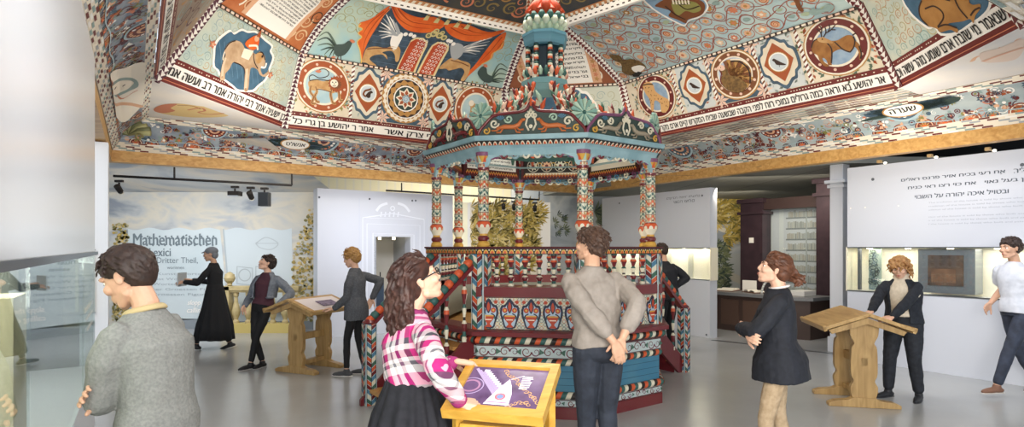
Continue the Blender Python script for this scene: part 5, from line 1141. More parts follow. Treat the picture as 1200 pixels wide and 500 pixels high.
mb = MB(); u0, u1 = in3(1010, 1024); pbox(mb, A3, ax3, n3, u0, u1, EYE-.62, EYE-.0, .2, .24, mat('#8d9c92', .7)); p = Paint(mb, lambda u, v, h=0: A3+ax3*u+Z3*v-n3*(h-.2)); p.w = lambda v: 1
for i in range(50): p.spiral((random.uniform(u0+.03, u1-.03), random.uniform(EYE-.58, EYE-.04)), .035, 1.2, .01, random.choice((DGR, NAV, BLK)), 1, i)
tag(mb.build('patterned_cloth'), 'dark green patterned cloth hanging at the left end of the long glass case', 'textile')
mb = MB(); u0, u1 = in3(1001, 1004)
pbox(mb, A3, ax3, n3, u0, u1, EYE-.62, EYE, .1, .15, mat('#6b7076', .4, .5)); tag(mb.build('case_upright'), 'thin grey metal upright beside the patterned cloth in the glass case', 'upright')
A2 = px(832, 290, 10.46); A2 = Vector((A2.x, A2.y, 0)); cw2, O2, n2_ = case_wall(A2, V3, 2.9, EYE+1.1, EYE-.6, EYE+.0, 'display_wall', 'short white display wall with a glass case behind the man in the black jacket', .2)
PL2 = Plane(A2, V3, Z3); mb = MB(); p = Paint(mb, lambda u, v, h=0: O2+V3*u+Z3*v-n2_*(h+.001))
for i, s in enumerate(('בקרבה תמיד ולעולם', 'שבת שלום')): a = PL2.px(810-i*6, 232+i*5); p.text(rev(s), a[0]-.2, a[1], a[0]+.6-.3*i, a[1]+.06, g, 1, False)
for q in ((726, 238), (823, 229), (828, 392)): p.disc(PL2.px(*q), .02, mat('#5a5f66', .4), 2, 10)
mb.build('wall_lettering', cw2)
for i in range(2):
    mb = MB(); pbox(mb, A2, V3, n2_, .5+.55*i, .62+.55*i, EYE-.57, EYE-.06, .15, .2, mat('#b9b8a8', .5)); tag(mb.build('printed_strip'), ('pale narrow printed strip nearer the free edge in the short wall case', 'pale narrow printed strip farther along in the short wall case')[i], 'printed strip')
# --- dark timber portal with the library window, desk, pilaster
DK = mat('#3d2c33', .45, second='#33252c', scale=6); D0 = px(966, 290, 10.9); D0 = Vector((D0.x, D0.y, 0)); dn = Vector((V3.y, -V3.x, 0)); dn = dn if dn.dot(D0) > 0 else -dn
PLd = Plane(D0, V3, Z3); lu = PLd.px(882, 290)[0]; root = thing('timber_portal', 'dark purple-brown timber portal framing the library window behind the desk', 'portal', D0)
O = Vector((0, 0, 0))
for u0, u1, d, t_ in ((-.30, .08, -.14, 2.95), (lu-.26, lu+.26, -.05, 2.68)):
    mb = MB(); pbox(mb, O, V3, dn, u0, u1, 0, t_-.03, d, d+.3, DK); pbox(mb, O, V3, dn, u0-.05, u1+.05, t_-.33, t_-.27, d-.05, d+.3, DK); pbox(mb, O, V3, dn, u0-.05, u1+.05, t_-.09, t_, d-.06, d+.3, DK); pbox(mb, O, V3, dn, u0-.04, u1+.04, 0, .2, d-.05, d+.3, DK); mb.build('pillar', root)
mb = MB(); pbox(mb, O, V3, dn, -.1, lu+.2, 2.44, 2.66, 0, .2, mat('#3f2f2d', .5)); mb.build('lintel', root)
mb = MB(); pbox(mb, O, V3, dn, lu-.06, lu+.04, 1.75, 1.86, -.07, -.05, WHT); mb.build('switch_plate', root, label='white square switch')
mb = MB(); pbox(mb, O, V3, dn, 0, lu, .5, 2.44, .3, .33, mat('#d9dde2', .5)); p = Paint(mb, lambda u, v, h=0: V3*u+Z3*v+dn*(.3-h)); p.w = lambda v: 1
for u in (1.0, 1.25, 1.5): p.rect(u, .5, u+.1, 2.44, mat('#e6eaea', .5), 1)
for r in range(8):
    v = .7+r*.22; p.rect(.08, v, .95, v+.03, mat('#8e9496', .6), 2); u = .1
    while u < .9: w_ = random.uniform(.02, .04); p.rect(u, v+.03, u+w_, v+random.uniform(.13, .17), mat(random.choice(('#b3b6b2', '#c6c6bd', '#a2a5a0', '#bdb8ac')), .6), 2); u += w_+.006
p.rect(.5, .5, .53, 2.44, mat('#b9bfc0', .5), 4); mb.build('library_print', root, label='pale print of library shelves'); mb = MB(); pbox(mb, O, V3, dn, .0, lu, .5, 2.44, .1, .108, glass('case_glass')); mb.build('window_glass', root)
# pilaster
mb = MB(); a = px(984, 290, 9.1); mb.box((a.x, a.y, 1.5), (.21, .2, 3.0), WPM, AL); mb.box((a.x, a.y, 2.62), (.27, .26, .05), WPM, AL); mb.box((a.x, a.y, 2.69), (.33, .32, .05), WPM, AL); mb.box((a.x, a.y, .12), (.26, .25, .24), WPM, AL)
tag(mb.build('white_pilaster', bevel=.006), 'white pilaster with a stepped capital beside the long display wall', 'pilaster')
# desk with books
def desk():
    c = px(893, 290, 11.35); c = Vector((c.x, c.y, 0)); r = thing('curved_desk', 'dark brown panelled desk with a grey top in front of the library window', 'desk', c); t = V3; n = -dn
    mb = MB(); pts = [(-1.15, -.3), (-1.15, .32), (-.9, .45), (1.15, .45), (1.3, .25), (1.3, -.3)]; T = lambda x, y, z_: t*x+n*y+Z3*z_
    mb.prism(pts, 0, .7, mat('#4a3a34', .45), T); mb.build('desk_body', r)
    mb = MB(); mb.prism([(x*1.07, y*1.15) for x, y in pts], .70, .76, mat('#77787a', .35), T); mb.build('desk_top', r, label='grey desk top')
    for i in range(4): mb = MB(); mb.prism([(-.8+i*.5, .452), (-.4+i*.5, .452), (-.4+i*.5, .475), (-.8+i*.5, .475)], .12, .62, mat('#5b463c', .4), T); mb.build('door_panel', r)
    return c, t, n
dc, dt, dnn = desk()
def openbook(c, rz, s, label, grp=None):
    r = thing('open_book', label, 'book', c, rz, grp); mb = MB(); mb.box((0, 0, .008), (.44*s, .3*s, .016), mat('#6b4a38', .6)); mb.build('book_cover', r)
    mb = MB()
    for q in (-1, 1):
        prof = [(0, .02), (.05, .05), (.12, .055), (.2, .03)]
        for i in range(3): (x0, z0), (x1, z1) = prof[i], prof[i+1]; mb.add([(q*x0*s, -.13*s, z0), (q*x1*s, -.13*s, z1), (q*x1*s, .13*s, z1), (q*x0*s, .13*s, z0), (q*x0*s, -.13*s, .016), (q*x1*s, -.13*s, .016)], [(0, 1, 2, 3), (0, 4, 5, 1)], mat('#ece7d8', .6))
        mb.add([(q*.2*s, -.13*s, .016), (q*.2*s, .13*s, .016), (q*.2*s, .13*s, .03), (q*.2*s, -.13*s, .03)], [(0, 1, 2, 3)], mat('#ece7d8', .6))
    mb.build('pages', r)
q = dc+dt*.7+dnn*.1; openbook((q.x, q.y, .76), AL+.3, 1.2, 'open book lying flat on the near end of the grey desk top')
q = dc+dt*.1+dnn*.12; openbook((q.x, q.y, .76), AL+1.2, .9, 'open book beside the white reading stand on the desk')
q = dc+dt*.38-dnn*.15; mb = MB(); mb.box((q.x, q.y, .87), (.3, .04, .22), WHT, AL+PI/2); tag(mb.build('white_sign'), 'small blank white sign standing on the desk behind the open books', 'sign')
q = dc-dt*.85+dnn*.05; mb = MB(); mb.box((q.x, q.y, .81), (.4, .3, .1), mat('#d9d8d4', .5), AL); tag(mb.build('white_model_box', bevel=.01), 'low white box on the desk next to the dark pillar', 'box')
mb = MB(); q = dc-dt*.3+dnn*.05
for s in range(18): a = PI*s/18; mb.tube([(q.x+.25*math.cos(a), q.y, .76+.3*math.sin(a)), (q.x+.25*math.cos(a+PI/18), q.y, .76+.3*math.sin(a+PI/18))], .02, mat('#c9ccc9', .4), 6)
tag(mb.build('arched_holder'), 'pale arched metal holder standing on the desk', 'stand')
# --- soffits and dark ceiling
mb = MB(); z_ = 2.96; q = [Vector((BC_[2].x-.4, BC_[2].y+.2, z_)), Vector((-.2, 17, z_)), Vector((11, 17, z_)), Vector((11, 9.0, z_)), Vector((A3.x+.15, A3.y+.35, z_))]
mb.add(q+[x+Z3*.1 for x in q], [(0, 1, 2, 3, 4), (9, 8, 7, 6, 5)]+[(i, (i+1) % 5, 5+(i+1) % 5, 5+i) for i in range(5)], mat('#85857d', .6)); pt = Paint(mb, lambda u, v, h=0: Vector((u, v, z_-h)))
for i in range(7): pt.stroke([(1.6+i*1.2, 9.2), (0.2+i*1.55, 16.8)], .02, mat('#4c4d4a', .6), 1)
for y in (10.4, 12.2, 14.2): pt.stroke([(.6, y), (10.8, y)], .02, mat('#4c4d4a', .6), 1)
mb.build('ceiling_soffit')['kind'] = 'structure'
mb = MB()
for c, d in (((-10.5, 7), (9, 26)), ((11.5, 7), (9, 26)), ((.35, 17.5), (14, 9)), ): mb.box((c[0], c[1], 4.7), (d[0], d[1], .1), mat('#1f2124', .8))
mb.build('ceiling')['kind'] = 'structure'
mb = MB(); mb.box((10.8, 8, 2.4), (.1, 20, 4.8), mat('#3a3c40', .8)); mb.build('wall_right')['kind'] = 'structure'
mb = MB(); mb.box((0, 17.2, 2.4), (26, .1, 4.8), mat('#4a4e52', .8)); mb.build('wall_far')['kind'] = 'structure'
mb = MB(); mb.box((-9.2, 8, 2.4), (.1, 20, 4.8), mat('#9aa0a6', .7)); mb.build('wall_left')['kind'] = 'structure'
# floor groove
mb = MB(); a, b = pxz(834, 398, .001), pxz(1010, 418, .001); t = (b-a).normalized(); s_ = Vector((-t.y, t.x, 0))*.035; mb.add([a-s_, b-s_, b+s_, a+s_, a-s_+Z3*.004, b-s_+Z3*.004, b+s_+Z3*.004, a+s_+Z3*.004], [(0, 1, 2, 3), (4, 5, 6, 7), (0, 1, 5, 4), (2, 3, 7, 6)], mat('#5c6064', .4, .5)); mb.build('trim_1')['kind'] = 'structure'
# row of small spotlights on the long display wall
for i in range(5):
    q = A3+ax3*(.45+i*.62)-n3*.02; mb = MB(); mb.box((q.x, q.y, EYE+1.18+.04), (.06, .05, .04), mat('#b99a6b', .4), AL); mb.lathe([(.018, 0), (.022, .02), (.0, .03)], emit('spot_face', '#fff4da', 3), o=(q.x+.08, q.y, EYE+1.19), n=10)
    tag(mb.build('wall_spotlight'), 'small brass spotlight on the top edge of the long display wall, %s from the pilaster' % ('first', 'second', 'third', 'fourth', 'fifth')[i], 'spotlight', 'spotlights on top of the display wall')
# --- left: glass display wall under the left beam
G0 = Vector((-3.20, 4.40, 0)); gx = -V3; LG_ = 5.0; gn = Vector((gx.y, -gx.x, 0)); gn = gn if gn.x < 0 else -gn
gw = thing('glass_display_case', 'tall white display wall with a long glass case beside the man in the grey sweater', 'display case', G0)
for (z0, z1, m, nm) in ((EYE-.03, 3.09, mat('#eef1f5', .24, spec=.5), 'upper_panel'), (0, .75, WP, 'plinth')):
    mb = MB(); pbox(mb, O, gx, gn, 0, LG_, z0, z1, 0, .5, m); mb.build(nm, gw, label='glossy white panel')
mb = MB(); pbox(mb, O, gx, gn, 0, LG_, EYE-.055, EYE-.03, -.02, .03, mat('#6f767c', .35, .7)); mb.build('case_rail', gw, label='grey metal rail')
mb = MB(); pbox(mb, O, gx, gn, 0, LG_, .75, EYE-.055, .45, .5, mat('#cfd0c4', .4, second='#b9bdb8', scale=1.2)); mb.build('case_back', gw)
for u0, u1 in ((0, 1.1), (1.1, 3.2), (3.2, 5.0)):
    mb = MB(); pbox(mb, O, gx, gn, u0+.003, u1-.003, .75, EYE-.055, 0, .01, glass('case_glass_big', '#f3f8f6', .01, .9)); mb.build('glass_pane', gw)
mb = MB(); pbox(mb, O, gx, gn, 0, .01, .75, EYE-.055, .01, .45, glass('case_glass_big')); mb.build('glass_pane', gw)
mb = MB(); q = G0+gx*2.6+gn*.25; mb.box((q.x, q.y, 1.12), (.3, .3, .7), mat('#d6cba8', .6), AL); mb.box((q.x, q.y, .77), (.42, .42, .04), mat('#c9c4b6', .6), AL); tag(mb.build('cream_pedestal'), 'cream block exhibit on a base inside the long glass case', 'exhibit')
for i, s in enumerate(('rich in stories and letters', 'kept in wood and colour', 'an ornament of the town')):
    mb = MB(); p = Paint(mb, lambda u, v, h=0: gx*u+Z3*v-gn*(h+.002)); p.text(s, .35, 1.25-.07*i, 1.1-.1*i, 1.29-.07*i, WHT, 1, False, skew=.2); mb.build('glass_lettering', gw, label='white script lettering on the glass')
a = px(111, 290, 6.75); mb = MB(); mb.box((a.x, a.y, 1.44), (.27, .27, 2.88), mat('#dfe3e8', .4), AL); tag(mb.build('white_pillar', bevel=.004), 'white square pillar under the timber beam beyond the glass case', 'pillar')
r = thing('small_wall_case', 'small lit cream glass case on the white pillar, left of the printed mural', 'display case', (a.x+.0, a.y-.28, EYE-.75))
mb = MB(); mb.box((0, .12, .36), (.2, .02, .7), mat('#efe3b8', .6)); mb.box((0, 0, .005), (.24, .26, .01), mat('#7d8488', .3, .7)); mb.box((0, 0, .725), (.24, .26, .015), mat('#7d8488', .3, .7)); mb.build('case_body', r); mb = MB(); mb.box((0, -.12, .365), (.23, .006, .7), glass('case_glass')); mb.box((.112, 0, .365), (.006, .24, .7), glass('case_glass')); mb.build('glass_pane', r)
# --- track lights
def track(a, b, drops, label, lampsx):
    r = thing('lighting_track', label, 'lighting track', a); a = Vector(a); b = Vector(b); mb = MB(); mb.tube([(0, 0, 0), b-a], .018, BLK, 6); mb.build('rail', r)
    for t in drops: c = (b-a)*t; mb = MB(); mb.tube([c, c+Z3*.16], .012, BLK, 6); mb.build('drop_rod', r)
    return [(a+(b-a)*t, k) for t, k in lampsx]
def spot(c, k, label):
    c = Vector(c)-Z3*.035; r = thing('track_spotlight', label, 'spotlight', c, 0, None); mb = MB(); mb.box((0, 0, -.03), (.1, .04, .03), BLK); mb.tube([(0, 0, -.05), (0, 0, -.12)], .012, BLK, 6); mb.build('bracket', r)
    mb = MB()
    if k == 'box': mb.box((0, 0, -.18), (.14, .1, .19), mat('#33373b', .4)); mb.box((0, -.051, -.18), (.12, .004, .17), mat('#23272b', .3))
    elif k == 'flood': mb.box((0, 0, -.12), (.15, .12, .06), BLK); mb.box((0, -.02, -.155), (.14, .1, .012), mat('#b9bfc4', .3, .6))
    else:
        M = Matrix.Rotation(.8, 3, 'X'); mb.lathe([(.02, -.06), (.036, -.04), (.04, .06), (.03, .07)], BLK, n=12, T=lambda x, y, z_: M@Vector((x, y, z_))+Vector((0, 0, -.14)))
        mb.lathe([(.03, -.065), (.0, -.06)], mat('#e9e4d2', .2), n=12, T=lambda x, y, z_: M@Vector((x, y, z_))+Vector((0, 0, -.14)))
    mb.build('lamp_head', r)
T1 = track(px(133, 206, 7.6), px(342, 217, 8.0), (1.0, .33), 'black lighting track hanging under the left timber beam', ((.03, 'can'), (.67, 'flood'), (.76, 'can'), (.84, 'box')))
for (c, k), l in zip(T1, ('black can spotlight at the wall end of the left track', 'flat black floodlight on the left track', 'black can spotlight between the floodlight and the box lamp', 'square dark box lamp hanging from the left track')): spot(c, k, l)
T2 = track(px(452, 223, 10.6), px(632, 234, 11.0), (.1, 1.0), 'black lighting track seen behind the pavilion columns', ((.62, 'can'), (.76, 'can'), (.83, 'can'), (.97, 'can')))
for (c, k), l in zip(T2, ('black can spotlight just right of the second pavilion column', 'black can spotlight against the yellow tree, nearer the second column', 'black can spotlight against the yellow tree, in the middle', 'black can spotlight by the third pavilion column at the end of the track')): spot(c, k, l)
# --- golden balustrade before the mural
def balustrade():
    YL = mat('#c3b183', .5, second='#a99867', scale=6); d = 11.2; x0, x1 = px(262, 290, d).x, px(352, 290, d).x
    r = thing('cream_balustrade', 'cream turned balustrade with a ball finial standing in front of the printed mural', 'balustrade', (x0, d, 0)); L = x1-x0
    mb = MB(); mb.box((L/2, 0, .86), (L, .2, .09), YL); mb.box((L/2, 0, .80), (L-.05, .15, .04), YL); mb.build('top_rail', r, bevel=.01); mb = MB(); mb.box((L/2, 0, .09), (L, .24, .18), mat('#c9b56e', .5)); mb.build('base_rail', r)
    for i in range(5):
        mb = MB(); mb.lathe([(.06, .18), (.06, .22), (.035, .25), (.075, .36), (.08, .42), (.04, .58), (.032, .68), (.05, .72), (.055, .78)], YL, o=(.1+(L-.3)*(i+.6)/5, 0, 0), n=14); mb.build('baluster', r)
    mb = MB(); mb.box((.07, 0, .45), (.16, .2, .9), YL); mb.lathe([(.03, .9), (.05, .92), (.04, .95), (.085, 1.0), (.105, 1.06), (.085, 1.13), (.03, 1.17), (0, 1.18)], YL, o=(.12, 0, 0), n=16); mb.build('newel', r)
balustrade()
# --- wooden double lecterns
OAK = wood('oak', '#9a7a4a', '#bd9c66', 2, 2.2, .5, 8); OAKX = wood('oak_top', '#a5824e', '#c6a46c', 1, 2.2, .45, 8)
def lectern(loc, rz, label):
    """ridge along local y, slopes to both sides"""
    r = thing('reading_lectern', label, 'lectern', loc, rz); hw, hl, zr, dr = .42, .42, .95, .15
    for s in (-1, 1):
        mb = MB(); a = math.atan2(dr, hw); L = math.hypot(hw, dr)+.02; M = Matrix.Rotation(-s*-a, 3, 'Y') if s > 0 else Matrix.Rotation(-a, 3, 'Y')
        mb.box((s*hw/2, 0, zr-dr/2+.02), (L, 2*hl, .035), OAKX, M=Matrix.Rotation(s*a, 3, 'Y')); mb.box((s*hw*.98, 0, zr-dr+.02), (.03, 2*hl, .06), OAKX, M=Matrix.Rotation(s*a, 3, 'Y')); mb.build('desk_leaf', r, bevel=.005)
        mb = MB(); pts = spline([(-.11, .09), (-.13, .2), (-.1, .27), (-.125, .35), (-.12, .6), (-.095, .66), (-.13, .74), (-.14, zr-.1)], 4); pts = pts+[(0, zr-.01)]+[(-x, y) for x, y in pts[::-1]]
        mb.prism(pts, -.03, .03, OAK, lambda x, y, z_, s=s: (x, s*.25+z_, y)); mb.build('trestle_post', r, bevel=.004)
        mb = MB(); q = [(-.34, 0), (-.34, .035), (-.28, .06), (-.15, .075), (-.1, .1), (.1, .1), (.15, .075), (.28, .06), (.34, .035), (.34, 0)]; mb.prism(q, -.045, .045, OAK, lambda x, y, z_, s=s: (x, s*.25+z_, y)); mb.build('sled_foot', r, bevel=.005)
        mb = MB(); mb.prism([(-.36, zr-.15), (0, zr-.015), (.36, zr-.15), (.33, zr-.19), (0, zr-.08), (-.33, zr-.19)], -.02, .02, OAK, lambda x, y, z_, s=s: (x, s*.34+z_, y)); mb.build('gable_brace', r)
    mb = MB(); mb.box((0, 0, .47), (.07, .56, .09), OAK); mb.build('stretcher', r, bevel=.005); mb = MB(); mb.box((0, 0, .12), (.09, .52, .05), OAK); mb.build('foot_stretcher', r); return r
lec = lectern((3.70, 6.2, 0), math.radians(-12), 'oak double-sloped lectern between the woman in black and the curly-haired woman')
l2 = copy_tree(lec, None, (-2.74, 7.8, 0), math.radians(-24), 'oak double-sloped lectern with a printed sheet, beside the blonde woman')
mb = MB(); a = math.atan2(.15, .42); R = Matrix.Rotation(a, 3, 'Y'); mb.box((.235, 0, .895), (.4, .74, .012), mat('#3b2a30', .5), M=R); mb.box((.232, 0, .905), (.37, .7, .006), mat('#e4dcdc', .4), M=R); mb.box((.25, .05, .910), (.16, .3, .004), mat('#8a7b94', .4, second='#5c4c66', scale=20), M=R)
for i in range(4): mb.box((.12, -.22+i*.13, .938), (.01, .09, .003), BLK, M=R)
mb.build('printed_sheet', l2, label='white printed sheet with a purple picture')
# --- touch-screen kiosk in the foreground
def kiosk():
    bl, br, tl, tr = pxz(527, 479, .98), pxz(643, 491, .98), pxz(541, 420, 1.125), pxz(650, 425, 1.125)
    ex = (br-bl+tr-tl).normalized(); c = (bl+br+tl+tr)/4; ey = (tl+tr-bl-br)/2; W = ((br-bl).length+(tr-tl).length)/4; ey = (ey-ex*ey.dot(ex)); H = ey.length/2; ey.normalize(); n = ex.cross(ey)
    r = thing('touch_screen_kiosk', 'tilted wooden-framed touch screen under the hand of the woman in plaid', 'kiosk', (c.x, c.y, 0)); o = Vector((0, 0, c.z)); T = lambda u, v, h=0: o+ex*u+ey*v+n*h
    OK = wood('kiosk_oak', '#b98a2e', '#d3a648', 0, 3, .4, 8); b = .038
    mb = MB()
    for u0, u1, v0, v1 in ((-W, W, -H, -H+b*1.3), (-W, W, H-b, H), (-W, -W+b, -H+b*1.3, H-b), (W-b, W, -H+b*1.3, H-b)): mb.add([T(u, v, h) for h in (-.045, 0) for u, v in ((u0, v0), (u1, v0), (u1, v1), (u0, v1))], [(0, 3, 2, 1), (4, 5, 6, 7), (0, 1, 5, 4), (1, 2, 6, 5), (2, 3, 7, 6), (3, 0, 4, 7)], OK)
    mb.build('wooden_frame', r)
    mb = MB(); w, h = W-b, H-b*1.15; sc0 = bpy.data.materials.new('screen'); sc0.use_nodes = True; nt = sc0.node_tree; bs = nt.nodes['Principled BSDF']; tc = nt.nodes.new('ShaderNodeTexCoord'); nz = nt.nodes.new('ShaderNodeTexNoise'); nz.inputs['Scale'].default_value = 14; cr = nt.nodes.new('ShaderNodeValToRGB'); cr.color_ramp.elements[0].color = lin('#3d2746'); cr.color_ramp.elements[1].color = lin('#7b628c'); nt.links.new(tc.outputs['Object'], nz.inputs[0]); nt.links.new(nz.outputs['Fac'], cr.inputs[0]); nt.links.new(cr.outputs[0], bs.inputs['Base Color']); nt.links.new(cr.outputs[0], bs.inputs['Emission Color']); bs.inputs['Emission Strength'].default_value = .35; bs.inputs['Roughness'].default_value = .15
    mb.add([T(-w, -h, -.012), T(w, -h, -.012), T(w, h, -.012), T(-w, h, -.012)], [(0, 1, 2, 3)], sc0); p = Paint(mb, lambda u, v, h_=0: T(u, v, -.012+h_*.4)); p.w = lambda v: 2*w; e = lambda nme, c_: emit('screen_'+nme, c_, .45)
    for i in range(4): d = -w+.02+i*.02; p.stroke([(d-.0, h*.9-i*.01), (d+.17, -h*.7-i*.01)], .006 if i % 2 else .014, e('lilac', '#a391b8'), 1)
    p.ring((-w+.03, h*.0), .035, .045, e('rose', '#9a6f92'), 1); p.ring((-w+.03, 0), .055, .06, e('lilac', '#a391b8'), 1)
    for i in range(10): t = i/9; p.rect(-w+.06+.1*t, h*.75-.12*t, -w+.085+.1*t, h*.86-.12*t, e('pale', '#d8d0e0'), 2)
    for i in range(16): p.spiral((-.02+.013*i, h*.85-.014*i+random.uniform(-.01, .01)), .012, 1.2, .005, e('gold', '#c79a6a'), 2, i)
    for i in range(9): p.spiral((.02+i*.015, -h*.7+random.uniform(-.01, .01)), .012, 1.2, .005, e('gold', '#c79a6a'), 2, i)
    p.poly([(-.055, -h*.82), (.055, -h*.82), (.05, -h*.3), (.035, h*.1), (.015, h*.42), (.0, h*.2), (-.02, -.02), (-.04, -h*.5)], e('white', '#e9e2ee'), 3); p.ring((.005, -h*.45), .014, .024, e('rose2', '#b66a78'), 4); p.disc((.005, -h*.45), .014, e('blue', '#6a86b8'), 4, 12)
    p.poly([(-.05, -h*.74), (.05, -h*.74), (.052, -h*.7), (-.048, -h*.7)], e('rose', '#9a6f92'), 4)
    for i in range(8): p.rect(.07, h*.55-i*.012, .07+random.uniform(.035, .055), h*.55-i*.012+.006, e('white', '#e9e2ee'), 4)
    p.stroke([(.02, h*.4), (.075, h*.62)], .003, e('white', '#e9e2ee'), 5); mb.build('screen', r, label='purple lit touch screen')
    for u, v in ((-.8, -.6), (.8, -.6), (-.8, .8), (.8, .8)): mb = MB(); q = T(W*u, H*v, -.045); mb.box((q.x, q.y, q.z/2), (.035, .035, q.z), OK, AL); mb.build('leg', r)
    mb = MB(); q = T(0, 0, -.06); mb.box((0, 0, c.z-.16), (.3, .25, .04), OK, math.atan2(ex.y, ex.x)); mb.build('under_shelf', r)
kiosk()
# ================================================================ PEOPLE
def ico(n=2):
    t = (1+5**.5)/2; v = [Vector(p).normalized() for p in ((-1, t, 0), (1, t, 0), (-1, -t, 0), (1, -t, 0), (0, -1, t), (0, 1, t), (0, -1, -t), (0, 1, -t), (t, 0, -1), (t, 0, 1), (-t, 0, -1), (-t, 0, 1))]
    f = [(0, 11, 5), (0, 5, 1), (0, 1, 7), (0, 7, 10), (0, 10, 11), (1, 5, 9), (5, 11, 4), (11, 10, 2), (10, 7, 6), (7, 1, 8), (3, 9, 4), (3, 4, 2), (3, 2, 6), (3, 6, 8), (3, 8, 9), (4, 9, 5), (2, 4, 11), (6, 2, 10), (8, 6, 7), (9, 8, 1)]
    for _ in range(n):
        c = {}; g = []
        def mid(a, b):
            k = (min(a, b), max(a, b))
            if k not in c: c[k] = len(v); v.append(((v[a]+v[b])/2).normalized())
            return c[k]
        for a, b, d in f: x, y, z_ = mid(a, b), mid(b, d), mid(d, a); g += [(a, x, z_), (b, y, x), (d, z_, y), (x, y, z_)]
        f = g
    return v, f
ICO = ico(2)
class Body(MB):
    def ell(s, c, r, M=None, m='#888888'):
        M = M or Matrix.Identity(3); c = Vector(c); s.add([c+M@Vector((v.x*r[0], v.y*r[1], v.z*r[2])) for v in ICO[0]], ICO[1], m, True)
    def limb(s, pts, rs, m='#888888', flat=1.0, side=None, n=12):
        """rounded tapered limb through points; flat squashes it across side"""
        P = [Vector(p) for p in pts]; vs = []; N = len(P); rings = []
        for i in range(N):
            t = (P[min(i+1, N-1)]-P[max(i-1, 0)]).normalized()
            if i == 0: rings += [(P[0]-t*rs[0]*.85, rs[0]*.45, t)]
            rings.append((P[i], rs[i], t))
            if i == N-1: rings += [(P[i]+t*rs[i]*.85, rs[i]*.45, t)]
        ref = Vector(side) if side is not None else None; prev = None
        for p, r, t in rings:
            a = ref if ref is not None else (prev or t.orthogonal()); a = (a-t*a.dot(t)).normalized(); prev = a; b = t.cross(a)
            vs += [p+a*r*math.cos(2*PI*k/n)+b*r*flat*math.sin(2*PI*k/n) for k in range(n)]
        R = len(rings); fs = [(i*n+k, i*n+(k+1) % n, (i+1)*n+(k+1) % n, (i+1)*n+k) for i in range(R-1) for k in range(n)]+[list(range(n))[::-1], [(R-1)*n+k for k in range(n)]]
        s.add(vs, fs, m, True)
    def loft(s, rings, m='#888888', n=24, cap=True, fold=None):
        """rings: (centre, right, rx, ry); ellipses lofted in order"""
        vs = []
        for i, (c, rt, rx, ry) in enumerate(rings):
            c = Vector(c); rt = Vector(rt).normalized(); nx = Vector(rings[min(i+1, len(rings)-1)][0])-Vector(rings[max(i-1, 0)][0]); t = nx.normalized(); rt = (rt-t*rt.dot(t)).normalized(); fw = t.cross(rt)
            for k in range(n):
                a = 2*PI*k/n; q = 1+(fold(i, a) if fold else 0); vs.append(c+rt*rx*q*math.cos(a)+fw*ry*q*math.sin(a))
        R = len(rings); fs = [(i*n+k, i*n+(k+1) % n, (i+1)*n+(k+1) % n, (i+1)*n+k) for i in range(R-1) for k in range(n)]
        if cap: fs += [list(range(n))[::-1], [(R-1)*n+k for k in range(n)]]
        s.add(vs, fs, m, True)
CLOUD = {}
def fuse(mb, name, parent, m, vox, smooth=3, wrinkle=0, wscale=.12, label=None):
    """one continuous surface from overlapping volumes"""
    mb.mats = [M_(m)]; mb.m = [0]*len(mb.m); o = mb.build(name, parent, label=label)
    r = o.modifiers.new('r', 'REMESH'); r.mode = 'VOXEL'; r.voxel_size = vox; r.use_smooth_shade = True
    if smooth: q = o.modifiers.new('s', 'SMOOTH'); q.factor = .5; q.iterations = smooth
    if wrinkle:
        if wscale not in CLOUD: t = bpy.data.textures.new('c', 'CLOUDS'); t.noise_scale = wscale; t.noise_depth = 2; CLOUD[wscale] = t
        d = o.modifiers.new('d', 'DISPLACE'); d.texture = CLOUD[wscale]; d.strength = wrinkle; d.mid_level = .5; d.texture_coords = 'LOCAL'
    return o
def V(*a): return Vector(a)
def rot(yaw=0, pitch=0, roll=0):
    """yaw: turn to the left, pitch: look up, roll: tilt towards the right shoulder (degrees)"""
    return Matrix.Rotation(math.radians(yaw), 3, 'Z')@Matrix.Rotation(math.radians(pitch), 3, 'X')@Matrix.Rotation(math.radians(roll), 3, 'Y')
def ik(a, c, l1, l2, pole):
    a, c = Vector(a), Vector(c); d = c-a; L = min(d.length, (l1+l2)*.999); t = d.normalized(); c = a+t*L
    x = (l1*l1-l2*l2+L*L)/(2*L); h = math.sqrt(max(0, l1*l1-x*x)); p = Vector(pole)-t*Vector(pole).dot(t)
    return a+t*x+p.normalized()*h, c
def add_head(b, H, R, s):
    """skull, jaw, nose, brow, cheeks, lips and ears into body mesh b; H head centre, R its turn"""
    q = lambda x, y, z_: H+R@V(x*s, y*s, z_*s)
    def e(c, r, M=None): b.ell(q(*c), [x*s for x in r], R@M if M else R)
    e((0, -.012, .03), (.073, .092, .082)); e((0, .02, -.01), (.064, .07, .078)); e((0, .035, -.055), (.05, .05, .05)); e((0, .062, -.092), (.023, .02, .018))
    b.limb([q(-.045, .0, -.06), q(-.022, .055, -.09)], [.022*s, .018*s]); b.limb([q(.045, .0, -.06), q(.022, .055, -.09)], [.022*s, .018*s])
    b.limb([q(0, .086, .022), q(0, .095, .0), q(0, .101, -.020)], [.008*s, .009*s, .011*s]); e((-.010, .093, -.026), (.008, .009, .007)); e((.010, .093, -.026), (.008, .009, .007))
    b.limb([q(-.045, .072, .03), q(0, .086, .031), q(.045, .072, .03)], [.010*s, .010*s, .010*s]); e((-.04, .062, -.02), (.024, .022, .022)); e((.04, .062, -.02), (.024, .022, .022))
    e((0, .083, -.05), (.022, .013, .006)); e((0, .081, -.061), (.019, .012, .007)); e((0, .07, -.055), (.032, .022, .03))
    for x in (-1, 1):
        M = rot(x*-22, 0, 0); e((x*.073, -.010, -.004), (.007, .016, .026), M); e((x*.076, -.015, .010), (.006, .013, .013), M)
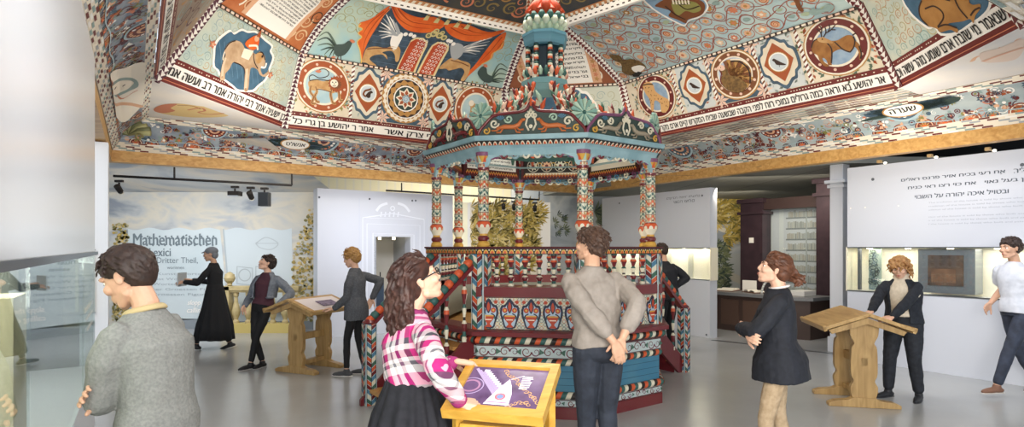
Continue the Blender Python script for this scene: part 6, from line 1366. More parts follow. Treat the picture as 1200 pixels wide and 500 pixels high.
def face_parts(r, H, R, s, skin_lip='#b0675e', brow='#4a3427', gaze=(0, 0)):
    q = lambda x, y, z_: H+R@V(x*s, y*s, z_*s)
    for x in (-1, 1):
        mb = Body(); mb.ell(q(x*.030, .0665, .010), (.0125*s,)*3, R, mat('#ece8e2', .2)); mb.ell(q(x*.030+gaze[0], .0765, .010+gaze[1]), (.0062*s, .005*s, .0062*s), R, mat('#2e211b', .15)); mb.build('eye', r)
        mb = Body(); mb.limb([q(x*.014, .090, .030), q(x*.032, .087, .036), q(x*.050, .072, .030)], [.003*s, .004*s, .0025*s], mat(brow, .8)); mb.build('eyebrow', r)
    mb = Body(); mb.limb([q(-.021, .084, -.053), q(0, .095, -.050), q(.021, .084, -.053)], [.002*s, .0048*s, .002*s], mat(skin_lip, .5)); mb.limb([q(-.019, .084, -.058), q(0, .094, -.060), q(.019, .084, -.058)], [.002*s, .0055*s, .002*s], mat(skin_lip, .5)); mb.build('lips', r)
def add_hand(b, w, d, n, side, s=1.0, curl=.35, spread=.12, thumb=.7, curls=None):
    """palm + five bent fingers. w wrist, d finger direction, n back-of-hand normal, side +1 when the thumb is on n x d side"""
    d = Vector(d).normalized(); n = Vector(n); n = (n-d*n.dot(d)).normalized(); x = n.cross(d)*side
    P = lambda a, f, h=0: w+x*a*s+d*f*s+n*h*s
    for a in (-.028, -.010, .010, .028): b.limb([P(a*.6, .0), P(a, .045), P(a*1.05, .082)], [.015*s, .0155*s, .0125*s], n=8)
    b.limb([P(.012, .01, -.006), P(.034, .035, -.008)], [.017*s, .016*s], n=8)
    for i, (a, L, r) in enumerate(((.030, .070, .0088), (.0105, .080, .0092), (-.0105, .074, .0088), (-.030, .058, .0078))):
        c = curls[i] if curls else curl*(1+.12*i); p = P(a*1.03, .084); t = d+x*(a*spread*20/10); t.normalize(); pts = [p]; ang = 0
        for seg in (.45, .3, .25): ang += c*(1.1 if seg < .4 else .8); v = (t*math.cos(ang)-n*math.sin(ang)); pts.append(pts[-1]+v*L*seg*s)
        b.limb(pts, [r*s*1.05, r*s, r*s*.93, r*s*.8], n=8)
    t0 = P(.030, .022, -.006); v = (x*.75+d*thumb-n*.3).normalized(); v2 = (x*.3+d*.9-n*.35).normalized(); b.limb([t0, t0+v*.036*s, t0+v*.036*s+v2*.03*s, t0+v*.036*s+v2*.052*s], [.0135*s, .0115*s, .0105*s, .0085*s], n=8)
def hair_tufts(mb, H, R, s, starts, n, m, L=(.03, .06), r=.006, down=(0, -.2, -1), curl=.3, off=.0, seed=1):
    """locks combed over the scalp; starts(u) gives a point on the head ellipsoid"""
    rd = random.Random(seed)
    for i in range(n):
        p, nrm = starts(rd); g = V(*down); t = (g-nrm*g.dot(nrm)); t = t.normalized() if t.length > .01 else nrm.orthogonal(); t = (t+V(rd.uniform(-1, 1), rd.uniform(-1, 1), rd.uniform(-.5, .5))*curl).normalized(); l = rd.uniform(*L)
        a = p; b_ = p+t*l*.5+nrm*l*.18; c = p+t*l+nrm*l*.05+V(rd.uniform(-1, 1), rd.uniform(-1, 1), 0)*l*curl*.5
        mb.limb([H+R@(x*s) for x in (a, b_, c)], [r*s, r*s*.9, r*s*.3], m, n=6)
def scalp(rd, zmin=-.02, ymax=.06, back=-.07, rx=.08, ry=.101, rz=.093, cz=.033):
    while True:
        v = V(rd.gauss(0, 1), rd.gauss(0, 1), rd.gauss(0, 1)).normalized(); p = V(v.x*rx, v.y*ry-.012, v.z*rz+cz)
        lim = zmin if p.y > -.02 else back
        if p.z > lim and (p.y < ymax or p.z > .075): return p, v
SKIN = mat('#d0a488', .5, vary=.08, scale=30); SKIN2 = mat('#e0b49a', .5, vary=.08, scale=30)
def person(label, loc, yaw, P, scale=1.0):
    """P: pose and clothing. Local frame: x right, y forward, z up; yaw 0 faces +Y"""
    r = thing('person', label, 'person', loc, math.radians(yaw), P.get('group')); r.scale = (scale,)*3; vox = P.get('vox', .009)
    w = P.get('build', 1.0); sw = P.get('sh', .185)
    pel = V(*P.get('pelvis', (0, 0, .93))); wai = V(*P.get('waist', (0, 0, 1.06))); che = V(*P.get('chest', (0, 0, 1.28))); nk = V(*P.get('neck', (0, -.01, 1.44)))
    hr_ = V(*P.get('hipaxis', (1, 0, 0))).normalized(); sr = V(*P.get('shaxis', (1, 0, 0))).normalized()
    H = V(*P.get('head', (nk.x, nk.y+.03, nk.z+.155))); R = rot(*P.get('headrot', (0, 0, 0))); hs = P.get('hs', 1.0)
    SH = {k: nk+sr*sw*k+V(0, 0, -.085)+V(0, 0, P.get('shrug', 0)) for k in (-1, 1)}
    EL = {}; WR_ = {}
    for k, nm in ((-1, 'L'), (1, 'R')):
        a = P['arm'+nm]; EL[k], WR_[k] = ik(SH[k], V(*a['wrist']), .285, .255, V(*a.get('pole', (k*.3, -1, 0))))
    skin = P.get('skin', SKIN)
    b = Body(); add_head(b, H, R, hs); top = H+R@V(0, -.02, -.05)*hs
    b.limb([nk+V(0, 0, -.05), nk+V(0, 0, .02), top], [.062*w, .053*w, .05*w])
    b.loft([(pel, hr_, .13*w, .1), (wai, (hr_+sr), .115*w, .085), (che, sr, .14*w, .1), (nk+V(0, 0, -.09), sr, .10*w, .055), (nk+V(0, 0, -.03), sr, .05, .045)])
    for k in (-1, 1):
        a = P['arm'+('L' if k < 0 else 'R')]; b.limb([SH[k]*.8+EL[k]*.2-sr*k*.03, (SH[k]+EL[k])/2, EL[k]], [.034*w, .036*w, .033*w]); f = WR_[k]-EL[k]; b.limb([EL[k], EL[k]+f*.35, WR_[k]], [.036*w, .037*w, .024*w])
        hd = V(*a.get('hdir', tuple(f.normalized()))); hn = V(*a.get('hn', (k, .2, 0))); add_hand(b, WR_[k]+f.normalized()*.01, hd, hn, a.get('side', 1 if k < 0 else -1), P.get('hands', 1.0), a.get('curl', .3), thumb=a.get('thumb', .7), curls=a.get('curls'))
    HP = {k: pel+hr_*.09*k+V(0, 0, -.03) for k in (-1, 1)}; KN = {}; AN = {}; leg = min(.86, max((V(*P['leg'+m_]['ankle'])-HP[k_]).length for k_, m_ in ((-1, 'L'), (1, 'R')))*1.006); lt = .8 if 'trousers' in P else 1
    for k, nm in ((-1, 'L'), (1, 'R')):
        a = P['leg'+nm]; KN[k], AN[k] = ik(HP[k], V(*a['ankle']), leg*.515, leg*.485, V(*a.get('pole', (0, 1, 0))))
        b.limb([HP[k], (HP[k]+KN[k])/2, KN[k]], [.075*w*lt, .066*w*lt, .048*w*lt]); g = AN[k]-KN[k]; b.limb([KN[k], KN[k]+g*.3, AN[k]], [.048*w*lt, .048*w*lt, .034*w])
    fuse(b, 'body', r, skin, P.get('bvox', .006), 2)
    face_parts(r, H, R, hs, P.get('lip', '#b0675e'), P.get('brow', '#4a3427'), P.get('gaze', (0, 0)))
    # shoes
    for k, nm in ((-1, 'L'), (1, 'R')):
        a = P['leg'+nm]; fd = V(*a.get('foot', (0, 1, 0))).normalized(); m = P.get('shoe', mat('#26282c', .5)); s_ = Body(); A = AN[k]; up = V(0, 0, 1); sd = fd.cross(up).normalized(); up = sd.cross(fd)
        base = A-up*.055
        s_.limb([base-fd*.045, base+fd*.03+up*.005, base+fd*.10-up*.005, base+fd*.165-up*.012], [.038, .040, .040, .028], flat=.8, side=sd); s_.limb([A-up*.01, base], [.042, .04]); fuse(s_, 'shoe', r, m, .007, 2)
        s_ = Body(); s_.limb([base-fd*.055-up*.03, base+fd*.05-up*.03, base+fd*.12-up*.03, base+fd*.175-up*.03], [.034, .036, .04, .026], P.get('sole', mat('#b9b8b4', .6)), flat=.28, side=sd); s_.build('sole', r)
    # trousers
    if 'trousers' in P:
        t = Body(); g = P.get('tight', 1.0)
        t.loft([(wai+V(0, 0, -.02), hr_, .145*w, .108*w), (pel+V(0, 0, .03), hr_, .165*w, .12*w), (pel+V(0, -.0, -.06), hr_, .168*w, .122*w)])
        t.ell(pel+V(0, -.03, -.02), (.15*w, .12*w, .09))
        for k in (-1, 1):
            g2 = AN[k]-KN[k]; t.limb([HP[k]+V(0, 0, .02), (HP[k]+KN[k])/2, KN[k]], [.098*w*g, .088*w*g, .066*w*g]); t.limb([KN[k], KN[k]+g2*.35, KN[k]+g2*P.get('tlen', .93)], [.066*w*g, .064*w*g, .052*w*g])
        fuse(t, 'trousers', r, P['trousers'], vox, 2, .012, .09)
    # shirt / jacket
    if 'top' in P:
        T = P['top']; e = T.get('ease', .014); t = Body(); hem = V(*T['hem']) if 'hem' in T else pel+V(0, 0, .0)
        hw, hd_ = T.get('hemr', (.168*w+e, .125*w+e))
        t.loft([(hem, hr_, hw, hd_), (hem+(wai-hem)*.5, hr_, hw*.98, hd_*.97), (wai, hr_+sr, T.get('waistr', .14)*w+e, .105*w+e), ((wai+che)/2, sr, .148*w+e, .112*w+e), (che, sr, .165*w+e, .118*w+e), (nk+V(0, 0, -.10), sr, (sw-.005), .095*w+e*.6), (nk+V(0, 0, -.055), sr, sw*.78, .078+e*.4), (nk+V(0, 0, -.022), sr, .095, .068+e*.3), (nk+V(0, 0, T.get('neckz', .005)), sr, .068, .062)])
        for k in (-1, 1):
            L = T.get('sleeve', 1.0); f = WR_[k]-EL[k]; q = T.get('loose', 1.0)
            t.limb([SH[k]-sr*k*.03+V(0, 0, -.005), (SH[k]*.6+EL[k]*.4), EL[k] if L > .5 else SH[k]+(EL[k]-SH[k])*L*2], [.055*w+e*.3, (.054*w+e*.3)*q, (.048*w+e*.3)*q])
            if L > .5: t.limb([EL[k], EL[k]+f*.4*min(1, L), EL[k]+f*(L-.5)*2*.97], [(.05*w+e*.3)*q, (.047*w+e*.2)*q, (.036*w+e*.2)*q])
        fuse(t, T.get('name', 'shirt'), r, T['m'], vox, T.get('smooth', 3), T.get('wr', .018), T.get('ws', .1), T.get('label'))
        if 'collar' in T:
            c = Body(); nn = 14
            for i in range(nn):
                a0, a1 = -.85*PI/2+PI*2*.85*i/nn-PI*.35, -.85*PI/2+PI*2*.85*(i+1)/nn-PI*.35
            pts = [nk+sr*.068*math.sin(a)+sr.cross(V(0, 0, -1))*0+V(0, -.066*math.cos(a)+.004, .012-.018*(1-math.cos(a))) for a in [(-2.5+5*i/14) for i in range(15)]]
            c.limb(pts, [.017]*15, T['collar'], flat=.6); c.build('collar', r)
        if 'cuffs' in T:
            for k in (-1, 1): f = (WR_[k]-EL[k]).normalized(); c = Body(); c.limb([WR_[k]-f*.04, WR_[k]-f*.005], [.037, .036], T['cuffs']); c.build('cuff', r)
    return dict(r=r, H=H, R=R, SH=SH, EL=EL, WR=WR_, pel=pel, wai=wai, che=che, nk=nk, HP=HP, KN=KN, AN=AN, hs=hs, sr=sr, hr=hr_)
def short_hair(D, m, seed=1, n=260, L=(.03, .055), r=.008, zmin=.045, back=-.06, ymax=.07, down=(0, -.5, -.8), curl=.35, cap=1.0, sm=1):
    b = Body(); H, R, s = D['H'], D['R'], D['hs']; q = lambda x, y, z_: H+R@V(x*s, y*s, z_*s)
    b.ell(q(0, -.018, .042), (.079*s*cap, .096*s*cap, .085*s*cap), R); b.ell(q(0, -.055, .0), (.068*s, .055*s, .07*s), R)
    hair_tufts(b, H, R, s, lambda rd: scalp(rd, zmin, ymax, back), n, '#888888', L, r, down, curl, seed=seed)
    # keep the face free: locks starting low on the forehead are combed back
    fuse(b, 'hair', D['r'], m, .0045, sm)
def stand(k=1, x=.1, y=0, f=(0.15, 1, 0)): return dict(ankle=(k*x, y, .085), foot=(k*f[0], f[1], 0))
def cloth_mat(name, c1, c2, scale=60, rough=.9):
    m = mat(c1, rough, second=c2, scale=scale, bump=.3, spec=.15); return m
def facing(dx, dy): return math.degrees(math.atan2(-dx, dy))
def wp(x, y, d): p = px(x, y, d); return p
# local helper: world target -> local coordinates of a person standing at loc with yaw
def loc_of(w, loc, yaw, scale=1.0):
    a = math.radians(yaw); d = (Vector(w)-Vector(loc))/scale; return (d.x*math.cos(a)+d.y*math.sin(a), -d.x*math.sin(a)+d.y*math.cos(a), d.z)
def spot_of(x, d): q = px(x, 290, d); return (q.x, q.y, 0)
GREYW = cloth_mat('w', '#8b8c88', '#7b7d7a', 90); HAIRD = mat('#2b201c', .55, second='#3a2b24', scale=40, bump=.4); HAIRB = mat('#6d4a30', .5, second='#8a6240', scale=40, bump=.4); HAIRL = mat('#b08850', .5, second='#8f6a3c', scale=40, bump=.4)
# 1 man in the grey sweater, arms folded, looking down into the glass case
L = spot_of(180, 2.33); yw = facing(-1, .12)
D = person('man in a grey sweater with folded arms, looking down at the glass case', L, yw, dict(bvox=.004, vox=.006, hs=1.04, sh=.175, build=.95,
    pelvis=(0, -.02, .93), waist=(0, -.02, 1.06), chest=(0, .0, 1.28), neck=(0, .035, 1.44), head=(0, .115, 1.565), headrot=(6, -27, 0),
    armL=dict(wrist=(.10, .175, 1.14), pole=(-.6, .1, -1), hn=(0, .9, .3), hdir=(1, -.3, .05)), armR=dict(wrist=(-.10, .13, 1.12), pole=(.6, .1, -1), hn=(0, .9, .3), hdir=(-1, -.1, .1)),
    legL=stand(-1), legR=stand(1), trousers=mat('#8b9098', .8, second='#767b84', scale=60), shoe=mat('#3a2c24', .5),
    top=dict(m=GREYW, name='sweater', ease=.022, wr=.02, ws=.14, loose=1.12, collar=mat('#b9a77c', .8), label='grey knitted sweater')), .975)
short_hair(D, HAIRD, 3, 620, (.03, .05), .0048, .05, -.075, .055, (0, -.6, -.9), .12, cap=1.0, sm=4)
# 2 woman in the plaid shirt
def plaid():
    m = bpy.data.materials.new('plaid'); m.use_nodes = True; nt = m.node_tree; b = nt.nodes['Principled BSDF']; Lk = nt.links.new; tc = nt.nodes.new('ShaderNodeTexCoord'); sp_ = nt.nodes.new('ShaderNodeSeparateXYZ'); mp = nt.nodes.new('ShaderNodeMapping'); mp.inputs['Rotation'].default_value = (.1, .35, .5); Lk(tc.outputs['Object'], mp.inputs[0]); Lk(mp.outputs[0], sp_.inputs[0])
    def bands(src, freq, cols, ph):
        a = nt.nodes.new('ShaderNodeMath'); a.operation = 'MULTIPLY_ADD'; a.inputs[1].default_value = freq; a.inputs[2].default_value = ph; Lk(src, a.inputs[0]); f = nt.nodes.new('ShaderNodeMath'); f.operation = 'FRACT'; Lk(a.outputs[0], f.inputs[0])
        r = nt.nodes.new('ShaderNodeValToRGB'); r.color_ramp.interpolation = 'CONSTANT'; e = r.color_ramp.elements; e[0].position = 0; e[0].color = lin(cols[0][1]); e[1].position = cols[1][0]; e[1].color = lin(cols[1][1])
        for p_, c in cols[2:]: x = e.new(p_); x.color = lin(c)
        Lk(f.outputs[0], r.inputs[0]); return r.outputs[0]
    A = bands(sp_.outputs[2], 5.0, [(0, '#c9297c'), (.26, '#f1eceb'), (.42, '#6b6a72'), (.5, '#e6dede'), (.58, '#8e1f5c'), (.74, '#efe6e6'), (.86, '#54525c')], .2)
    s_ = nt.nodes.new('ShaderNodeMath'); s_.operation = 'ADD'; Lk(sp_.outputs[0], s_.inputs[0]); Lk(sp_.outputs[1], s_.inputs[1])
    B = bands(s_.outputs[0], 4.2, [(0, '#d23a86'), (.2, '#f4efee'), (.38, '#77757e'), (.46, '#f4efee'), (.6, '#7c2a63'), (.72, '#ead9dd'), (.88, '#3f3d47')], .1)
    mx = nt.nodes.new('ShaderNodeMix'); mx.data_type = 'RGBA'; mx.inputs[0].default_value = .5; Lk(A, mx.inputs[6]); Lk(B, mx.inputs[7]); Lk(mx.outputs[2], b.inputs['Base Color']); b.inputs['Roughness'].default_value = .85; b.inputs['Specular IOR Level'].default_value = .2; return m
L = spot_of(482, 2.62); yw = facing(.86, .5)
hR = loc_of(pxz(539, 470, 1.01), L, yw, .975); hL = loc_of(pxz(531, 424, 1.12), L, yw, .975)
D = person('woman in a pink plaid shirt and glasses with one hand on the touch screen', L, yw, dict(bvox=.004, vox=.006, hs=1.0, sh=.17, build=.95, brow='#2b1c16', skin=SKIN2,
    neck=(0, .0, 1.40), chest=(0, -.01, 1.24), head=(0, .035, 1.535), headrot=(-6, 24, 0),
    armR=dict(wrist=hR, pole=(1, -.25, -.3), hn=(.2, .1, 1), hdir=(.25, 1, -.2), curls=(.12, .35, .45, .5)), armL=dict(wrist=hL, pole=(-.6, -.6, -.5), hn=(-.2, .1, 1), hdir=(0, 1, -.25), curl=.25),
    legL=stand(-1), legR=stand(1), top=dict(m=plaid(), ease=.014, hem=(0, 0, 1.02), hemr=(.148, .115), wr=.016, ws=.09, loose=.98, collar=mat('#8c2f64', .8), cuffs=mat('#a03070', .8), label='pink, white and grey plaid shirt')), .975)
b = Body(); b.loft([((0, 0, 1.10), (1, 0, 0), .140, .112), ((0, 0, 1.05), (1, 0, 0), .152, .122), ((0, 0, .92), (1, 0, 0), .205, .17), ((0, 0, .7), (1, 0, 0), .25, .22), ((0, 0, .45), (1, 0, 0), .28, .25)], mat('#25262d', .85, second='#1c1d23', scale=30), n=96, fold=lambda i, a: (.0, .015, .06, .08, .1)[i]*math.sin(a*17+math.sin(a*3)*1.4)); b.build('skirt', D['r'], label='gathered black skirt')
b = Body(); H, R, s = D['H'], D['R'], D['hs']; q = lambda x, y, z_: H+R@V(x*s, y*s, z_*s)
b.ell(q(0, -.02, .045), (.084, .098, .082), R); b.ell(q(0, -.06, -.0), (.085, .065, .085), R)
rd = random.Random(5)
for i in range(250):                                                  # long waves falling behind the ears
    a = rd.uniform(-1.25, 1.25)+PI; r0 = rd.uniform(.07, .095); p0 = q(math.sin(a)*r0*.95, math.cos(a)*r0-.015, rd.uniform(.0, .07)); pts = [p0]; ln = rd.uniform(.16, .27); nrm = (R@V(math.sin(a), math.cos(a), 0))
    for k in range(1, 7): t = k/6; pts.append(p0+V(0, 0, -ln*t)+nrm*(.03*math.sin(t*2.2)+.012*math.sin(t*13+i))+V(rd.uniform(-1, 1), rd.uniform(-1, 1), 0)*.006)
    b.limb(pts, [.008, .009, .009, .009, .008, .007, .004], n=6)
hair_tufts(b, H, R, s, lambda rd: scalp(rd, .05, .045, -.05), 200, '#888888', (.04, .07), .008, (0, -.9, -.5), .2, seed=2)
fuse(b, 'hair', D['r'], mat('#2f1c18', .5, second='#482d25', scale=25, bump=.5), .0045, 1, .004, .03, 'long dark brown wavy hair')
mb = Body()
for x in (-1, 1): mb.tube([q(x*.031+.026*math.cos(t), .100-.004*abs(math.cos(t)), .008+.018*math.sin(t)) for t in [2*PI*i/16 for i in range(16)]], .0028, BLK2, 6, closed=True); mb.tube([q(x*.056, .095, .012), q(x*.072, .06, .014), q(x*.080, -.005, .012)], .003, BLK2, 6)
mb.tube([q(-.008, .1, .01), q(.008, .1, .01)], .0025, BLK2, 6); mb.build('glasses', D['r'], label='dark rimmed glasses')
# 3 man seen from behind, hands clasped at his back
L = (px(700, 290, 4.0).x, 4.0, 0); yw = facing(-.28, 1)
D = person('man in a taupe shirt seen from behind, hands clasped at his back', L, yw, dict(vox=.007, bvox=.005, hs=1.03, sh=.195, build=1.05,
    pelvis=(.0, -.02, .97), waist=(-.01, -.02, 1.1), chest=(-.02, .0, 1.34), neck=(-.04, .0, 1.51), head=(-.035, .04, 1.665), headrot=(38, 8, 0), hipaxis=(1, .1, 0),
    armL=dict(wrist=(.0, -.27, 1.03), pole=(-.45, -1, 0), hn=(0, -1, 0), hdir=(.35, -.05, -1), curl=.3, side=1), armR=dict(wrist=(.06, -.26, 1.05), pole=(.45, -1, 0), hn=(0, -1, .1), hdir=(-.3, -.12, -1), curl=.35, side=-1),
    legL=dict(ankle=(-.03, .10, .09)), legR=dict(ankle=(.08, -.06, .09)), trousers=mat('#272c36', .8, second='#343a46', scale=12), shoe=mat('#2a2320', .5),
    top=dict(m=mat('#8f877f', .7, second='#9b938b', scale=20, spec=.4), ease=.022, hem=(0, -.02, .985), wr=.035, ws=.13, loose=1.15, sleeve=.86, label='loose taupe shirt with rolled sleeves')), 1.0)
short_hair(D, mat('#3b2a22', .6, second='#523c30', scale=30, bump=.4), 9, 420, (.03, .06), .007, .04, -.08, .06, curl=.6)
# 4 woman with a bun, arms folded
L = spot_of(912, 4.1); yw = facing(-.95, .28)
D = person('woman with a brown hair bun, black tunic and beige trousers, arms folded, looking up', L, yw, dict(vox=.007, bvox=.005, sh=.165, build=.93, hs=.98, skin=SKIN2,
    pelvis=(0, 0, .87), waist=(0, 0, 1.0), chest=(0, .01, 1.2), neck=(0, -.0, 1.37), head=(0, .03, 1.49), headrot=(0, 17, 0),
    armL=dict(wrist=(.07, .24, 1.06), pole=(-.8, .2, -.6), hn=(0, .9, .3), hdir=(1, 0, 0)), armR=dict(wrist=(-.11, .21, 1.04), pole=(.8, 0, -.6), hn=(0, .9, .3), hdir=(-1, -.2, -.1)),
    legL=dict(ankle=(-.09, .09, .085)), legR=dict(ankle=(.09, -.10, .085)), trousers=mat('#b7a184', .85, second='#a48e70', scale=30), tight=.88,
    top=dict(m=mat('#23262f', .8, second='#1c1f26', scale=30), name='tunic', ease=.02, hem=(0, -.02, .72), hemr=(.235, .19), waistr=.19, wr=.03, ws=.16, loose=1.2, neckz=-.01, label='flared black tunic')))
b = Body(); H, R, s = D['H'], D['R'], D['hs']; q = lambda x, y, z_: H+R@V(x*s, y*s, z_*s)
b.ell(q(0, -.022, .04), (.082, .1, .085), R); b.ell(q(0, -.06, -.005), (.07, .06, .07), R); hair_tufts(b, H, R, s, lambda rd: scalp(rd, .03, .055, -.06), 260, '#888888', (.04, .07), .007, (0, -1, -.25), .1, seed=4)
c = q(0, -.155, -.01); rd = random.Random(3)
for i in range(46):
    a, e = rd.uniform(0, 6.3), rd.uniform(-1, 1); o = V(math.cos(a)*.9, math.sin(a), e).normalized(); t = o.orthogonal(); b.limb([c+o*.03, c+o*.042+t*.02, c+o*.045+t*.045], [.012, .012, .004], n=6)
b.ell(c, (.035, .035, .04)); b.limb([q(0, -.1, 0), c], [.03, .025])
fuse(b, 'hair', D['r'], mat('#4a2d1f', .5, second='#6b4430', scale=30, bump=.4), .0055, 1, label='brown hair tied in a bun')
b = Body(); b.limb([D['nk']+V(.07*math.cos(a), .065*math.sin(a)-.005, .0+.012*math.sin(a)*-1) for a in [2*PI*i/16 for i in range(17)]], [.008]*17, mat('#e9e4e0', .7)); b.build('collar', D['r'], label='white collar edge')
# 5 curly-haired woman at the lectern
L = (px(1058, 290, 6.3).x, 6.3, 0); yw = facing(-.72, -.55)
hR = loc_of(px(1020, 366, 6.1), L, yw, .965); hL = loc_of(px(1044, 373, 5.98), L, yw, .965)
D = person('curly-haired woman in a cream jumper and black cardigan reading at the lectern', L, yw, dict(sh=.175, build=1.06, skin=SKIN2, shoe=mat('#2a2c30', .6), sole=mat('#3a3c40', .6),
    pelvis=(0, -.03, .88), waist=(0, -.02, 1.0), chest=(0, .0, 1.2), neck=(0, .03, 1.36), head=(0, .09, 1.485), headrot=(8, -26, 0),
    armR=dict(wrist=hR, pole=(.6, -.6, -.5), hn=(0, .1, 1), hdir=(0, 1, -.2)), armL=dict(wrist=hL, pole=(-.8, -.4, -.6), hn=(0, .3, 1), hdir=(.7, .7, -.2)),
    legL=dict(ankle=(-.15, -.02, .085), foot=(-.15, 1, 0)), legR=dict(ankle=(.13, .05, .085), foot=(.3, 1, 0)), trousers=mat('#1f2228', .8, second='#2a2e36', scale=20),
    top=dict(m=mat('#d8cdbb', .85, second='#cabfac', scale=40), name='jumper', ease=.008, hem=(0, -.02, .93), sleeve=.3, wr=.012, neckz=.06, label='cream polo-neck jumper')), .965)
def cardigan(D, m, hem=.86, name='cardigan', open_=.55, ease=.03, sleeves=True, label=None, flare=1.0):
    """open-fronted jacket: a shell round back and sides plus sleeves"""
    b = Body(); pel, wai, che, nk = D['pel'], D['wai'], D['che'], D['nk']; hem_ = V(pel.x, pel.y, hem); sr = D['sr']
    rows = [(hem_, (.175+ease)*flare, (.13+ease)*flare), (wai, .15+ease, .112+ease), ((wai+che)/2, .155+ease, .118+ease), (che, .168+ease, .122+ease), (nk+V(0, 0, -.08), .165+ease*.4, .098+ease*.6), (nk+V(0, 0, -.03), .115, .078), (nk+V(0, -.01, .01), .074, .07)]
    for i in range(len(rows)-1):
        for k in range(18):
            a0 = PI/2+open_+(2*PI-2*open_)*k/18; a1 = PI/2+open_+(2*PI-2*open_)*(k+1)/18
            if i == 0 or True:
                (c0, x0, y0), (c1, x1, y1) = rows[i], rows[i+1]; P4 = [c0+sr*x0*math.cos(a0)+V(0, y0*math.sin(a0), 0), c0+sr*x0*math.cos(a1)+V(0, y0*math.sin(a1), 0), c1+sr*x1*math.cos(a1)+V(0, y1*math.sin(a1), 0), c1+sr*x1*math.cos(a0)+V(0, y1*math.sin(a0), 0)]
                cc = [(c0+c1)/2]*4; inn = [p+(Vector((c0.x, c0.y, p.z))-p).normalized()*.022 for p in P4]
                b.add(P4+inn, [(0, 1, 2, 3), (7, 6, 5, 4), (0, 4, 5, 1), (1, 5, 6, 2), (2, 6, 7, 3), (3, 7, 4, 0)], m)
    if sleeves:
        for k in (-1, 1):
            S, E_, W_ = D['SH'][k], D['EL'][k], D['WR'][k]; b.limb([S-sr*k*.03, S*.6+E_*.4, E_], [.064, .062, .056]); b.limb([E_, E_+(W_-E_)*.5, E_+(W_-E_)*.96], [.058, .052, .042])
    fuse(b, name, D['r'], m, .009, 2, .016, .09, label)
cardigan(D, mat('#1d2129', .85, second='#262b34', scale=30), .86, label='black cardigan')
b = Body(); H, R, s = D['H'], D['R'], D['hs']; q = lambda x, y, z_: H+R@V(x*s, y*s, z_*s); b.ell(q(0, -.02, .045), (.09, .1, .085), R); b.ell(q(0, -.05, -.02), (.09, .06, .09), R); rd = random.Random(8)
for i in range(130):
    p, n = scalp(rd, -.01, .015, -.1); p0 = H+R@p; pts = [p0]; nn = R@n; ph = rd.uniform(0, 6.3); ln = rd.uniform(.06, .11)
    for k in range(1, 7): t = k/6; pts.append(p0+nn*(.02+.025*t)+V(0, 0, -ln*t)+V(math.cos(ph+t*9), math.sin(ph+t*9), 0)*.012)
    b.limb(pts, [.008, .010, .010, .010, .009, .008, .004], n=6)
fuse(b, 'hair', D['r'], mat('#8f6238', .5, second='#b58a58', scale=30, bump=.5), .0065, 1, .006, .03, 'chin-length curly light brown hair')
# 6 man walking past the display wall
L = (px(1193, 290, 6.45).x, 6.45, 0); yw = facing(-.95, -.12)
D = person('man in a white T-shirt and dark jeans walking past the long display wall', L, yw, dict(sh=.19, build=1.0, hs=1.0, shoe=mat('#7d5a48', .6), sole=mat('#c9c3ba', .6),
    pelvis=(0, .0, .95), waist=(0, .01, 1.1), chest=(0, .03, 1.32), neck=(0, .05, 1.49), head=(0, .1, 1.64), headrot=(-5, -3, 0),
    armL=dict(wrist=(-.22, -.10, .98), pole=(-.3, -1, 0)), armR=dict(wrist=(.22, .12, 1.0), pole=(.3, -1, 0)),
    legL=dict(ankle=(-.07, .36, .10), foot=(0, 1, 0)), legR=dict(ankle=(.08, -.33, .14), foot=(0, 1, -.35)), trousers=mat('#2b303c', .8, second='#394050', scale=12), tight=.95,
    top=dict(m=mat('#d5d8df', .8, second='#c6cad2', scale=15), name='t_shirt', ease=.024, hem=(0, 0, .93), sleeve=.33, loose=1.2, wr=.025, ws=.14, label='loose white T-shirt')), 1.0)
short_hair(D, HAIRD, 12, 320, (.03, .05), .008, .05, -.05, .06)
# 7 blonde woman in the grey coat dress
L = (px(416, 290, 7.45).x, 7.45, 0); yw = facing(-.93, .1)
hL = loc_of(px(392, 361, 7.4), L, yw)
D = person('blonde woman in a grey coat dress and black tights beside the lectern with the sheet', L, yw, dict(sh=.165, build=.9, skin=SKIN2, shoe=mat('#4a4c50', .7), sole=mat('#e6e4e0', .6),
    pelvis=(0, -.02, .90), waist=(0, -.02, 1.02), chest=(0, -.01, 1.22), neck=(0, .0, 1.38), head=(0, .05, 1.51), headrot=(0, -16, 0),
    armL=dict(wrist=hL, pole=(-.3, -.7, -.8), hn=(0, .2, 1), hdir=(0, 1, 0)), armR=dict(wrist=(.2, -.16, .98), pole=(.6, -1, 0)),
    legL=dict(ankle=(-.08, .08, .085)), legR=dict(ankle=(.08, -.10, .085)), trousers=mat('#232427', .8), tight=.78,
    top=dict(m=mat('#5d6066', .9, second='#4e5157', scale=50), name='coat_dress', ease=.018, hem=(0, -.02, .72), hemr=(.19, .155), wr=.02, ws=.13, loose=1.1, label='grey knee-length coat dress')))
b = Body(); H, R, s = D['H'], D['R'], D['hs']; q = lambda x, y, z_: H+R@V(x*s, y*s, z_*s); b.ell(q(0, -.022, .04), (.082, .1, .085), R); b.ell(q(0, -.06, -.01), (.072, .06, .075), R); hair_tufts(b, H, R, s, lambda rd: scalp(rd, .02, .06, -.06), 240, '#888888', (.05, .09), .008, (0, -.9, -.5), .15, seed=14); b.ell(q(0, -.1, -.03), (.035, .03, .04), R)
fuse(b, 'hair', D['r'], HAIRL, .007, 1, label='blonde hair pinned back')
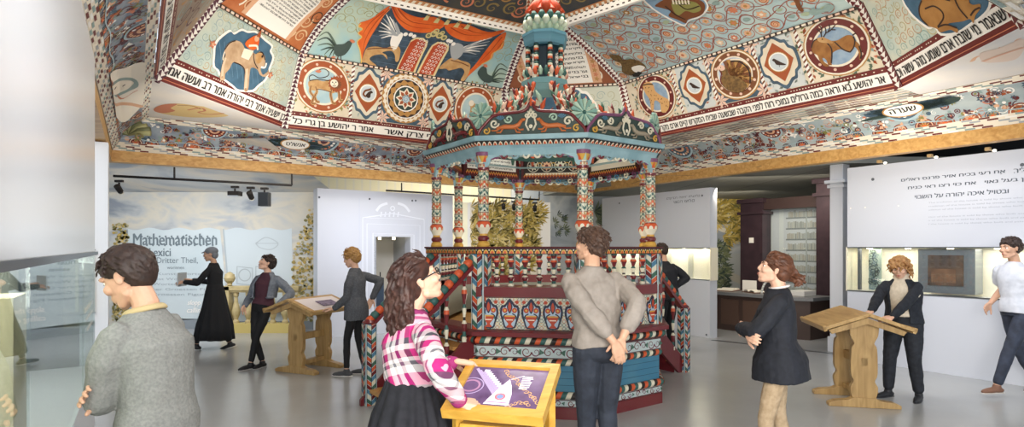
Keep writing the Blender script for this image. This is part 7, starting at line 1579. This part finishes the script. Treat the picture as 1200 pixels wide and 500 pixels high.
# 8 woman leaning on the balustrade side, looking up
L = (px(310, 290, 7.95).x, 7.95, 0); yw = facing(-.25, -.97)
D = person('short-haired woman in a grey denim jacket and maroon top, legs crossed, looking up', L, yw, dict(sh=.17, build=.92, skin=SKIN2, shoe=mat('#1e1f22', .5), brow='#2a1c16',
    pelvis=(.04, .0, .86), waist=(.02, -.02, .98), chest=(.0, -.03, 1.18), neck=(-.02, -.04, 1.34), head=(-.01, -.035, 1.475), headrot=(-42, 22, 6),
    armR=dict(wrist=(.25, .1, .87), pole=(.6, -1, .0)), armL=dict(wrist=(-.33, .12, .92), pole=(-.6, -1, 0), hn=(0, .1, 1), hdir=(-.6, .6, -.2)),
    legL=dict(ankle=(.10, .16, .085), foot=(.35, 1, 0), pole=(.2, 1, 0)), legR=dict(ankle=(.02, .02, .085), foot=(0, 1, 0)), trousers=mat('#17181b', .8), tight=.85,
    top=dict(m=mat('#4a2a35', .8), name='maroon_top', ease=.008, hem=(.03, 0, .88), sleeve=.3, wr=.012, label='maroon top')), .97)
cardigan(D, mat('#7b828c', .85, second='#68707b', scale=30), 1.0, 'denim_jacket', .75, .03, label='grey denim jacket')
short_hair(D, mat('#2c2320', .6, second='#3a2d28', scale=30), 21, 240, (.03, .06), .009, .045, -.06, .06)
# 9 woman in long black, walking left before the mural
L = (px(252, 290, 9.3).x, 9.3, 0); yw = facing(-.97, -.1)
D = person('woman in a long black dress and grey cap walking in front of the printed mural', L, yw, dict(sh=.16, build=.88, shoe=mat('#1c1c1e', .5), bvox=.008,
    pelvis=(0, 0, .91), waist=(0, .0, 1.03), chest=(0, .0, 1.24), neck=(0, .02, 1.40), head=(0, .07, 1.54), headrot=(10, -5, 0),
    armL=dict(wrist=(-.12, .42, 1.10), pole=(-.6, -.3, -1), hn=(-.3, 0, 1)), armR=dict(wrist=(.12, .40, 1.12), pole=(.6, -.3, -1), hn=(.3, 0, 1)),
    legL=dict(ankle=(-.06, .26, .10), foot=(0, 1, .1)), legR=dict(ankle=(.07, -.20, .10), foot=(0, 1, -.3)), trousers=mat('#151618', .8), tight=.8,
    top=dict(m=mat('#1d1e21', .85), name='black_top', ease=.012, hem=(0, 0, .95), wr=.01)))
b = Body(); b.loft([((0, 0, 1.1), (1, 0, 0), .125, .1), ((0, 0, .95), (1, 0, 0), .16, .14), ((0, .0, .7), (1, 0, 0), .19, .19), ((0, .01, .4), (1, 0, 0), .22, .27), ((0, .02, .17), (1, 0, 0), .24, .30)], mat('#1b1c1f', .85), n=60, fold=lambda i, a: (.0, .01, .04, .07, .08)[i]*math.sin(a*11+math.sin(a*2))); b.build('long_skirt', D['r'])
b = Body(); H, R, s = D['H'], D['R'], D['hs']; q = lambda x, y, z_: H+R@V(x*s, y*s, z_*s); b.ell(q(0, -.02, .05), (.085, .102, .075), R); b.ell(q(0, -.06, -.01), (.07, .055, .07), R); b.limb([q(0, .06, .05), q(0, .11, .04)], [.04, .03], flat=.35, side=R@V(1, 0, 0)); fuse(b, 'cap', D['r'], mat('#777c82', .8), .008, 1, label='grey cap')
w_ = D['WR']; mb = MB(); c = (w_[-1]+w_[1])/2+V(0, .1, .03); a = math.radians(yw); cw_ = Vector(L)+V(c.x*math.cos(a)-c.y*math.sin(a), c.x*math.sin(a)+c.y*math.cos(a), c.z); mb.box(cw_, (.02, .3, .22), mat('#b9c0c4', .6), a+PI/2); tag(mb.build('folder', bevel=.004), 'pale folder held out by the woman in the long black dress', 'folder')
# 10 man in the black jacket behind the pavilion
L = (px(782, 290, 8.8).x, 8.8, 0); yw = facing(-.5, .85)
D = person('man in a black jacket standing beyond the right pavilion stairs, hand on hip', L, yw, dict(sh=.185, build=1.0, bvox=.008,
    pelvis=(0, 0, .92), waist=(0, 0, 1.05), chest=(0, .02, 1.28), neck=(-.02, .05, 1.44), head=(-.03, .1, 1.59), headrot=(20, -10, 0),
    armL=dict(wrist=(-.2, .2, 1.05), pole=(-1, -.3, 0)), armR=dict(wrist=(.16, .02, 1.03), pole=(1, -.4, 0), hdir=(-.6, .6, -.2)),
    legL=stand(-1), legR=stand(1), trousers=mat('#1b1c20', .8), top=dict(m=mat('#1e2026', .8), name='jacket', ease=.03, hem=(0, 0, .86), wr=.015, loose=1.1)))
short_hair(D, HAIRD, 30, 160, (.02, .04), .009, .05, -.05, .05)
WORLD = 1.8; EXPO = 0
c3 = A3-V3*2.6+n3*.15; c2 = A2+V3*1.4+n2_*.1; c1 = G0+gx*2.2+gn*.2; RZ = AL+PI/2
LAMPS = [
 (('AREA', (-.5, -1.2, 2.9), (.5, 7.5, 2.8), 330), dict(size=5, size_y=2.2, color='#fff8ee', name='front_fill')),  # unseen area lamp added behind the camera to fill the view from the front
 (('AREA', (0, -.8, 1.9), (.4, 5.5, 6.2), 280), dict(size=4, size_y=1.5, color='#fff8ee', name='vault_fill')),  # added out of frame, aimed up to brighten the painted vault
 (('AREA', (-2.6, 6.9, 2.4), (-3.6, 8.4, 4.2), 24), dict(size=1.2, size_y=.3, angle=120, color='#fff6e8', name='cove_fill')),  # added lamp that lifts the cove at the left corner
 (('AREA', (4.2, 6.5, 2.3), (4.0, 8.4, 4.4), 28), dict(size=1.2, size_y=.3, color='#fff6e8', name='cove_fill')),  # its added counterpart for the right-hand cove
 (('AREA', (BCEN.x, BCEN.y, .95), (BCEN.x, BCEN.y, 4), 22), dict(size=1.2, color='#fff4e0', name='canopy_fill')),  # added low behind the panels to brighten the inside of the canopy
 (('AREA', (.35, 6.9, 5.75), (.35, 6.9, 0), 190), dict(size=2.2, color='#fff6e8', name='overhead_fill')),  # added above the frame to light floor, people and pavilion from overhead
 (('AREA', (-6.0, 9.2, 2.6), (-6.2, 11.7, .9), 48), dict(size=3, size_y=.4, angle=130, color='#f4f7ff', name='mural_fill')),  # unseen fill added to brighten the printed mural
 (('AREA', (-1.8, 9.2, 2.7), (-2.2, 11.5, .6), 26), dict(size=2.5, size_y=.3, angle=110, color='#eef2ff', name='partition_fill')),  # added fill aimed at the white partition
 (('AREA', (-1.5, 13.2, 2.9), (-1.5, 15.2, 2.9), 60), dict(size=3, size_y=.4, color='#fff4dc', name='back_wall_fill')),  # added to brighten the cream wall far behind
 (('AREA', (4.3, 5.9, 2.75), (6.1, 7.0, .5), 18), dict(size=3, size_y=.3, angle=110, color='#eaf0ff', name='display_fill')),  # fill lamp added for the long display wall
 (('AREA', (4.9, 10.3, 2.8), (5.6, 13, .9), 36), dict(size=2.4, size_y=.5, angle=150, color='#fff3e0', name='library_fill')),  # extra fill added for the dark library portal
 (('AREA', (4.6, 13.4, 2.8), (5.4, 16, 1.6), 32), dict(size=2.4, size_y=.5, angle=150, color='#fff3e0', name='library_fill')),  # second added fill, for the wall behind the portal
 (('AREA', (c3.x, c3.y, EYE-.02), (c3.x, c3.y, 0), 34), dict(size=5, size_y=.2, color='#fff5e0', name='case_fill', rz=RZ)),  # area lamp added inside the long case to brighten its cream lining
 (('AREA', (c2.x, c2.y, EYE-.03), (c2.x, c2.y, 0), 14), dict(size=2.6, size_y=.12, color='#fff5e0', name='case_fill', rz=RZ)),  # same addition inside the short wall case
 (('AREA', (c1.x, c1.y, EYE-.06), (c1.x, c1.y, 0), 26), dict(size=4, size_y=.2, color='#f4f4e8', name='case_fill', rz=RZ)),  # added inside the left glass case to lift its back
 (('AREA', (-.2, 1.6, 2.85), (-2.3, 2.9, 2.1), 16), dict(size=1.6, size_y=.5, angle=120, color='#f4f7ff', name='panel_fill')),  # added to light the glossy upper panel of the left case
]
# ================================================================ CAMERA, LIGHT
cd = bpy.data.cameras.new('camera'); cam = bpy.data.objects.new('camera', cd); COL.objects.link(cam)
cam.location = (0, 0, EYE); cam.rotation_euler = (PI/2, 0, 0); cd.sensor_width = 36; cd.lens = 36*F/1200; cd.shift_y = (CY-250)/1200; cd.clip_start = .05; cd.clip_end = 100
sc.camera = cam
w = bpy.data.worlds.new('world'); sc.world = w; w.use_nodes = True; w.node_tree.nodes['Background'].inputs[0].default_value = lin('#dfe8f4'); w.node_tree.nodes['Background'].inputs[1].default_value = WORLD
def lamp(kind, loc, to, power, color='#ffffff', size=.1, size_y=None, angle=60, blend=.5, name='light', rz=None):
    l = bpy.data.lights.new(name, kind); l.energy = power; l.color = lin(color)[:3]
    if kind == 'AREA': l.size = size; l.shape = 'RECTANGLE' if size_y else 'SQUARE'; l.size_y = size_y or size
    elif kind == 'SPOT': l.spot_size = math.radians(angle); l.spot_blend = blend; l.shadow_soft_size = size
    else: l.shadow_soft_size = size
    if kind == 'AREA' and angle != 60: l.spread = math.radians(angle)
    o = bpy.data.objects.new(name, l); COL.objects.link(o); o.location = loc
    d = Vector(to)-Vector(loc); o.rotation_euler = d.to_track_quat('-Z', 'Y').to_euler() if rz is None else (0, 0, rz); return o
for a in LAMPS: lamp(*a[0], **a[1])
sc.view_settings.view_transform = 'Standard'; sc.view_settings.look = 'None'; sc.view_settings.exposure = EXPO; sc.view_settings.gamma = 1; sc.view_settings.use_curve_mapping = False
